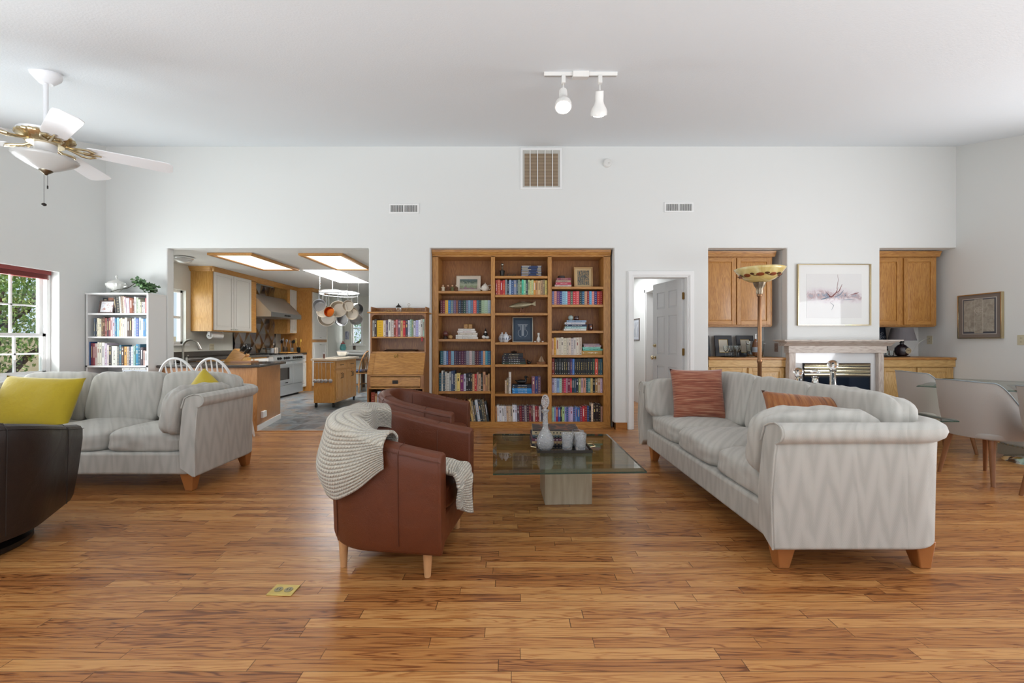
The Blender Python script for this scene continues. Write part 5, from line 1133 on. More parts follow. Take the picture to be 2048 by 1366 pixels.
b.M = Matrix(); b.build('leaves', [mat('ivy_green', '3c5a34', .45), mat('ivy_light', '6f9060', .45)], iv, fixn=False)
# ================================================================ SECRETARY DESK
sc_ = thing('secretary_desk', 'slant-front oak secretary desk with bookshelves, between kitchen opening and tall bookcase', 'desk', (0, 0, 0))
AOAK = wood('antique_oak', '6a3f1e', '8f5c2e', 'a8743e', 'z'); AOAKX = wood('antique_oak_horizontal', '8a5826', 'b47e3e', 'c99550', 'x', rough=.3)
FU, FL, SB = 5.36, 5.24, 5.585                       # upper front, lower front, back
def sx_(zx, Y): return PX(730+zx/5.257, Y)
def sz_(zy, Y): return PZ(580+zy/5.254, Y)
X0, X1 = sx_(55, FU), sx_(640, FU); zt = sz_(245, FU); z_s = sz_(490, FU); z_w = sz_(655, FU); z_f = sz_(892, FL); z_d = sz_(1025, FL); z_b = sz_(1280, FL)
for x in (X0, X1-.018):
    b = MB(); b.prism([(FU, z_w), (FU, zt), (SB, zt), (SB, 0), (FL+.02, 0), (FL, z_d), (FL, z_f), (FL+.01, z_f+.01)], x, x+.018, 'yz'); b.build('side_panel', AOAK, sc_)
b = MB(); b.box(X0-.03, X1+.03, FU-.035, SB, zt, zt+.018); b.build('top', AOAKX, sc_, bevel=.005); b = MB(); b.box(X0, X1, SB-.015, SB, zt+.018, zt+.085); b.box(X0, X0+.014, FU+.02, SB, zt+.018, zt+.085); b.box(X1-.014, X1, FU+.02, SB, zt+.018, zt+.085); b.build('gallery_rail', AOAK, sc_)
b = MB(); b.box(X0+.018, X1-.018, SB-.012, SB, .05, zt); b.build('back_panel', AOAK, sc_)
b = MB(); b.prism([(X0+.018, zt), (X0+.018, zt-.05), (X0+.05, zt-.02), (X1-.05, zt-.02), (X1-.018, zt-.05), (X1-.018, zt)], FU, FU+.015, 'xz'); b.build('arched_rail', AOAK, sc_)
for z in (z_s, z_w+.01, z_f, z_d, z_b): b = MB(); b.box(X0+.018, X1-.018, (FU if z > z_f+.02 else FL)+.004, SB-.012, z-.02, z); b.build('shelf', AOAKX, sc_, bevel=.002, seg=1)
b = MB(); b.prism([(FU-.002, z_w-.01), (FL-.012, z_f+.002), (FL+.004, z_f+.002), (FU+.014, z_w-.006)], X0+.006, X1-.006, 'yz'); fl = b.build('slant_lid', AOAKX, sc_, bevel=.003)
b = MB()
for (a, c) in ((.0, .09), (.91, 1.0)): b = MB(); x = X0+.006+(X1-X0-.012)*a; b.prism([(FU-.005, z_w-.012), (FL-.015, z_f+.004), (FL-.012, z_f+.004), (FU-.002, z_w-.012)], x, X0+.006+(X1-X0-.012)*c, 'yz'); b.build('lid_cleat', AOAKX, fl)
cx = (X0+X1)/2; b = MB(); b.lathe([(.018, -.012), (.014, -.016), (.004, -.017)], (cx, (FU+FL)/2-.052, z_w-.045), 12, 'y'); b.box(cx-.004, cx+.004, FU-.032, FU-.016, z_w-.068, z_w-.022); b.build('lock_plate', OLDBRASS, fl)
b = MB(); b.box(X0+.045, X1-.045, FL-.010, FL+.02, z_d+.012, z_f-.028); dw = b.build('drawer', AOAKX, sc_, bevel=.002, seg=1)
b = MB(); b.box(X0+.0, X0+.045, FL-.002, FL+.02, z_d, z_f-.02); b.box(X1-.045, X1, FL-.002, FL+.02, z_d, z_f-.02); b.build('drawer_rail', AOAK, sc_)
b = MB(); zc = (z_d+z_f)/2-.01; b.box(cx-.036, cx+.036, FL-.013, FL-.010, zc-.022, zc+.022); b.box(cx-.02, cx+.02, FL-.022, FL-.012, zc-.012, zc+.002); b.build('drawer_pull', DARKMETAL, dw, bevel=.002, seg=1)
b = MB(); b.box(X0+.02, X1-.02, FL+.03, FL+.05, 0, .06); b.build('plinth', AOAK, sc_)
row('c8c4b8 4a4240 e0b020 d8c8b8 6a5a68 e0dcd4 c8c0b8 8a3a28 c87878 7a5a6a c8a878 c03038 40384a c8ccd4 9ab8a8 7a9070 c8c4d0 a8a8d0 e8e8e8 c8c0b8 a8c8b8', sx_(78, FU+.03), sx_(628, FU+.03), z_s, FU+.02, .215, 'upper secretary desk shelf', 'books on the upper secretary shelf', jit=.06, thick={2: 2.3})
row('8a3828 8a5a38 c0d0e0 6a3a3a 9ab0b8 3a3a44 8a4a3a c8b8a8 7a3a40 40484a b8b0a8 6a5048 3a3a4a d8d8d4 8a3a3a b8a8a0', sx_(60, FL+.03), sx_(600, FL+.03), z_b, FL+.03, .245, 'lower secretary desk shelf', 'books on the lower secretary shelf', jit=.09)
b = MB(); b.box(0, .018, -.003, 0, -.05, 0); b.prism([(.0, -.05), (.018, -.05), (.018, -.062), (.009, -.054), (0, -.062)], -.003, 0, 'xz'); o = b.build('ribbon_bookmark', mat('red_ribbon', 'b03038', .6)); o.location = (sx_(592, FU), FU+.001, z_s-.002); tag(o, 'red ribbon hanging below the upper shelf of the secretary desk', 'ribbon')
o = picframe('tablet_frame', 'dark flat tray lying on the middle shelf of the secretary desk', cx, z_w+.011, FU+.06, .42, .16, .01, DKW, DKW, DKW, .01, 84, .006, cat='tray')
# jar, wire basket and little tray on the desk
lt = thing('glass_lantern', 'small glass lantern jar with a dark peaked lid on the secretary desk', 'lantern', (sx_(353, FU+.1), FU+.1, zt+.018)); b = MB(); b.lathe([(.03, 0), (.034, .01), (.034, .065), (.028, .07)], n=20); b.build('jar', CLEAR, lt, smooth=True); b = MB(); b.lathe([(.038, .068), (.034, .078), (.01, .10), (.004, .108), (.006, .116), (.001, .12)], n=8); b.build('lid', DARKMETAL, lt)
wk = thing('wire_basket', 'scrolled wire basket with a ring handle beside the lantern jar', 'basket', (sx_(462, FU+.1), FU+.1, zt+.018)); b = MB()
for i in range(9): x = -.075+.15*i/8; hh = .04+.028*math.cos((i-4)/4*1.4); b.tube([(x+.012*math.cos(a), .035*math.cos(a)*0, hh*.5+hh*.5*math.sin(a)) for a in [2*math.pi*k/16 for k in range(16)]], .0018, 5, closed=True)
b.tube([(-.085, 0, .003), (.085, 0, .003)], .002, 5); b.build('wire_frame', OLDBRASS, wk, smooth=True); b = MB(); b.tube([(.014*math.cos(a), 0, .10+.018*math.sin(a)) for a in [2*math.pi*k/18 for k in range(18)]], .002, 5, closed=True); b.cyl((0, 0, .05), .002, .035, 6); b.build('ring_handle', OLDBRASS, wk, smooth=True)
o = MB().tube([(-.06, 0, .008), (-.03, 0, .012), (-.01, 0, .03), (.01, 0, .012), (.03, 0, .03), (.05, 0, .01)], .006, 7).build('brass_animal', mat('pale_brass', 'a88a5c', .4, .6), smooth=True); o.location = (sx_(245, FU+.08), FU+.08, zt+.018); tag(o, 'little brass creature left of the lantern jar', 'ornament')
# ================================================================ KITCHEN
KX = XL-.04
CABW = wood('cabinet_end_maple', 'b8843e', 'd09a4e', 'dcae68', 'z', rough=.35); CABY = wood('cabinet_rail_maple', 'a87434', 'bd8644', 'cc9a58', 'y')
DOORW = mat('cabinet_door_white', 'dedbd6', .4); NICK = mat('nickel', 'a8a49c', .3, 1); PENW = wood('peninsula_panel', 'a06a38', 'b57c46', 'c48e58', 'z'); STONE = mat('dark_laminate', '4a4440', .12, spec=.6, var=.25, bs=60)
def wdoor(parent, x, y0, y1, z0, z1, knob=None, m_=DOORW, name='door', t=.02):
    """raised-panel leaf on a face at x looking to +x"""
    b = MB(); f = .055; b.box(x, x+t, y0, y0+f, z0, z1); b.box(x, x+t, y1-f, y1, z0, z1); b.box(x, x+t, y0+f, y1-f, z0, z0+f); b.box(x, x+t, y0+f, y1-f, z1-f, z1); b.box(x, x+t-.010, y0+f, y1-f, z0+f, z1-f)
    b.box(x, x+t-.004, y0+f+.02, y1-f-.02, z0+f+.02, z1-f-.02)
    o = b.build(name, m_, parent, bevel=.003, seg=1)
    if knob: b = MB(); b.tube([(x+t, knob[0]-.03, knob[1]), (x+t+.02, knob[0]-.03, knob[1]), (x+t+.02, knob[0]+.03, knob[1]), (x+t, knob[0]+.03, knob[1])], .0045, 6); b.build('handle', NICK, o)
    return o
def upper(label, y0, y1, z0, z1, xf, doors, knobs):
    c = thing('wall_cabinet', label, 'cabinet', (0, 0, 0)); b = MB(); b.box(KX, xf, y0, y1, z0, z1); b.build('body', CABW, c, bevel=.002, seg=1)
    for (a, d), k in zip(doors, knobs): wdoor(c, xf+.002, a, d, z0+.02, z1-.075, k)
    return c
XFC = -5.09
upper('maple wall cabinet with two white doors left of the range hood', 7.12, 8.20, 1.345, KC-.004, XFC, [(7.15, 7.65), (7.66, 8.17)], [(7.60, 1.39), (7.71, 1.39)])
upper('narrow maple wall cabinet with a white door right of the range hood', 9.60, 9.895, 1.345, KC-.004, XFC, [(9.62, 9.89)], [(9.66, 1.39)])
cr = thing('cabinet_crown', 'maple crown moulding over the kitchen wall cabinets', 'moulding', (0, 0, 0))
b = MB(); b.prism([(XFC, 2.36), (XFC+.012, 2.365), (XFC+.05, 2.425), (XFC+.052, KC), (XFC, KC)], 7.07, 9.89, 'xz'); b.build('crown', CABY, cr); b = MB(); b.prism([(7.115, 2.36), (7.105, 2.365), (7.07, 2.425), (7.066, KC), (7.115, KC)], KX, XFC+.05, 'yz'); b.build('crown_return', wood('maple_x', 'b8843e', 'd09a4e', 'dcae68', 'x'), cr)
b = MB(); b.box(XFC-.02, XFC, 8.20, 8.36, 1.345, 2.38); b.box(XFC-.02, XFC, 9.52, 9.60, 1.345, 2.38); b.box(XFC-.02, XFC, 8.20, 9.60, 2.34, 2.42); b.build('filler_rail', CABY, cr)
# pantry block
pc = thing('pantry_cabinet', 'tall maple pantry cabinet with white doors beyond the range', 'cabinet', (0, 0, 0)); b = MB(); b.box(KX, -4.73, 9.9, 10.725, 0, 2.40); b.build('body', CABW if False else wood('pantry_maple', 'a06c30', 'b57c3c', 'c28e4e', 'z'), pc)
b = MB(); b.box(KX, -4.69, 9.897, 10.728, 2.36, KC-.004); b.build('crown', CABY, pc, bevel=.01)
wdoor(pc, -4.728, 9.94, 10.68, 1.22, 2.34, (10.31, 1.27), name='upper_door'); wdoor(pc, -4.728, 9.94, 10.68, .12, 1.15, (10.31, 1.10), name='lower_door')
# range hood
hd = thing('range_hood', 'large stainless range hood with sloping front above the cooker', 'range hood', (0, 0, 0))
HST = mat('hood_steel', 'a39a90', .4, .6, bump=.02, bs=150); b = MB(); b.prism([(KX, 1.67), (-4.80, 1.67), (-4.80, 1.765), (-5.17, 2.13), (KX, 2.13)], 8.38, 9.56, 'xz'); b.build('canopy', HST, hd, bevel=.003)
b = MB(); b.box(-4.80, -4.795, 8.38, 9.56, 1.67, 1.765); b.build('front_lip', STEEL, hd); b = MB(); b.box(KX, -4.81, 8.375, 8.379, 1.67, 1.75); b.prism([(KX+.05, 1.675), (-4.81, 1.675), (-4.81, 1.76), (-5.17, 2.12), (KX+.05, 2.12)], 8.372, 8.379, 'xz'); b.build('side_panel', mat('hood_side', 'c9bda8', .3, .3), hd)
b = MB()
for y in (8.86, 8.92, 8.98, 9.04): b.box(-4.796, -4.785, y, y+.035, 1.70, 1.73)
b.build('controls', BLACK, hd)
# quilted steel splash
sp_ = thing('steel_backsplash', 'diamond-quilted stainless backsplash behind the cooker', 'backsplash', (0, 0, 0))
def quilt():
    m, N, L, b = newmat('quilted_steel'); b.inputs['Metallic'].default_value = 1; b.inputs['Base Color'].default_value = srgb('c4bebc'); b.inputs['Roughness'].default_value = .22
    return m
b = MB(); x = KX+.002; dy, dz = .34, .42; y0, y1 = 8.2, 9.62
ny = 6; nz = 5
for i in range(-1, ny*2+1):
    for j in range(-1, nz*2+1):
        if (i+j) % 2: continue
        cy, cz = y0+i*dy/2, .92+j*dz/2*1.0
        pts = [(x+.004, cy-dy/2, cz), (x+.004, cy, cz-dz/2), (x+.004, cy+dy/2, cz), (x+.004, cy, cz+dz/2)]
        pts = [(px_, min(max(py_, y0), y1), min(max(pz_, .92), 2.38)) for px_, py_, pz_ in pts]; cyc = min(max(cy, y0), y1); czc = min(max(cz, .92), 2.38)
        b.add(pts+[(x+.042, cyc, czc)], [(0,1,4), (1,2,4), (2,3,4), (3,0,4)])
b.build('quilted_panel', quilt(), sp_, fixn=False)
# base run along the wall
bc_ = thing('base_cabinet', 'white-door base cabinet right of the cooker', 'cabinet', (0, 0, 0)); b = MB(); b.box(KX, -4.86, 9.57, 9.895, .10, .87); b.box(KX, -4.90, 9.57, 9.895, 0, .10); b.build('body', CABW, bc_); wdoor(bc_, -4.858, 9.59, 9.88, .12, .68); wdoor(bc_, -4.858, 9.59, 9.88, .70, .86, (9.73, .78), name='drawer_front')
bc2 = thing('base_cabinet', 'base cabinet under the sink counter, left of the cooker', 'cabinet', (0, 0, 0)); b = MB(); b.box(KX, -4.86, 6.46, 8.33, .0, .87); b.build('body', CABW, bc2)
for y in (6.9, 7.4, 7.9): wdoor(bc2, -4.858, y, y+.45, .12, .84, (y+.04, .75))
ctp = thing('countertop', 'dark counter along the left kitchen wall', 'countertop', (0, 0, 0)); b = MB(); b.box(KX, -4.83, 5.80, 8.34, .87, .91); b.box(KX, KX+.02, 5.80, 8.2, .91, 1.0); b.build('slab', STONE, ctp, bevel=.008, seg=3); b = MB(); b.box(KX, -4.83, 9.565, 9.895, .87, .91); b.build('slab', STONE, ctp, bevel=.005)
# cooker
rg = thing('range_cooker', 'wide stainless range cooker with a window oven and black knobs', 'cooker', (0, 0, 0)); RXF = -4.78; STL = mat('range_steel', 'd6d8da', .28, .8, bump=.02, bs=120)
b = MB(); b.box(KX+.04, RXF, 8.35, 9.555, .10, .89); b.build('body', STL, rg, bevel=.003)
b = MB(); b.box(KX+.1, RXF-.05, 8.4, 9.5, 0, .10); b.build('toe_kick', BLACK, rg)
b = MB(); b.prism([(RXF, .76), (RXF+.045, .775), (RXF+.035, .875), (RXF-.01, .895), (RXF-.04, .895), (RXF-.04, .76)], 8.345, 9.56, 'xz'); b.build('control_panel', STL, rg, bevel=.003)
for i, y in enumerate((8.50, 8.58, 8.74, 8.82, 8.90, 9.10, 9.18, 9.26, 9.34, 9.42)):
    b = MB(); b.lathe([(.028, 0), (.026, .02), (.018, .022), (.017, .038)], (RXF+.04, y, .822), 14, 'x'); b.build('knob', BLACK if i % 2 == 0 else DARKMETAL, rg, smooth=True)
def ovdoor(y0, y1, win):
    b = MB(); b.box(RXF, RXF+.03, y0, y1, .26, .745); o = b.build('oven_door', STL, rg, bevel=.006)
    if win: b = MB(); b.box(RXF+.028, RXF+.033, y0+.10, y1-.14, .37, .62); b.build('oven_window', mat('oven_glass', '2c2420', .08, coat=.5), o, bevel=.01)
    b = MB(); b.tube([(RXF+.03, y0+.05, .70), (RXF+.07, y0+.05, .70)], .008, 8); b.tube([(RXF+.03, y1-.05, .70), (RXF+.07, y1-.05, .70)], .008, 8); b.tube([(RXF+.07, y0+.02, .70), (RXF+.07, y1-.02, .70)], .012, 10); b.build('oven_handle', STL, o, smooth=True)
ovdoor(8.355, 9.10, True); ovdoor(9.11, 9.55, False)
b = MB(); b.box(RXF, RXF+.025, 8.355, 9.55, .045, .25); kp = b.build('kick_drawer', STL, rg, bevel=.005); b = MB()
for i in range(5): b.box(RXF+.03, RXF+.035, 8.80+i*.022, 8.815+i*.022, .295, .31+.006*(i % 2))
b.build('maker_badge', BLACK, rg)
b = MB()
for y in (8.45, 8.75, 9.05, 9.32):
    b.box(KX+.08, RXF-.06, y+.02, y+.025, .905, .915); b.box(KX+.08, RXF-.06, y+.20, y+.205, .905, .915)
    for x in (KX+.12, KX+.28, KX+.44, KX+.58): b.box(x, x+.008, y, y+.22, .895, .915)
b.build('grates', BLACK, rg)
# peninsula
pn = thing('peninsula', 'wood-panelled kitchen peninsula behind the white spindle chairs', 'peninsula', (0, 0, 0))
A, B = (-3.32, 5.47), (-3.52, 6.38)
b = MB(); b.add([(-4.58, 5.47, 0), (A[0], A[1], 0), (B[0], B[1], 0), (-5.40, 6.38, 0), (-4.58, 5.75, 0), (-5.40, 5.75, 0)] + [(-4.58, 5.47, .83), (A[0], A[1], .83), (B[0], B[1], .83), (-5.40, 6.38, .83), (-4.58, 5.75, .83), (-5.40, 5.75, .83)], [(0,4,5,3,2,1), (6,7,8,9,11,10), (0,1,7,6), (1,2,8,7), (2,3,9,8), (3,5,11,9), (5,4,10,11), (4,0,6,10)])
b.build('cabinet_body', PENW, pn, bevel=.003)
b = MB(); q = [(-4.58, 5.40), (-3.47, 5.40), (-3.30, 5.50), (-3.46, 6.44), (-5.43, 6.44), (-5.43, 5.76), (-4.58, 5.76)]; b.prism(q, .83, .865, 'xy'); b.build('worktop', STONE, pn, bevel=.01, seg=3)
b = MB(); dx, dy_ = B[0]-A[0], B[1]-A[1]; L_ = math.hypot(dx, dy_); b.M = Matrix.Translation((A[0], A[1], 0)) @ Matrix.Rotation(math.atan2(dy_, dx), 4, 'Z'); b.box(0, L_, -.012, 0, 0, .075); b.build('toe_strip', WHITE, pn)
b = MB(); b.M = Matrix.Translation((A[0], A[1], 0)) @ Matrix.Rotation(math.atan2(dy_, dx), 4, 'Z'); b.box(.12, .26, -.034, -.001, .15, .235); b.build('outlet_box', WHITE, pn, bevel=.006)
# faucet
fc = thing('faucet', 'tall nickel gooseneck faucet on the sink counter', 'faucet', (PX(366, 6.15)+.0, 6.15, .865)); b = MB()
pts = [(0, 0, 0)] + [(0, 0, .22)] + [(.115-.115*math.cos(a), 0, .22+.11*math.sin(a)) for a in [math.pi*i/14 for i in range(1, 12)]]
b.tube(pts, .014, 12); b.lathe([(.03, 0), (.03, .01), (.018, .03)], n=18); b.build('spout', NICK, fc, smooth=True); e = Vector(pts[-1]); b = MB(); b.tube([e, e+Vector((.03, 0, -.06)), e+Vector((.045, 0, -.10))], [.015, .018, .023], 12); b.build('spray_head', NICK, fc, smooth=True); b = MB(); b.tube([(.05, 0, 0), (.05, 0, .07)], .018, 12); b.tube([(.05, 0, .07), (.09, -.02, .10)], .008, 8); b.build('lever', NICK, fc, smooth=True)
# knife block, towel, utensils
kb = thing('knife_block', 'slanted bamboo knife block full of black-handled knives', 'knife block', (PX(478, 6.3), 6.28, .865)); BAM = wood('bamboo', 'b07a34', 'c48c42', 'd49e54', 'x')
b = MB(); b.prism([(-.18, 0), (.06, 0), (.15, .10), (-.02, .20), (-.04, .185)], -.055, .055, 'xz'); b.build('block', BAM, kb, bevel=.004); b = MB(); b.box(.07, .17, -.05, .04, 0, .07); b.build('steak_block', mat('light_bamboo', 'd0a45c', .45), kb, bevel=.003)
rk = random.Random(4)
for i in range(11):
    u, v = rk.uniform(.2, .9), (i % 3-1)*.034; p0 = Vector((.0+.15*u*.9, v, .19-.11*u*.9)); dr_ = Vector((.58, 0, .72)).normalized(); b = MB(); b.tube([p0-dr_*.01, p0+dr_*.02], .006, 6, 1); b.tube([p0+dr_*.018, p0+dr_*.06, p0+dr_*rk.uniform(.10, .13)], [.009, .011, .010], 8); b.build('knife_handle', [BLACK, STEEL], kb, smooth=True)
pt = thing('paper_towel', 'white paper towel roll hung under the wall cabinet', 'paper towel', (-5.22, 7.25, 1.27)); b = MB(); b.lathe([(.015, 0), (.055, 0), (.055, .28), (.015, .28)], n=24, axis='y', cap=False); b.build('roll', mat('paper_white', 'e4e2e0', .8), pt, smooth=True); b = MB(); b.box(-.02, .02, -.02, -.005, -.02, .075); b.box(-.02, .02, .29, .305, -.02, .075); b.cyl((0, -.02, 0), .012, .32, 10, 'y'); b.box(-.03, .03, -.02, .305, .065, .075); b.build('holder', WHITE, pt)
plate('double ivory outlet under the wall cabinet by the paper towels', (KX, 7.62, 1.07), R(90), IVORY, .115)
def crock(label, loc, r, h_, m_, tools):
    c = thing('utensil_crock', label, 'utensil holder', loc); b = MB(); b.lathe([(r*.9, 0), (r, .01), (r, h_), (r*.9, h_), (r*.88, .02)], n=20); b.build('crock', m_, c, smooth=True); rr = random.Random(int(h_*1000))
    for i, (mm, kind) in enumerate(tools):
        a = rr.uniform(0, 6.28); tip = Vector((math.cos(a)*r*1.6, math.sin(a)*r*1.2, h_+rr.uniform(.12, .18))); b = MB(); b.tube([(math.cos(a)*r*.3, math.sin(a)*r*.3, .03), tip], .005, 6)
        b.ball(tip, .03, 6, (1, .35, 1.4) if kind else (.35, 1, 1.3)); b.build('utensil', mm, c, smooth=True)
    return c
YS = mat('yellow_silicone', 'd8b84a', .5); crock('dark crock of steel ladles by the cooker', (-5.2, 9.62, .915), .05, .13, mat('bronze_crock', '4a3a2e', .4), [(STEEL, 1), (STEEL, 0), (DARKMETAL, 1), (STEEL, 1)])
crock('glass jar of black tools between the ladles and the yellow spatulas', (-5.08, 9.70, .915), .035, .11, STEEL, [(BLACK, 1), (BLACK, 0), (STEEL, 0)]); crock('black crock of yellow spatulas next to the pantry', (-4.97, 9.78, .915), .04, .12, BLACK, [(YS, 1), (YS, 0), (mat('tan_wood_spoon', 'c8a060', .5), 1)])
pa = thing('saucepan', 'stainless saucepan with a long black handle on the cooker', 'saucepan', (-5.12, 9.0, .916)); b = MB(); b.lathe([(.11, 0), (.12, .01), (.12, .11), (.112, .11), (.108, .015), (.02, .012)], n=28, cap=False); b.lathe([(.001, .115), (.12, .112), (.122, .105)], n=28, cap=False); b.build('pot', STEEL, pa, smooth=True); b = MB(); b.tube([(0, -.11, .095), (.0, -.24, .10), (0, -.36, .105)], [.012, .011, .013], 8); b.build('handle', BLACK, pa, smooth=True)
for i, y in enumerate((8.62, 8.69)): lathe_thing('pepper_mill', '%s wooden salt or pepper mill on the cooker back' % ('nearer' if i == 0 else 'farther'), 'mill', (-5.0, y+.25, .916), [(.018, 0), (.02, .01), (.016, .06), (.018, .11), (.016, .125), (.002, .13)], mat('pale_mill', 'c8b8a8', .4), n=14)
o = MB().box(-.16, .16, -.2, .2, 0, .02).build('cutting_board', BAM, bevel=.004); o.location = (-5.02, 9.32, .916); tag(o, 'brown wooden cutting board on the right of the cooktop', 'cutting board')
o = MB().box(-.15, .15, -.10, .10, 0, .018).build('cutting_board', mat('pink_board', 'b07a52', .4)); o.location = (-3.95, 6.2, .866); tag(o, 'small brown chopping board on the peninsula worktop', 'cutting board')
# island cart
ic = thing('kitchen_island', 'maple kitchen cart on casters with a pale top', 'kitchen cart', (-3.31, 7.91, 0), R(-.5)); IM = wood('cart_maple', 'b27a3a', 'c68e4a', 'd6a462', 'z'); w2, l2 = .185, .50
b = MB(); b.box(-w2, w2, -l2, l2, .085, .83); b.build('body', IM, ic, bevel=.004); b = MB(); b.box(-w2-.04, w2+.05, -l2-.03, l2+.03, .832, .868); b.build('top', mat('pale_cart_top', 'd8c8b4', .25, coat=.4), ic, bevel=.004)
for i in range(4):
    y0 = -l2+.03+i*(2*l2-.06)/4; y1 = y0+(2*l2-.06)/4-.008; b = MB(); b.box(w2, w2+.015, y0, y1, .13, .655); b.box(w2+.013, w2+.02, y0+.04, y1-.04, .17, .60); dd = b.build('door', IM, ic, bevel=.004)
    hy = (y1-.03) if i % 2 == 0 else (y0+.03); b = MB(); b.tube([(w2+.015, hy, .50), (w2+.04, hy, .52), (w2+.04, hy, .58), (w2+.015, hy, .60)], .005, 6); b.build('handle', DARKMETAL, dd)
for i in range(2): y0 = -l2+.03+i*(l2-.03); b = MB(); b.box(w2, w2+.015, y0, y0+l2-.04, .69, .80); dd = b.build('drawer', IM, ic, bevel=.004); b = MB(); b.tube([(w2+.015, y0+.17, .745), (w2+.035, y0+.18, .745), (w2+.035, y0+.28, .745), (w2+.015, y0+.29, .745)], .005, 6); b.build('handle', DARKMETAL, dd)
for sx in (-1, 1):
    for sy in (-1, 1): b = MB(); b.cyl((sx*(w2-.03)-.012, sy*(l2-.03), .032), .032, .024, 18, 'x'); b.box(sx*(w2-.03)-.018, sx*(w2-.03)+.018, sy*(l2-.03)-.015, sy*(l2-.03)+.015, .055, .085); b.build('caster', BLACK, ic)
rl = thing('utensil_rail', 'steel utensil rail on the near end of the kitchen cart', 'rail', (-3.31, 7.91-l2-.02, .80)); b = MB(); b.tube([(-.16, .02, 0), (-.16, -.03, 0), (.16, -.03, 0), (.16, .02, 0)], .006, 8); b.build('bar', STEEL, rl, smooth=True)
for i, x in enumerate((-.14, -.075, -.02, .05, .13)):
    u = thing('ladle', 'steel ladle hanging %s on the cart rail' % ['leftmost', 'second from left', 'in the middle', 'second from right', 'rightmost'][i], 'ladle', (-3.31+x, 7.91-l2-.05, .80), 0, 'ladles on the cart rail'); b = MB(); b.tube([(0, .0, .012), (0, -.008, 0), (0, -.006, -.12), (0, -.006, -.29)], .004, 6); b.build('shaft', STEEL, u, smooth=True); b = MB(); b.ball((0, -.006, -.32), .037, 8, (1, .5, 1)); b.build('bowl', STEEL, u, smooth=True)
kd = thing('knife_sharpener', 'upright wood and steel sharpening rod at the near edge of the cart top', 'sharpener', (-3.33, 7.44, .869)); b = MB(); b.box(-.014, .014, -.012, .012, 0, .11); b.build('handle', mat('rosewood', '6a4234', .4), kd, bevel=.004); b = MB(); b.box(-.016, .016, -.014, .014, .08, .115); b.build('cap', STEEL, kd)
sc2 = thing('serving_bowl', 'white footed bowl on a plate at the far end of the kitchen cart', 'bowl', (-3.33, 8.22, .869)); b = MB(); b.lathe([(.07, 0), (.12, .008), (.125, .012), (.02, .01)], n=30, cap=False); b.build('plate', CER, sc2, smooth=True); b = MB(); b.lathe([(.045, .012), (.06, .02), (.085, .05), (.095, .10), (.09, .10), (.075, .05), (.01, .03)], n=30, cap=False); b.tube([(.09, 0, .09), (.13, 0, .085), (.11, 0, .05), (.085, 0, .05)], .006, 6); b.build('bowl', CER, sc2, smooth=True)
tp = thing('clown_jar', 'small teal and white jar with a red lid on the nook window side', 'jar', (PX(686, 11.4), 11.4, .93)); b = MB(); b.lathe([(.06, 0), (.085, .06), (.07, .14), (.05, .17)], n=20); b.build('body', mat('teal_glaze', '5a9a98', .3, var=.4, bs=20), tp, smooth=True); b = MB(); b.lathe([(.055, .17), (.06, .19), (.02, .22), (.018, .25), (.002, .255)], n=16); b.build('lid', mat('red_glaze', '8a4038', .3), tp, smooth=True)
sh = thing('shelf_ledge', 'low painted ledge in the breakfast nook carrying the teal jar', 'ledge', (0, 0, 0)); b = MB(); b.box(-4.73, -3.9, 11.25, FY-.001, .895, .93); b.box(-4.70, -3.93, 11.3, FY-.001, .82, .895); b.build('ledge_board', WHITE, sh)
# pot rack
pr = thing('pot_rack', 'oval steel pot rack hanging on chains below the kitchen skylight', 'pot rack', (-3.26, 7.95, 2.10)); b = MB(); ra, rb = .34, .44
for z in (0, -.045): b.tube([(ra*math.cos(a), rb*math.sin(a), z) for a in [2*math.pi*i/40 for i in range(40)]], .006, 6, closed=True)
b.prism([(-ra, -.05), (-ra, .005), (-ra+.003, .005), (-ra+.003, -.05)], -.1, .1, 'xz'); b.build('oval_band', STEEL, pr, smooth=True)
b = MB(); 
for k in range(-3, 4): b.tube([(-ra*math.sqrt(1-(k/4)**2), rb*k/4, 0), (ra*math.sqrt(1-(k/4)**2), rb*k/4, 0)], .004, 5)
b.tube([(0, -rb, 0), (0, rb, 0)], .004, 5); b.build('grid', STEEL, pr)
for sx in (-1, 1):
    for sy in (-1, 1):
        b = MB()
        for i in range(13): b.tube([(sx*ra*.75 + (.008*math.cos(a) if i % 2 else 0), sy*rb*.62 + (0 if i % 2 else .008*math.cos(a)), .014+i*.025+.016*math.sin(a)) for a in [2*math.pi*k/8 for k in range(8)]], .0025, 4, closed=True)
        b.build('chain', CHROME, pr)
COPR = mat('copper_pan', 'c06a30', .22, 1); ALU = mat('worn_aluminium', 'c8beb0', .35, .7); DKP = mat('dark_pan', '4a4446', .3, .8)
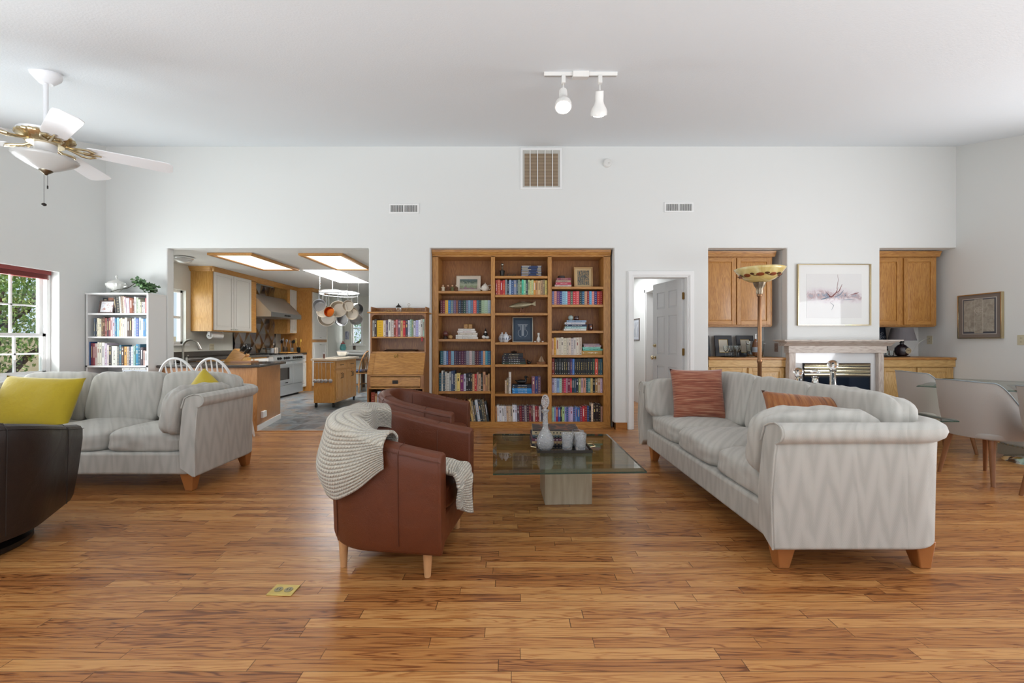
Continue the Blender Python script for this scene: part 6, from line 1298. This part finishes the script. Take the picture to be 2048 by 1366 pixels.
def hung(label, x, y, z, r, dp, m_in, m_out, tilt, yaw, name='hanging_pan', handle=.0):
    """pan hung from its handle; bowl mouth faces the viewer"""
    p = thing(name, label, 'pan', (-3.30+x, 7.95+y, z), R(yaw)); q = Matrix.Rotation(R(90+tilt), 4, 'X')
    b = MB(); b.M = q; b.lathe([(r, 0), (r*.97, -dp*.5), (r*.8, -dp), (.001, -dp)], n=28, cap=False, mi=0); b.lathe([(r, 0), (r*.94, -.002), (r*.92, -dp*.5), (r*.76, -dp*.93), (.001, -dp*.93)], n=28, cap=False, mi=1); b.build('pan_body', [m_out, m_in], p, smooth=True, fixn=False)
    b = MB(); top = 2.10 - z; b.tube([(0, 0, r*.96), (0, -.005, r+.05), (0, 0, min(top-.03, r+.16))], [.009, .007, .009], 7); b.tube([(0, 0, min(top-.03, r+.16)), (0, .012, (top+r+.14)/2 if top > r+.2 else top-.01), (0, 0, top)], .003, 5); b.build('handle', STEEL, p, smooth=True)
hung('steel saucepan hung at the upper left of the pot rack', -.20, -.33, 1.83, .115, .10, STEEL, CHROME, -12, 14)
hung('glossy mid-size pan below the upper left saucepan', -.23, -.11, 1.74, .12, .08, ALU, CHROME, -8, 10)
hung('large dark pan at the lower left of the hanging pots', -.21, 0, 1.62, .165, .09, ALU, DKP, 5, 8)
hung('small copper-lined pan in front of the hanging pots', -.02, -.33, 1.71, .095, .06, COPR, ALU, -10, -4)
hung('biggest aluminium pan in the middle of the hanging pots', .10, -.22, 1.77, .155, .11, ALU, STEEL, -6, 8)
hung('pale frying pan at the upper right of the hanging pots', .28, -.22, 1.83, .105, .05, ALU, ALU, -4, 0)
hung('pale frying pan just below the upper right one', .27, 0, 1.70, .12, .06, ALU, STEEL, 0, 6)
hung('thin steel pan low in the middle of the hanging pots', .02, .11, 1.60, .14, .05, STEEL, CHROME, 6, -6)
hung('steel stockpot at the far right of the hanging pots', .34, .11, 1.78, .12, .11, STEEL, CHROME, 20, 50)
hung('tilted steel pan at the lower right of the hanging pots', .23, .33, 1.61, .13, .07, STEEL, CHROME, 30, 35)
# ceiling lights
FE = mat('fluorescent_diffuser', 'fff4e4', .5, emit='fff0dc', es=1.15)
def fluor(label, x0, x1, y0, y1):
    f = thing('ceiling_light', label, 'ceiling light', ((x0+x1)/2, (y0+y1)/2, KC), 0, None); hx, hy = (x1-x0)/2, (y1-y0)/2; b = MB(); t = .05
    b.ring(-hx, hx, -hy, hy, t, -.035, -.001, 'xy')
    b.build('frame', CABY, f, bevel=.004); b = MB(); b.box(-hx+t, hx-t, -hy+t, hy-t, -.018, -.002); b.build('diffuser', FE, f)
fluor('oak-framed fluorescent panel on the left of the kitchen ceiling', -4.36, -3.72, 6.0, 7.35); fluor('oak-framed fluorescent panel on the right of the kitchen ceiling', -3.07, -2.43, 6.03, 7.33)
dl = thing('dome_light', 'round flush dome light with chrome ring, left end of the kitchen ceiling', 'ceiling light', (-4.93, 6.30, KC)); b = MB(); b.lathe([(.11, 0), (.125, -.008), (.125, -.03), (.115, -.034)], n=32); b.build('ring', CHROME, dl, smooth=True); b = MB(); b.lathe([(.118, -.034), (.10, -.065), (.06, -.088), (.001, -.097)], n=32, cap=False); b.build('glass_dome', mat('opal_glass', 'dcdad6', .3, coat=.4), dl, smooth=True)
o = MB().box(-.09, .09, -.04, .04, -.008, 0).build('ceiling_vent', WHITE, bevel=.003); o.location = (-4.35, 7.3, KC); tag(o, 'tiny white register in the kitchen ceiling beside the left light panel', 'vent')
# nook: picture, switch, chair, table
o = picframe('small_picture', 'small blue and white picture on the far kitchen wall', -4.62, 1.22, FY-.02, .12, .24, .008, WHITE, WHITE, art('blue_art', [(.3, '3a4468'), (.5, 'a8acc0'), (.7, 'dcdce0')], 6, 1), .0, 0, .01)
plate('dark switch plate on the kitchen wall past the pantry', (-4.71+.28, FY-.001, 1.0), 0, mat('brown_plate', '5a4a40', .4), .08, .12, 'switch')
nk = windsor('dark spindle chair with a blue seat pad in the breakfast nook', (-3.52, 9.75, 0), R(60), mat('dark_oak_chair', '8a6238', .4), mat('navy_pad', '2c3854', .8), 'nook_chair', .95, .46, .21)
nt = thing('nook_table', 'dark-edged table in the breakfast nook behind the secretary desk', 'table', (-3.1, 10.4, 0)); b = MB(); b.box(-.75, .5, -.5, .4, .72, .76); b.build('tabletop', DKW, nt, bevel=.004)
for (x, y) in ((-.7, -.45), (.45, -.45), (-.7, .35), (.45, .35)): b = MB(); b.box(x-.03, x+.03, y-.03, y+.03, 0, .72); b.build('leg', DKW, nt)
# ================================================================ ALCOVE CABINETS AND FIREPLACE
def fdoor(parent, x0, x1, z0, z1, y, m_, mx_, name='door', t=.02, f=.055):
    """raised-panel leaf facing -y at plane y"""
    b = MB(); b.box(x0, x0+f, y-t, y, z0, z1); b.box(x1-f, x1, y-t, y, z0, z1); b.box(x0+f, x1-f, y-t, y, z0, z0+f, 1); b.box(x0+f, x1-f, y-t, y, z1-f, z1, 1)
    b.box(x0+f, x1-f, y-t+.011, y, z0+f, z1-f); g = .03
    vs = [(x0+f, y-t+.011, z0+f), (x1-f, y-t+.011, z0+f), (x1-f, y-t+.011, z1-f), (x0+f, y-t+.011, z1-f)]; vi = [(x0+f+g, y-t+.003, z0+f+g), (x1-f-g, y-t+.003, z0+f+g), (x1-f-g, y-t+.003, z1-f-g), (x0+f+g, y-t+.003, z1-f-g)]
    b.add(vs+vi, [(0,1,5,4), (1,2,6,5), (2,3,7,6), (3,0,4,7), (4,5,6,7)]); return b.build(name, [m_, mx_], parent, bevel=.0025, seg=1)
def alcove_upper(label, x0, x1, divs, xr):
    c = thing('wall_cabinet', label, 'cabinet', (0, 0, 0)); yf = 5.77; b = MB(); b.box(x0, xr, yf, ND-.002, 1.385, 2.33); b.build('body', OAK, c, bevel=.002, seg=1)
    b = MB(); b.box(x0, xr+.02, yf-.03, ND-.01, 2.33, 2.40); b.prism([(yf, 2.335), (yf-.02, 2.34), (yf-.04, 2.385), (yf-.045, 2.405), (yf, 2.405)], x0, xr+.03, 'yz'); b.build('crown_moulding', OAKX, c)
    for a, d in divs: fdoor(c, a, d, 1.40, 2.315, yf, OAK, OAKX)
    b = MB(); b.box(x0, xr, yf+.02, ND-.05, 1.372, 1.384); b.build('bottom_rail', OAKX, c)
    return c
YC = 5.75
alcove_upper('oak wall cabinet with two doors in the alcove left of the fireplace', NA0+.003, 3.5, [(2.64, PX(1472, YC)), (PX(1474, YC), 3.545)], 3.575)
alcove_upper('oak wall cabinet with two doors in the alcove right of the fireplace', NB0+.003, 5.8, [(4.66+.28, PX(1802, YC)), (PX(1804, YC)+.03, 5.79)], 5.83)
def alcove_base(label, x0, x1, doors):
    c = thing('base_cabinet', label, 'cabinet', (0, 0, 0)); b = MB(); b.box(x0, x1, 5.63, ND-.002, .08, .925); b.box(x0, x1, 5.66, ND-.01, 0, .08); b.build('body', OAKL, c)
    b = MB(); b.box(x0, x1, 5.60, 5.632, .83, .925); b.build('apron_rail', OAKLX, c, bevel=.003, seg=1)
    b = MB(); b.box(x0, x1+.0, 5.585, ND-.002, .925, .957); b.build('counter', OAKX, c, bevel=.006, seg=3)
    for a, d in doors: fdoor(c, a, d, .10, .82, 5.63, OAKL, OAKLX)
    return c
alcove_base('pale oak bar cabinet in the alcove left of the fireplace', NA0+.004, NA1-.004, [(2.66, 3.13), (3.16, 3.63)])
alcove_base('pale oak bar cabinet in the alcove right of the fireplace', NB0+.004, XR-.004, [(4.94, 5.38), (5.42, 5.86)])
# fireplace
fp = thing('fireplace_mantel', 'pickled oak mantel with stepped shelf around the fireplace', 'mantel', (0, 0, 0)); PKL = wood('pickled_oak', 'a08a80', 'c9bcb0', 'd8cec4', 'x', rough=.5); PKZ = wood('pickled_oak_upright', 'a08a80', 'c9bcb0', 'd8cec4', 'z', rough=.5)
MX0, MX1 = 3.645, 4.89
b = MB(); b.box(MX0, MX0+.085, 5.52, YB-.001, 0, 1.03); b.build('leg', PKZ, fp, bevel=.003); b = MB(); b.box(MX1-.07, MX1, 5.52, YB-.001, 0, 1.03); b.build('leg', PKZ, fp, bevel=.003)
b = MB(); b.box(MX0-.02, MX1+.02, 5.50, YB-.001, 1.02, 1.115); b.build('frieze', PKL, fp, bevel=.003)
b = MB(); b.prism([(YB-.001, 1.11), (5.50, 1.11), (5.485, 1.12), (5.47, 1.135), (5.44, 1.15), (5.43, 1.165), (YB-.001, 1.165)], MX0-.09, MX1+.07, 'yz'); b.build('cornice', PKL, fp)
b = MB(); b.box(MX0-.14, MX1+.09, 5.385, YB-.001, 1.163, 1.176); b.box(MX0-.17, MX1+.105, 5.35, YB-.001, 1.176, 1.192); b.build('shelf', PKL, fp, bevel=.004)
sr = thing('fireplace_surround', 'glossy white marble tile surround with gas firebox and brass louvers', 'fireplace', (0, 0, 0)); MARB = mat('white_marble_tile', 'dcdcdc', .1, coat=.6, var=.05, bs=6)
fx0, fx1, fzt = PX(1605, 5.57), PX(1739, 5.57), PZ(726, 5.57)
b = MB(); b.box(MX0+.085, fx0, 5.57, YB-.001, 0, 1.02); b.box(fx1, MX1-.07, 5.57, YB-.001, 0, 1.02); b.box(fx0, fx1, 5.57, YB-.001, fzt, 1.02); b.build('tile', MARB, sr)
b = MB(); b.box(fx0, fx1, 5.555, 5.598, 0, fzt); b.build('firebox_frame', mat('black_iron', '17171a', .35, .3), sr)
fh = .033
for i in range(4): b = MB(); z1 = fzt-.006-i*(fh+.012); b.prism([(5.55, z1-fh), (5.535, z1-fh*.5), (5.55, z1)], fx0+.01, fx1-.01, 'yz'); b.build('brass_louver', mat('polished_brass', 'e6e0cc', .14, 1), sr)
b = MB(); b.box(fx0+.012, fx1-.02, 5.548, 5.552, .14, fzt-.19); b.build('glass_door', mat('dark_mirror_glass', '2a3648', .03, .6), sr)
b = MB(); b.box(MX0+.0, MX1+.0, 5.30, 5.518, 0, .02); b.build('hearth', MARB, sr)
# art over the mantel
pa = thing('framed_painting', 'large abstract watercolour in a thin gold frame above the mantel', 'painting', ((PX(1596, 5.57)+PX(1742, 5.57))/2, YB-.004, (PZ(528, 5.57)+PZ(651, 5.57))/2)); w_, h_ = .485, .408
b = MB(); f = .012
b.ring(-w_, w_, -h_, h_, f, -.032, 0)
b.build('frame', BRASS, pa, bevel=.001, seg=1)
def watercolour():
    m, N, L, b = newmat('watercolour_paper'); tc = N.new('ShaderNodeTexCoord'); sp = N.new('ShaderNodeSeparateXYZ'); L.new(tc.outputs['Object'], sp.inputs[0]); x, z = sp.outputs[0], sp.outputs[2]
    nz = N.new('ShaderNodeTexNoise'); nz.inputs['Scale'].default_value = 9; nz.inputs['Detail'].default_value = 6; nz.inputs['Distortion'].default_value = 2.5; L.new(tc.outputs['Object'], nz.inputs['Vector'])
    n2 = N.new('ShaderNodeTexNoise'); n2.inputs['Scale'].default_value = 4; n2.inputs['Detail'].default_value = 3; L.new(tc.outputs['Object'], n2.inputs['Vector'])
    zz = math_(N, L, 'ADD', z, math_(N, L, 'MULTIPLY_ADD', n2.outputs['Fac'], .22, -.10))
    band = math_(N, L, 'POWER', math_(N, L, 'MAXIMUM', math_(N, L, 'SUBTRACT', 1.0, math_(N, L, 'DIVIDE', math_(N, L, 'ABSOLUTE', zz), .11)), 0.0), 1.5)
    f = math_(N, L, 'MULTIPLY', band, math_(N, L, 'MULTIPLY_ADD', nz.outputs['Fac'], 1.6, -.35))
    col = ramp(N, L, f, [(.0, 'dfdddb'), (.2, 'd6cdd0'), (.4, 'b8a0a0'), (.55, '9aa8b8'), (.75, '7a4a48')])
    L.new(col, b.inputs['Base Color']); b.inputs['Roughness'].default_value = .7; b.inputs['Coat Weight'].default_value = .5; b.inputs['Coat Roughness'].default_value = .03; return m
MAT_W = mat('white_mount', 'e6e5e2', .6, coat=.5)
b = MB(); b.box(-w_+f*.5, w_-f*.5, -.012, -.004, -h_+f*.5, h_-f*.5); b.build('mount', MAT_W, pa); b = MB(); b.box(-w_+.125, w_-.115, -.014, -.011, -h_+.10, h_-.13); pp = b.build('print', watercolour(), pa)
b = MB(); rb_ = random.Random(12)
def stroke(pts, r): b.tube([(x, -.0145, z) for x, z in pts], r, 5)
stroke([(-.07, -.03), (-.02, -.02), (.03, .03), (.06, .10)], [.004, .008, .006, .001]); stroke([(.02, .02), (.07, .05), (.11, .14)], [.002, .006, .002]); stroke([(-.10, .03), (-.07, .0), (-.03, -.04)], [.002, .006, .003]); stroke([(.22, .0), (.30, .02), (.33, .03)], [.002, .006, .003]); stroke([(.04, .08), (.06, .20), (.05, .27)], [.003, .002, .001])
b.build('russet_strokes', mat('russet_paint', '8a5450', .7), pp, smooth=True); b = MB(); stroke([(-.17, -.06), (-.12, -.05), (-.06, -.02)], [.003, .009, .003]); stroke([(.03, -.02), (.08, .0), (.13, .06)], [.002, .008, .002]); stroke([(.10, -.07), (.2, -.06), (.28, -.065)], [.001, .004, .001]); stroke([(-.05, -.10), (.0, -.14), (-.03, -.2)], [.001, .003, .001]); b.build('blue_strokes', mat('blue_wash', '8090a0', .7), pp, smooth=True)
# framed print on the right wall
pv = thing('framed_print', 'square print of a folded robe with a round medallion, gold frame, right wall', 'picture', (XR-.002, 5.30, 1.49), R(-90)); w_, h_ = .25, .283
b = MB(); f = .012
b.ring(-w_, w_, -h_, h_, f, -.035, 0)
b.build('frame', BRASS, pv, bevel=.001, seg=1); b = MB(); b.box(-w_+.006, w_-.006, -.024, -.002, -h_+.006, h_-.006); b.build('mount', mat('taupe_mount', '7c7068', .7), pv)
b = MB(); q = .055; b.box(-w_+q, w_-q, -.026, -.02, -h_+q, h_-q); b.build('inner_mount', mat('pale_mount', 'b8b0a8', .7), pv); q = .064; b = MB(); b.box(-w_+q, w_-q, -.0265, -.02, -h_+q, h_-q); b.build('dark_ground', mat('slate_ground', '4c4c52', .7), pv)
b = MB(); b.box(-.175, .17, -.0275, -.02, -.195, .205); b.box(-.05, .045, -.0285, -.021, -.215, .215); b.build('robe', art('robe_cloth', [(.3, '8d8478'), (.55, 'a39b8e'), (.8, 'b4ada2')], 20, 1), pv)
b = MB()
for r_ in (.045,): b.tube([(r_*math.cos(a), -.0285, .07+r_*math.sin(a)) for a in [2*math.pi*i/30 for i in range(30)]], .0022, 5, closed=True)
for dx in (-.026, -.013, 0, .013, .026): b.box(dx-.0018, dx+.0018, -.0295, -.027, .07-.036+abs(dx)*.6, .07+.036-abs(dx)*.6)
for dz in (-.012, .006): b.box(-.04, .04, -.0295, -.027, .07+dz, .074+dz)
b.box(-.052, -.049, -.0295, -.027, -.2, .2); b.box(.044, .047, -.0295, -.027, -.2, .2); b.build('medallion', mat('pale_thread', 'c0b8ac', .6), pv)
# ---------------- left bar counter items
CZ = .957
for i, (x, lab) in enumerate(((2.70, 'leftmost, cut by the wall edge'), (3.02, 'middle one behind the wine glasses'), (3.33, 'right one behind the ice bucket'))):
    picframe('framed_certificate', 'black framed certificate on the left bar, %s' % lab, x, CZ, 5.98, .245, .30, .055, mat('black_frame', '1e1e24', .35), mat('gold_fillet', 'b89858', .4, .5), mat('certificate_paper', 'ccc4b4', .7), .008, 9, group='black certificates on the left bar')
ty_ = 5.76; tr = lathe_thing('serving_tray', 'round dark tray under the wine glasses on the left bar', 'tray', (3.03, ty_, CZ), [(.15, 0), (.16, .004), (.162, .014), (.158, .014), (.15, .006), (.01, .005)], DARKMETAL, n=40)
for i, (dx, dy) in enumerate(((-.10, .0), (-.05, -.05), (-.02, .06), (.04, -.03), (.09, .02), (.045, .08))):
    g_ = thing('wine_glass', 'small stemmed glass, %s on the left bar tray' % ['far left', 'front left', 'rear centre', 'front right', 'far right', 'rear right'][i], 'glass', (3.03+dx, ty_+dy, CZ+.006), 0, 'stemmed glasses on the bar tray'); b = MB(); b.lathe([(.03, 0), (.028, .003), (.005, .008), (.004, .06), (.018, .075), (.03, .10), (.034, .15), (.032, .15), (.027, .10), (.012, .078)], n=18, cap=False); b.build('stemware', CLEAR, g_, smooth=True)
ib = thing('ice_bucket', 'clear glass ice bucket on the left bar holding a bottle', 'ice bucket', (3.345, 5.78, CZ)); b = MB(); b.lathe([(.088, 0), (.10, .03), (.115, .22), (.111, .22), (.097, .035), (.08, .012), (.001, .012)], n=32, cap=False, flute=.01, nf=12); b.build('glass_wall', CLEAR, ib, smooth=True); b = MB()
for sx in (-1, 1): b.lathe([(.012, 0), (.012, .02)], (sx*.112, 0, .18), 10, 'x')
b.build('side_knobs', CHROME, ib)
bt = thing('wine_bottle', 'amber bottle with a foil neck standing in the ice bucket', 'bottle', (3.35, 5.78, CZ+.014), R(0)); b = MB(); b.lathe([(.036, 0), (.038, .01), (.038, .15), (.03, .19), (.014, .225), (.013, .25)], n=20); b.build('body', mat('amber_bottle', '9a5a30', .1, trans=.4), bt, smooth=True); b = MB(); b.lathe([(.015, .235), (.015, .285), (.017, .287), (.017, .30), (.002, .302)], n=16); b.build('foil', mat('silver_foil', 'b8b4b0', .3, .9), bt, smooth=True); b = MB(); b.lathe([(.0385, .05), (.0385, .12)], n=20, cap=False); b.build('label', mat('bottle_label', 'b4b8c0', .6), bt)
# ---------------- right bar counter items
tb = thing('table_lamp', 'dark bottle-shaped lamp with a grey shade on the right bar', 'lamp', (5.42, 5.84, CZ)); DB = mat('dark_bottle', '2c2226', .15, coat=.5, var=.3, bs=30)
b = MB(); b.box(-.07, .07, -.055, .055, 0, .012); b.build('base', DKW, tb, bevel=.004); b = MB(); b.lathe([(.045, .012), (.068, .03), (.078, .08), (.074, .125), (.045, .16), (.022, .175), (.02, .20)], n=28, flute=.03, nf=10); b.build('bottle_body', DB, tb, smooth=True); b = MB(); b.lathe([(.026, .195), (.026, .225)], n=16); b.build('neck_collar', BLACK, tb); b = MB(); b.lathe([(.04, .0), (.036, .006)], (.02, -.078, .085), 22, 'y'); lb = b.build('round_label', mat('tan_label', 'b0a080', .5), tb); 
b = MB(); b.lathe([(.028, -.001), (.030, -.001)], (.02, -.078, .085), 22, 'y', cap=False); b.box(-.0, .04, -.0795, -.078, .080, .086); b.box(.005, .035, -.0795, -.078, .092, .096); b.build('label_print', DKW, lb)
b = MB(); b.lathe([(.155, .225), (.115, .40), (.112, .40), (.152, .225)], n=40, cap=False); b.build('lamp_shade', mat('grey_shade', '6c6769', .8), tb, smooth=True); b = MB(); b.tube([(0, 0, .22), (0, 0, .3)], .008, 8); b.ball((0, 0, .31), .025, 6); b.build('bulb', WHITE, tb, smooth=True)
cd = MB().tube([(5.50, 5.86, CZ+.02), (5.60, 5.88, CZ+.06), (5.74, 5.92, CZ+.2), (5.84, 5.945, CZ+.245), (5.91, 5.95, PZ(676, 5.95))], .003, 6); o = cd.build('lamp_cord', mat('white_cord', 'd8d4cc', .5), smooth=True); tag(o, 'white cord running from the bottle lamp to the right alcove outlet', 'cord')
gl = picframe('patterned_tile', 'navy and white mandala tile leaning on the right bar wall', 5.07+.27, 1.02, 5.99, .24, .31, .008, mat('tile_navy', '2c3240', .4), mat('tile_navy2', '2c3240', .4), mat('tile_navy3', '343a48', .4), .005, 8)
gl.location = (5.23, 5.99, CZ+.11); b = MB(); b.M = Matrix.Rotation(R(-8), 4, 'X')
for r_ in (.035, .07, .10):
    for k in range(10): a = 2*math.pi*k/10 + r_*20; b.tube([(r_*math.cos(a)+.014*math.cos(q_), -.005, .155+r_*math.sin(a)+.014*math.sin(q_)) for q_ in [2*math.pi*i/10 for i in range(10)]], .0022, 4, closed=True)
b.build('mandala', mat('tile_cream', 'b0b4bc', .5), gl); bx_ = MB().box(-.13, .13, -.05, .05, 0, .11).build('tile_stand', DKW, bevel=.004); bx_.location = (5.23, 6.03, CZ); tag(bx_, 'dark wood box under the mandala tile on the right bar', 'box')
tr = MB().box(-.13, .12, -.09, .09, 0, .012).build('square_tray', DARKMETAL, bevel=.004); tr.location = (5.13, 5.78, CZ); tag(tr, 'small dark tray of little glasses on the right bar', 'tray')
for i, (dx, dy) in enumerate(((-.07, .02), (-.02, -.04), (.03, .03), (.075, -.02))):
    lathe_thing('shot_glass', 'small clear tumbler %s on the right bar tray' % ['farthest left', 'second from left', 'third from left', 'farthest right'][i], 'glass', (5.13+dx, 5.78+dy, CZ+.013), [(.018, 0), (.026, .005), (.031, .075), (.029, .075), (.024, .012), (.001, .010)], CLEAR, n=16, cap=False)
lathe_thing('knob_lid', 'dark round-topped stopper among the tumblers on the right bar', 'ornament', (5.15, 5.86, CZ+.013), [(.02, 0), (.022, .07), (.014, .085), (.022, .10), (.018, .115), (.002, .12)], DKW)
# ---------------- coffee table objects
TZ = TOPZ
cty = 2.97
tr = thing('serving_tray', 'square black tray with rim and handles on the glass coffee table', 'tray', (.36, cty, TZ+.001), R(1)); b = MB(); b.box(-.185, .185, -.10, .17, 0, .008); b.build('tray_base', mat('black_lacquer', '22242a', .12, coat=.6), tr); b = MB()
for a in ((-.19, .19, -.106, -.10), (-.19, .19, .17, .176), (-.19, -.184, -.106, .176), (.184, .19, -.106, .176)): b.box(a[0], a[1], a[2], a[3], 0, .018)
b.build('rim', mat('tray_rim', '3c3632', .3, .5), tr); 
for sx in (-1, 1): b = MB(); b.tube([(sx*.19, -.01, .015), (sx*.225, -.005, .02), (sx*.225, .075, .02), (sx*.19, .08, .015)], .005, 8); b.build('handle', BRASS, tr, smooth=True)
stk = [('3a3a44', .018, .345, .25), ('b8a078', .016, .34, .25), ('6a3a4a', .020, .34, .245), ('2c3240', .014, .33, .24), ('5a6a70', .014, .335, .24), ('b8a888', .030, .34, .26)]
z = TZ+.010
for i, (c_, t_, l_, d_) in enumerate(stk):
    o = book(t_-.001, l_, d_, c_, style=3); o.rotation_euler = (0, R(90), R([1.5, -1, 1, 2, -1, -2][i])); o.location = (.315-l_/2, 3.02, z+t_/2); tag(o, '%s book lying %s of the coffee table stack' % (cname(c_), ['bottom', 'second from bottom', 'third from bottom', 'fourth from bottom', 'second from top', 'topmost'][i]), 'book', 'books in the coffee table stack'); z += t_
    if i == 5:
        b = MB(); b.box(-t_/2-.0005, -t_/2+.002, -.004, d_-.002, .002, l_-.002); b.build('dust_jacket', art('jacket_art', [(.35, '221f20'), (.52, '3a3432'), (.6, '7a4a36'), (.72, '2a3036')], 7, 2), o)
def cutmat():
    m, N, L, b = newmat('cut_crystal'); b.inputs['Base Color'].default_value = (.95, .96, .97, 1); b.inputs['Transmission Weight'].default_value = .82; b.inputs['Roughness'].default_value = .02; b.inputs['IOR'].default_value = 1.5
    tc = N.new('ShaderNodeTexCoord'); vo = N.new('ShaderNodeTexVoronoi'); vo.inputs['Scale'].default_value = 60; vo.feature = 'DISTANCE_TO_EDGE'; L.new(tc.outputs['Object'], vo.inputs['Vector']); bp = N.new('ShaderNodeBump'); bp.inputs['Strength'].default_value = 1; bp.inputs['Distance'].default_value = .006; L.new(vo.outputs['Distance'], bp.inputs['Height']); L.new(bp.outputs['Normal'], b.inputs['Normal']); return m
CUT = cutmat()
dcn = thing('crystal_decanter', 'tall cut-crystal decanter with oval stopper on the coffee table tray', 'decanter', (.232, cty-.045, TZ+.010)); b = MB(); b.lathe([(.038, 0), (.05, .012), (.06, .045), (.058, .08), (.042, .115), (.022, .145), (.018, .175), (.022, .18), (.018, .19), (.017, .255), (.03, .275), (.026, .277), (.012, .26), (.012, .18), (.016, .145), (.036, .112), (.052, .08), (.054, .045), (.044, .018), (.001, .014)], n=32, cap=False); b.build('bottle', CUT, dcn, smooth=True, ang=50)
b = MB(); b.lathe([(.010, .24), (.013, .28), (.009, .29)], n=14); b.tube([(.022*math.cos(a), 0, .335+.042*math.sin(a)) for a in [2*math.pi*i/24 for i in range(24)]], .006, 8, closed=True); b.ball((0, 0, .335), .03, 8, (.62, .25, 1.1)); b.build('stopper', CUT, dcn, smooth=True)
for i, (x, y) in enumerate(((.385, cty-.045), (.475, cty-.05), (.47, cty+.035))):
    t = thing('crystal_tumbler', 'cut-crystal tumbler %s on the coffee table tray' % ['next to the decanter', 'at the front right', 'behind the front right one'][i], 'glass', (x, y, TZ+.010), 0, 'crystal tumblers on the tray'); b = MB(); b.lathe([(.03, 0), (.034, .006), (.043, .115), (.040, .115), (.032, .022), (.001, .018)], n=28, cap=False); b.build('tumbler', CUT, t, smooth=True, ang=50)
# decanters on the console
def decanter(label, x, y, h_, r, kind):
    t = thing('glass_decanter', label, 'decanter', (x, y, .713)); k = h_
    if kind == 'ship': pr_ = [(r, 0), (r*1.05, .01), (r*.85, .03), (r*.35, .07), (.022, .10), (.018, k*.62), (.026, k*.66), (.022, k*.66), (.013, k*.62), (.017, .10), (r*.3, .073), (r*.78, .033), (r*.9, .014), (.001, .012)]
    else: pr_ = [(r*.85, 0), (r, .02), (r, .085), (r*.85, .10), (.024, .125), (.020, k*.62), (.028, k*.66), (.023, k*.66), (.014, k*.62), (.018, .122), (r*.78, .095), (r*.92, .08), (r*.92, .024), (.001, .015)]
    b = MB(); b.lathe(pr_, n=30, cap=False); b.build('bottle', CLEAR, t, smooth=True, ang=60)
    b = MB(); b.lathe([(.012, k*.60), (.014, k*.68)], n=12); b.ball((0, 0, k*.68+.035), .036 if kind != 'flat' else .03, 10, (1, 1, 1) if kind != 'flat' else (1.2, 1.2, .5)); b.build('stopper', CRYSTAL, t, smooth=True)
decanter('glass decanter with the tallest ball stopper on the console behind the sofa', 2.46, 3.22, .36, .105, 'ship')
decanter('squat square-shouldered decanter at the left on the console behind the sofa', 2.43, 3.56, .245, .075, 'round'); decanter('glass decanter with flat stopper between the two others on the console', 2.44, 3.38, .26, .10, 'flat')
# ================================================================ OUTSIDE THE WINDOWS
GRASS = mat('garden_ground', '8a8468', .9, var=.3, bs=3)
struct(MB().box(-22, XL-.25, -6, 22, -.35, -.30).build('ground_outside', GRASS)); struct(MB().box(XL-.25, 12, 13.1, 22, -.35, -.30).build('ground_outside', GRASS))
def tree(label, loc, hgt, rad, n, seed, bark='4a3a30', cols=('5c7a38', '7f9a4c', 'a8b070'), zc=.65, name='garden_tree'):
    t = thing(name, label, 'tree', loc); rn = random.Random(seed); b = MB(); crowns = []
    b.tube([(0, 0, 0), (.06, .04, hgt*.3), (-.05, 0, hgt*.62)], [rad*.10, rad*.075, rad*.05], 9)
    for i in range(7):
        a = i*2.4+seed; e = Vector((math.cos(a)*rad*.7, math.sin(a)*rad*.7, hgt*(.45+.08*i))); b.tube([(0, 0, hgt*(.15+.06*i)), e*.5+Vector((0, 0, hgt*.12)), e], [rad*.05, rad*.035, rad*.012], 7); crowns.append(e)
    b.build('trunk', mat('bark_'+bark, bark, .9, var=.3, bs=20), t, smooth=True); b = MB()
    for i in range(n):
        while True:
            p = Vector((rn.uniform(-1, 1), rn.uniform(-1, 1), rn.uniform(-1, 1)))
            if .3 < p.length < 1 and noise.noise(p*2.3+Vector((seed, 0, 0))) > -.12: break
        c = Vector((p.x*rad, p.y*rad, hgt*zc+p.z*hgt*.42)); s_ = rn.uniform(.035, .08); M_ = Euler((rn.uniform(0, 6), rn.uniform(0, 6), rn.uniform(0, 6))).to_matrix()
        b.add([c+M_ @ Vector(v)*s_ for v in ((-.5, 0, 0), (0, -.28, .1), (.6, 0, 0), (0, .28, .1))], [(0,1,2,3)], rn.choice((0, 0, 1, 1, 2)))
    b.build('foliage', [mat('leaf_'+c, c, .6) for c in cols], t, fixn=False)
tree('leafy garden tree filling the left window panes nearest the corner', (-8.3, 6.6, -.3), 3.6, 1.35, 13000, 1); tree('leafy garden tree further left outside the window', (-8.6, 3.6, -.3), 3.8, 1.45, 13000, 2, cols=('54703a', '8a9a50', 'b8b878'))
tree('dark twisted tree behind the others outside the left window', (-12.8, 8.6, -.3), 5.0, 2.2, 9000, 3, cols=('6a8040', '8fa060', 'c0b888')); tree('green shrub outside the breakfast nook window', (-5.5, 14.6, -.3), 2.6, 1.0, 2200, 4, cols=('4c7a38', '6f9a50', '90b070'), name='garden_shrub')
struct(MB().box(-16.2, -16, -2, 20, -.3, 1.4).build('garden_fence', mat('fence_tan', 'b8a890', .8)))
# small picture in the hallway
pq = picframe('hall_picture', 'dark-framed picture on the hallway wall seen through the open doorway', 0, 0, 0, .42, .42, .018, mat('hall_frame', '5a4a42', .4), mat('hall_mount', 'c8ccd4', .6), art('hall_art', [(.4, 'b0b4bc'), (.6, 'd0d2d6')], 5, 1), .05, 0, .012)
pq.location = (2.398, 8.1, 1.19); pq.rotation_euler = (0, 0, R(-90))
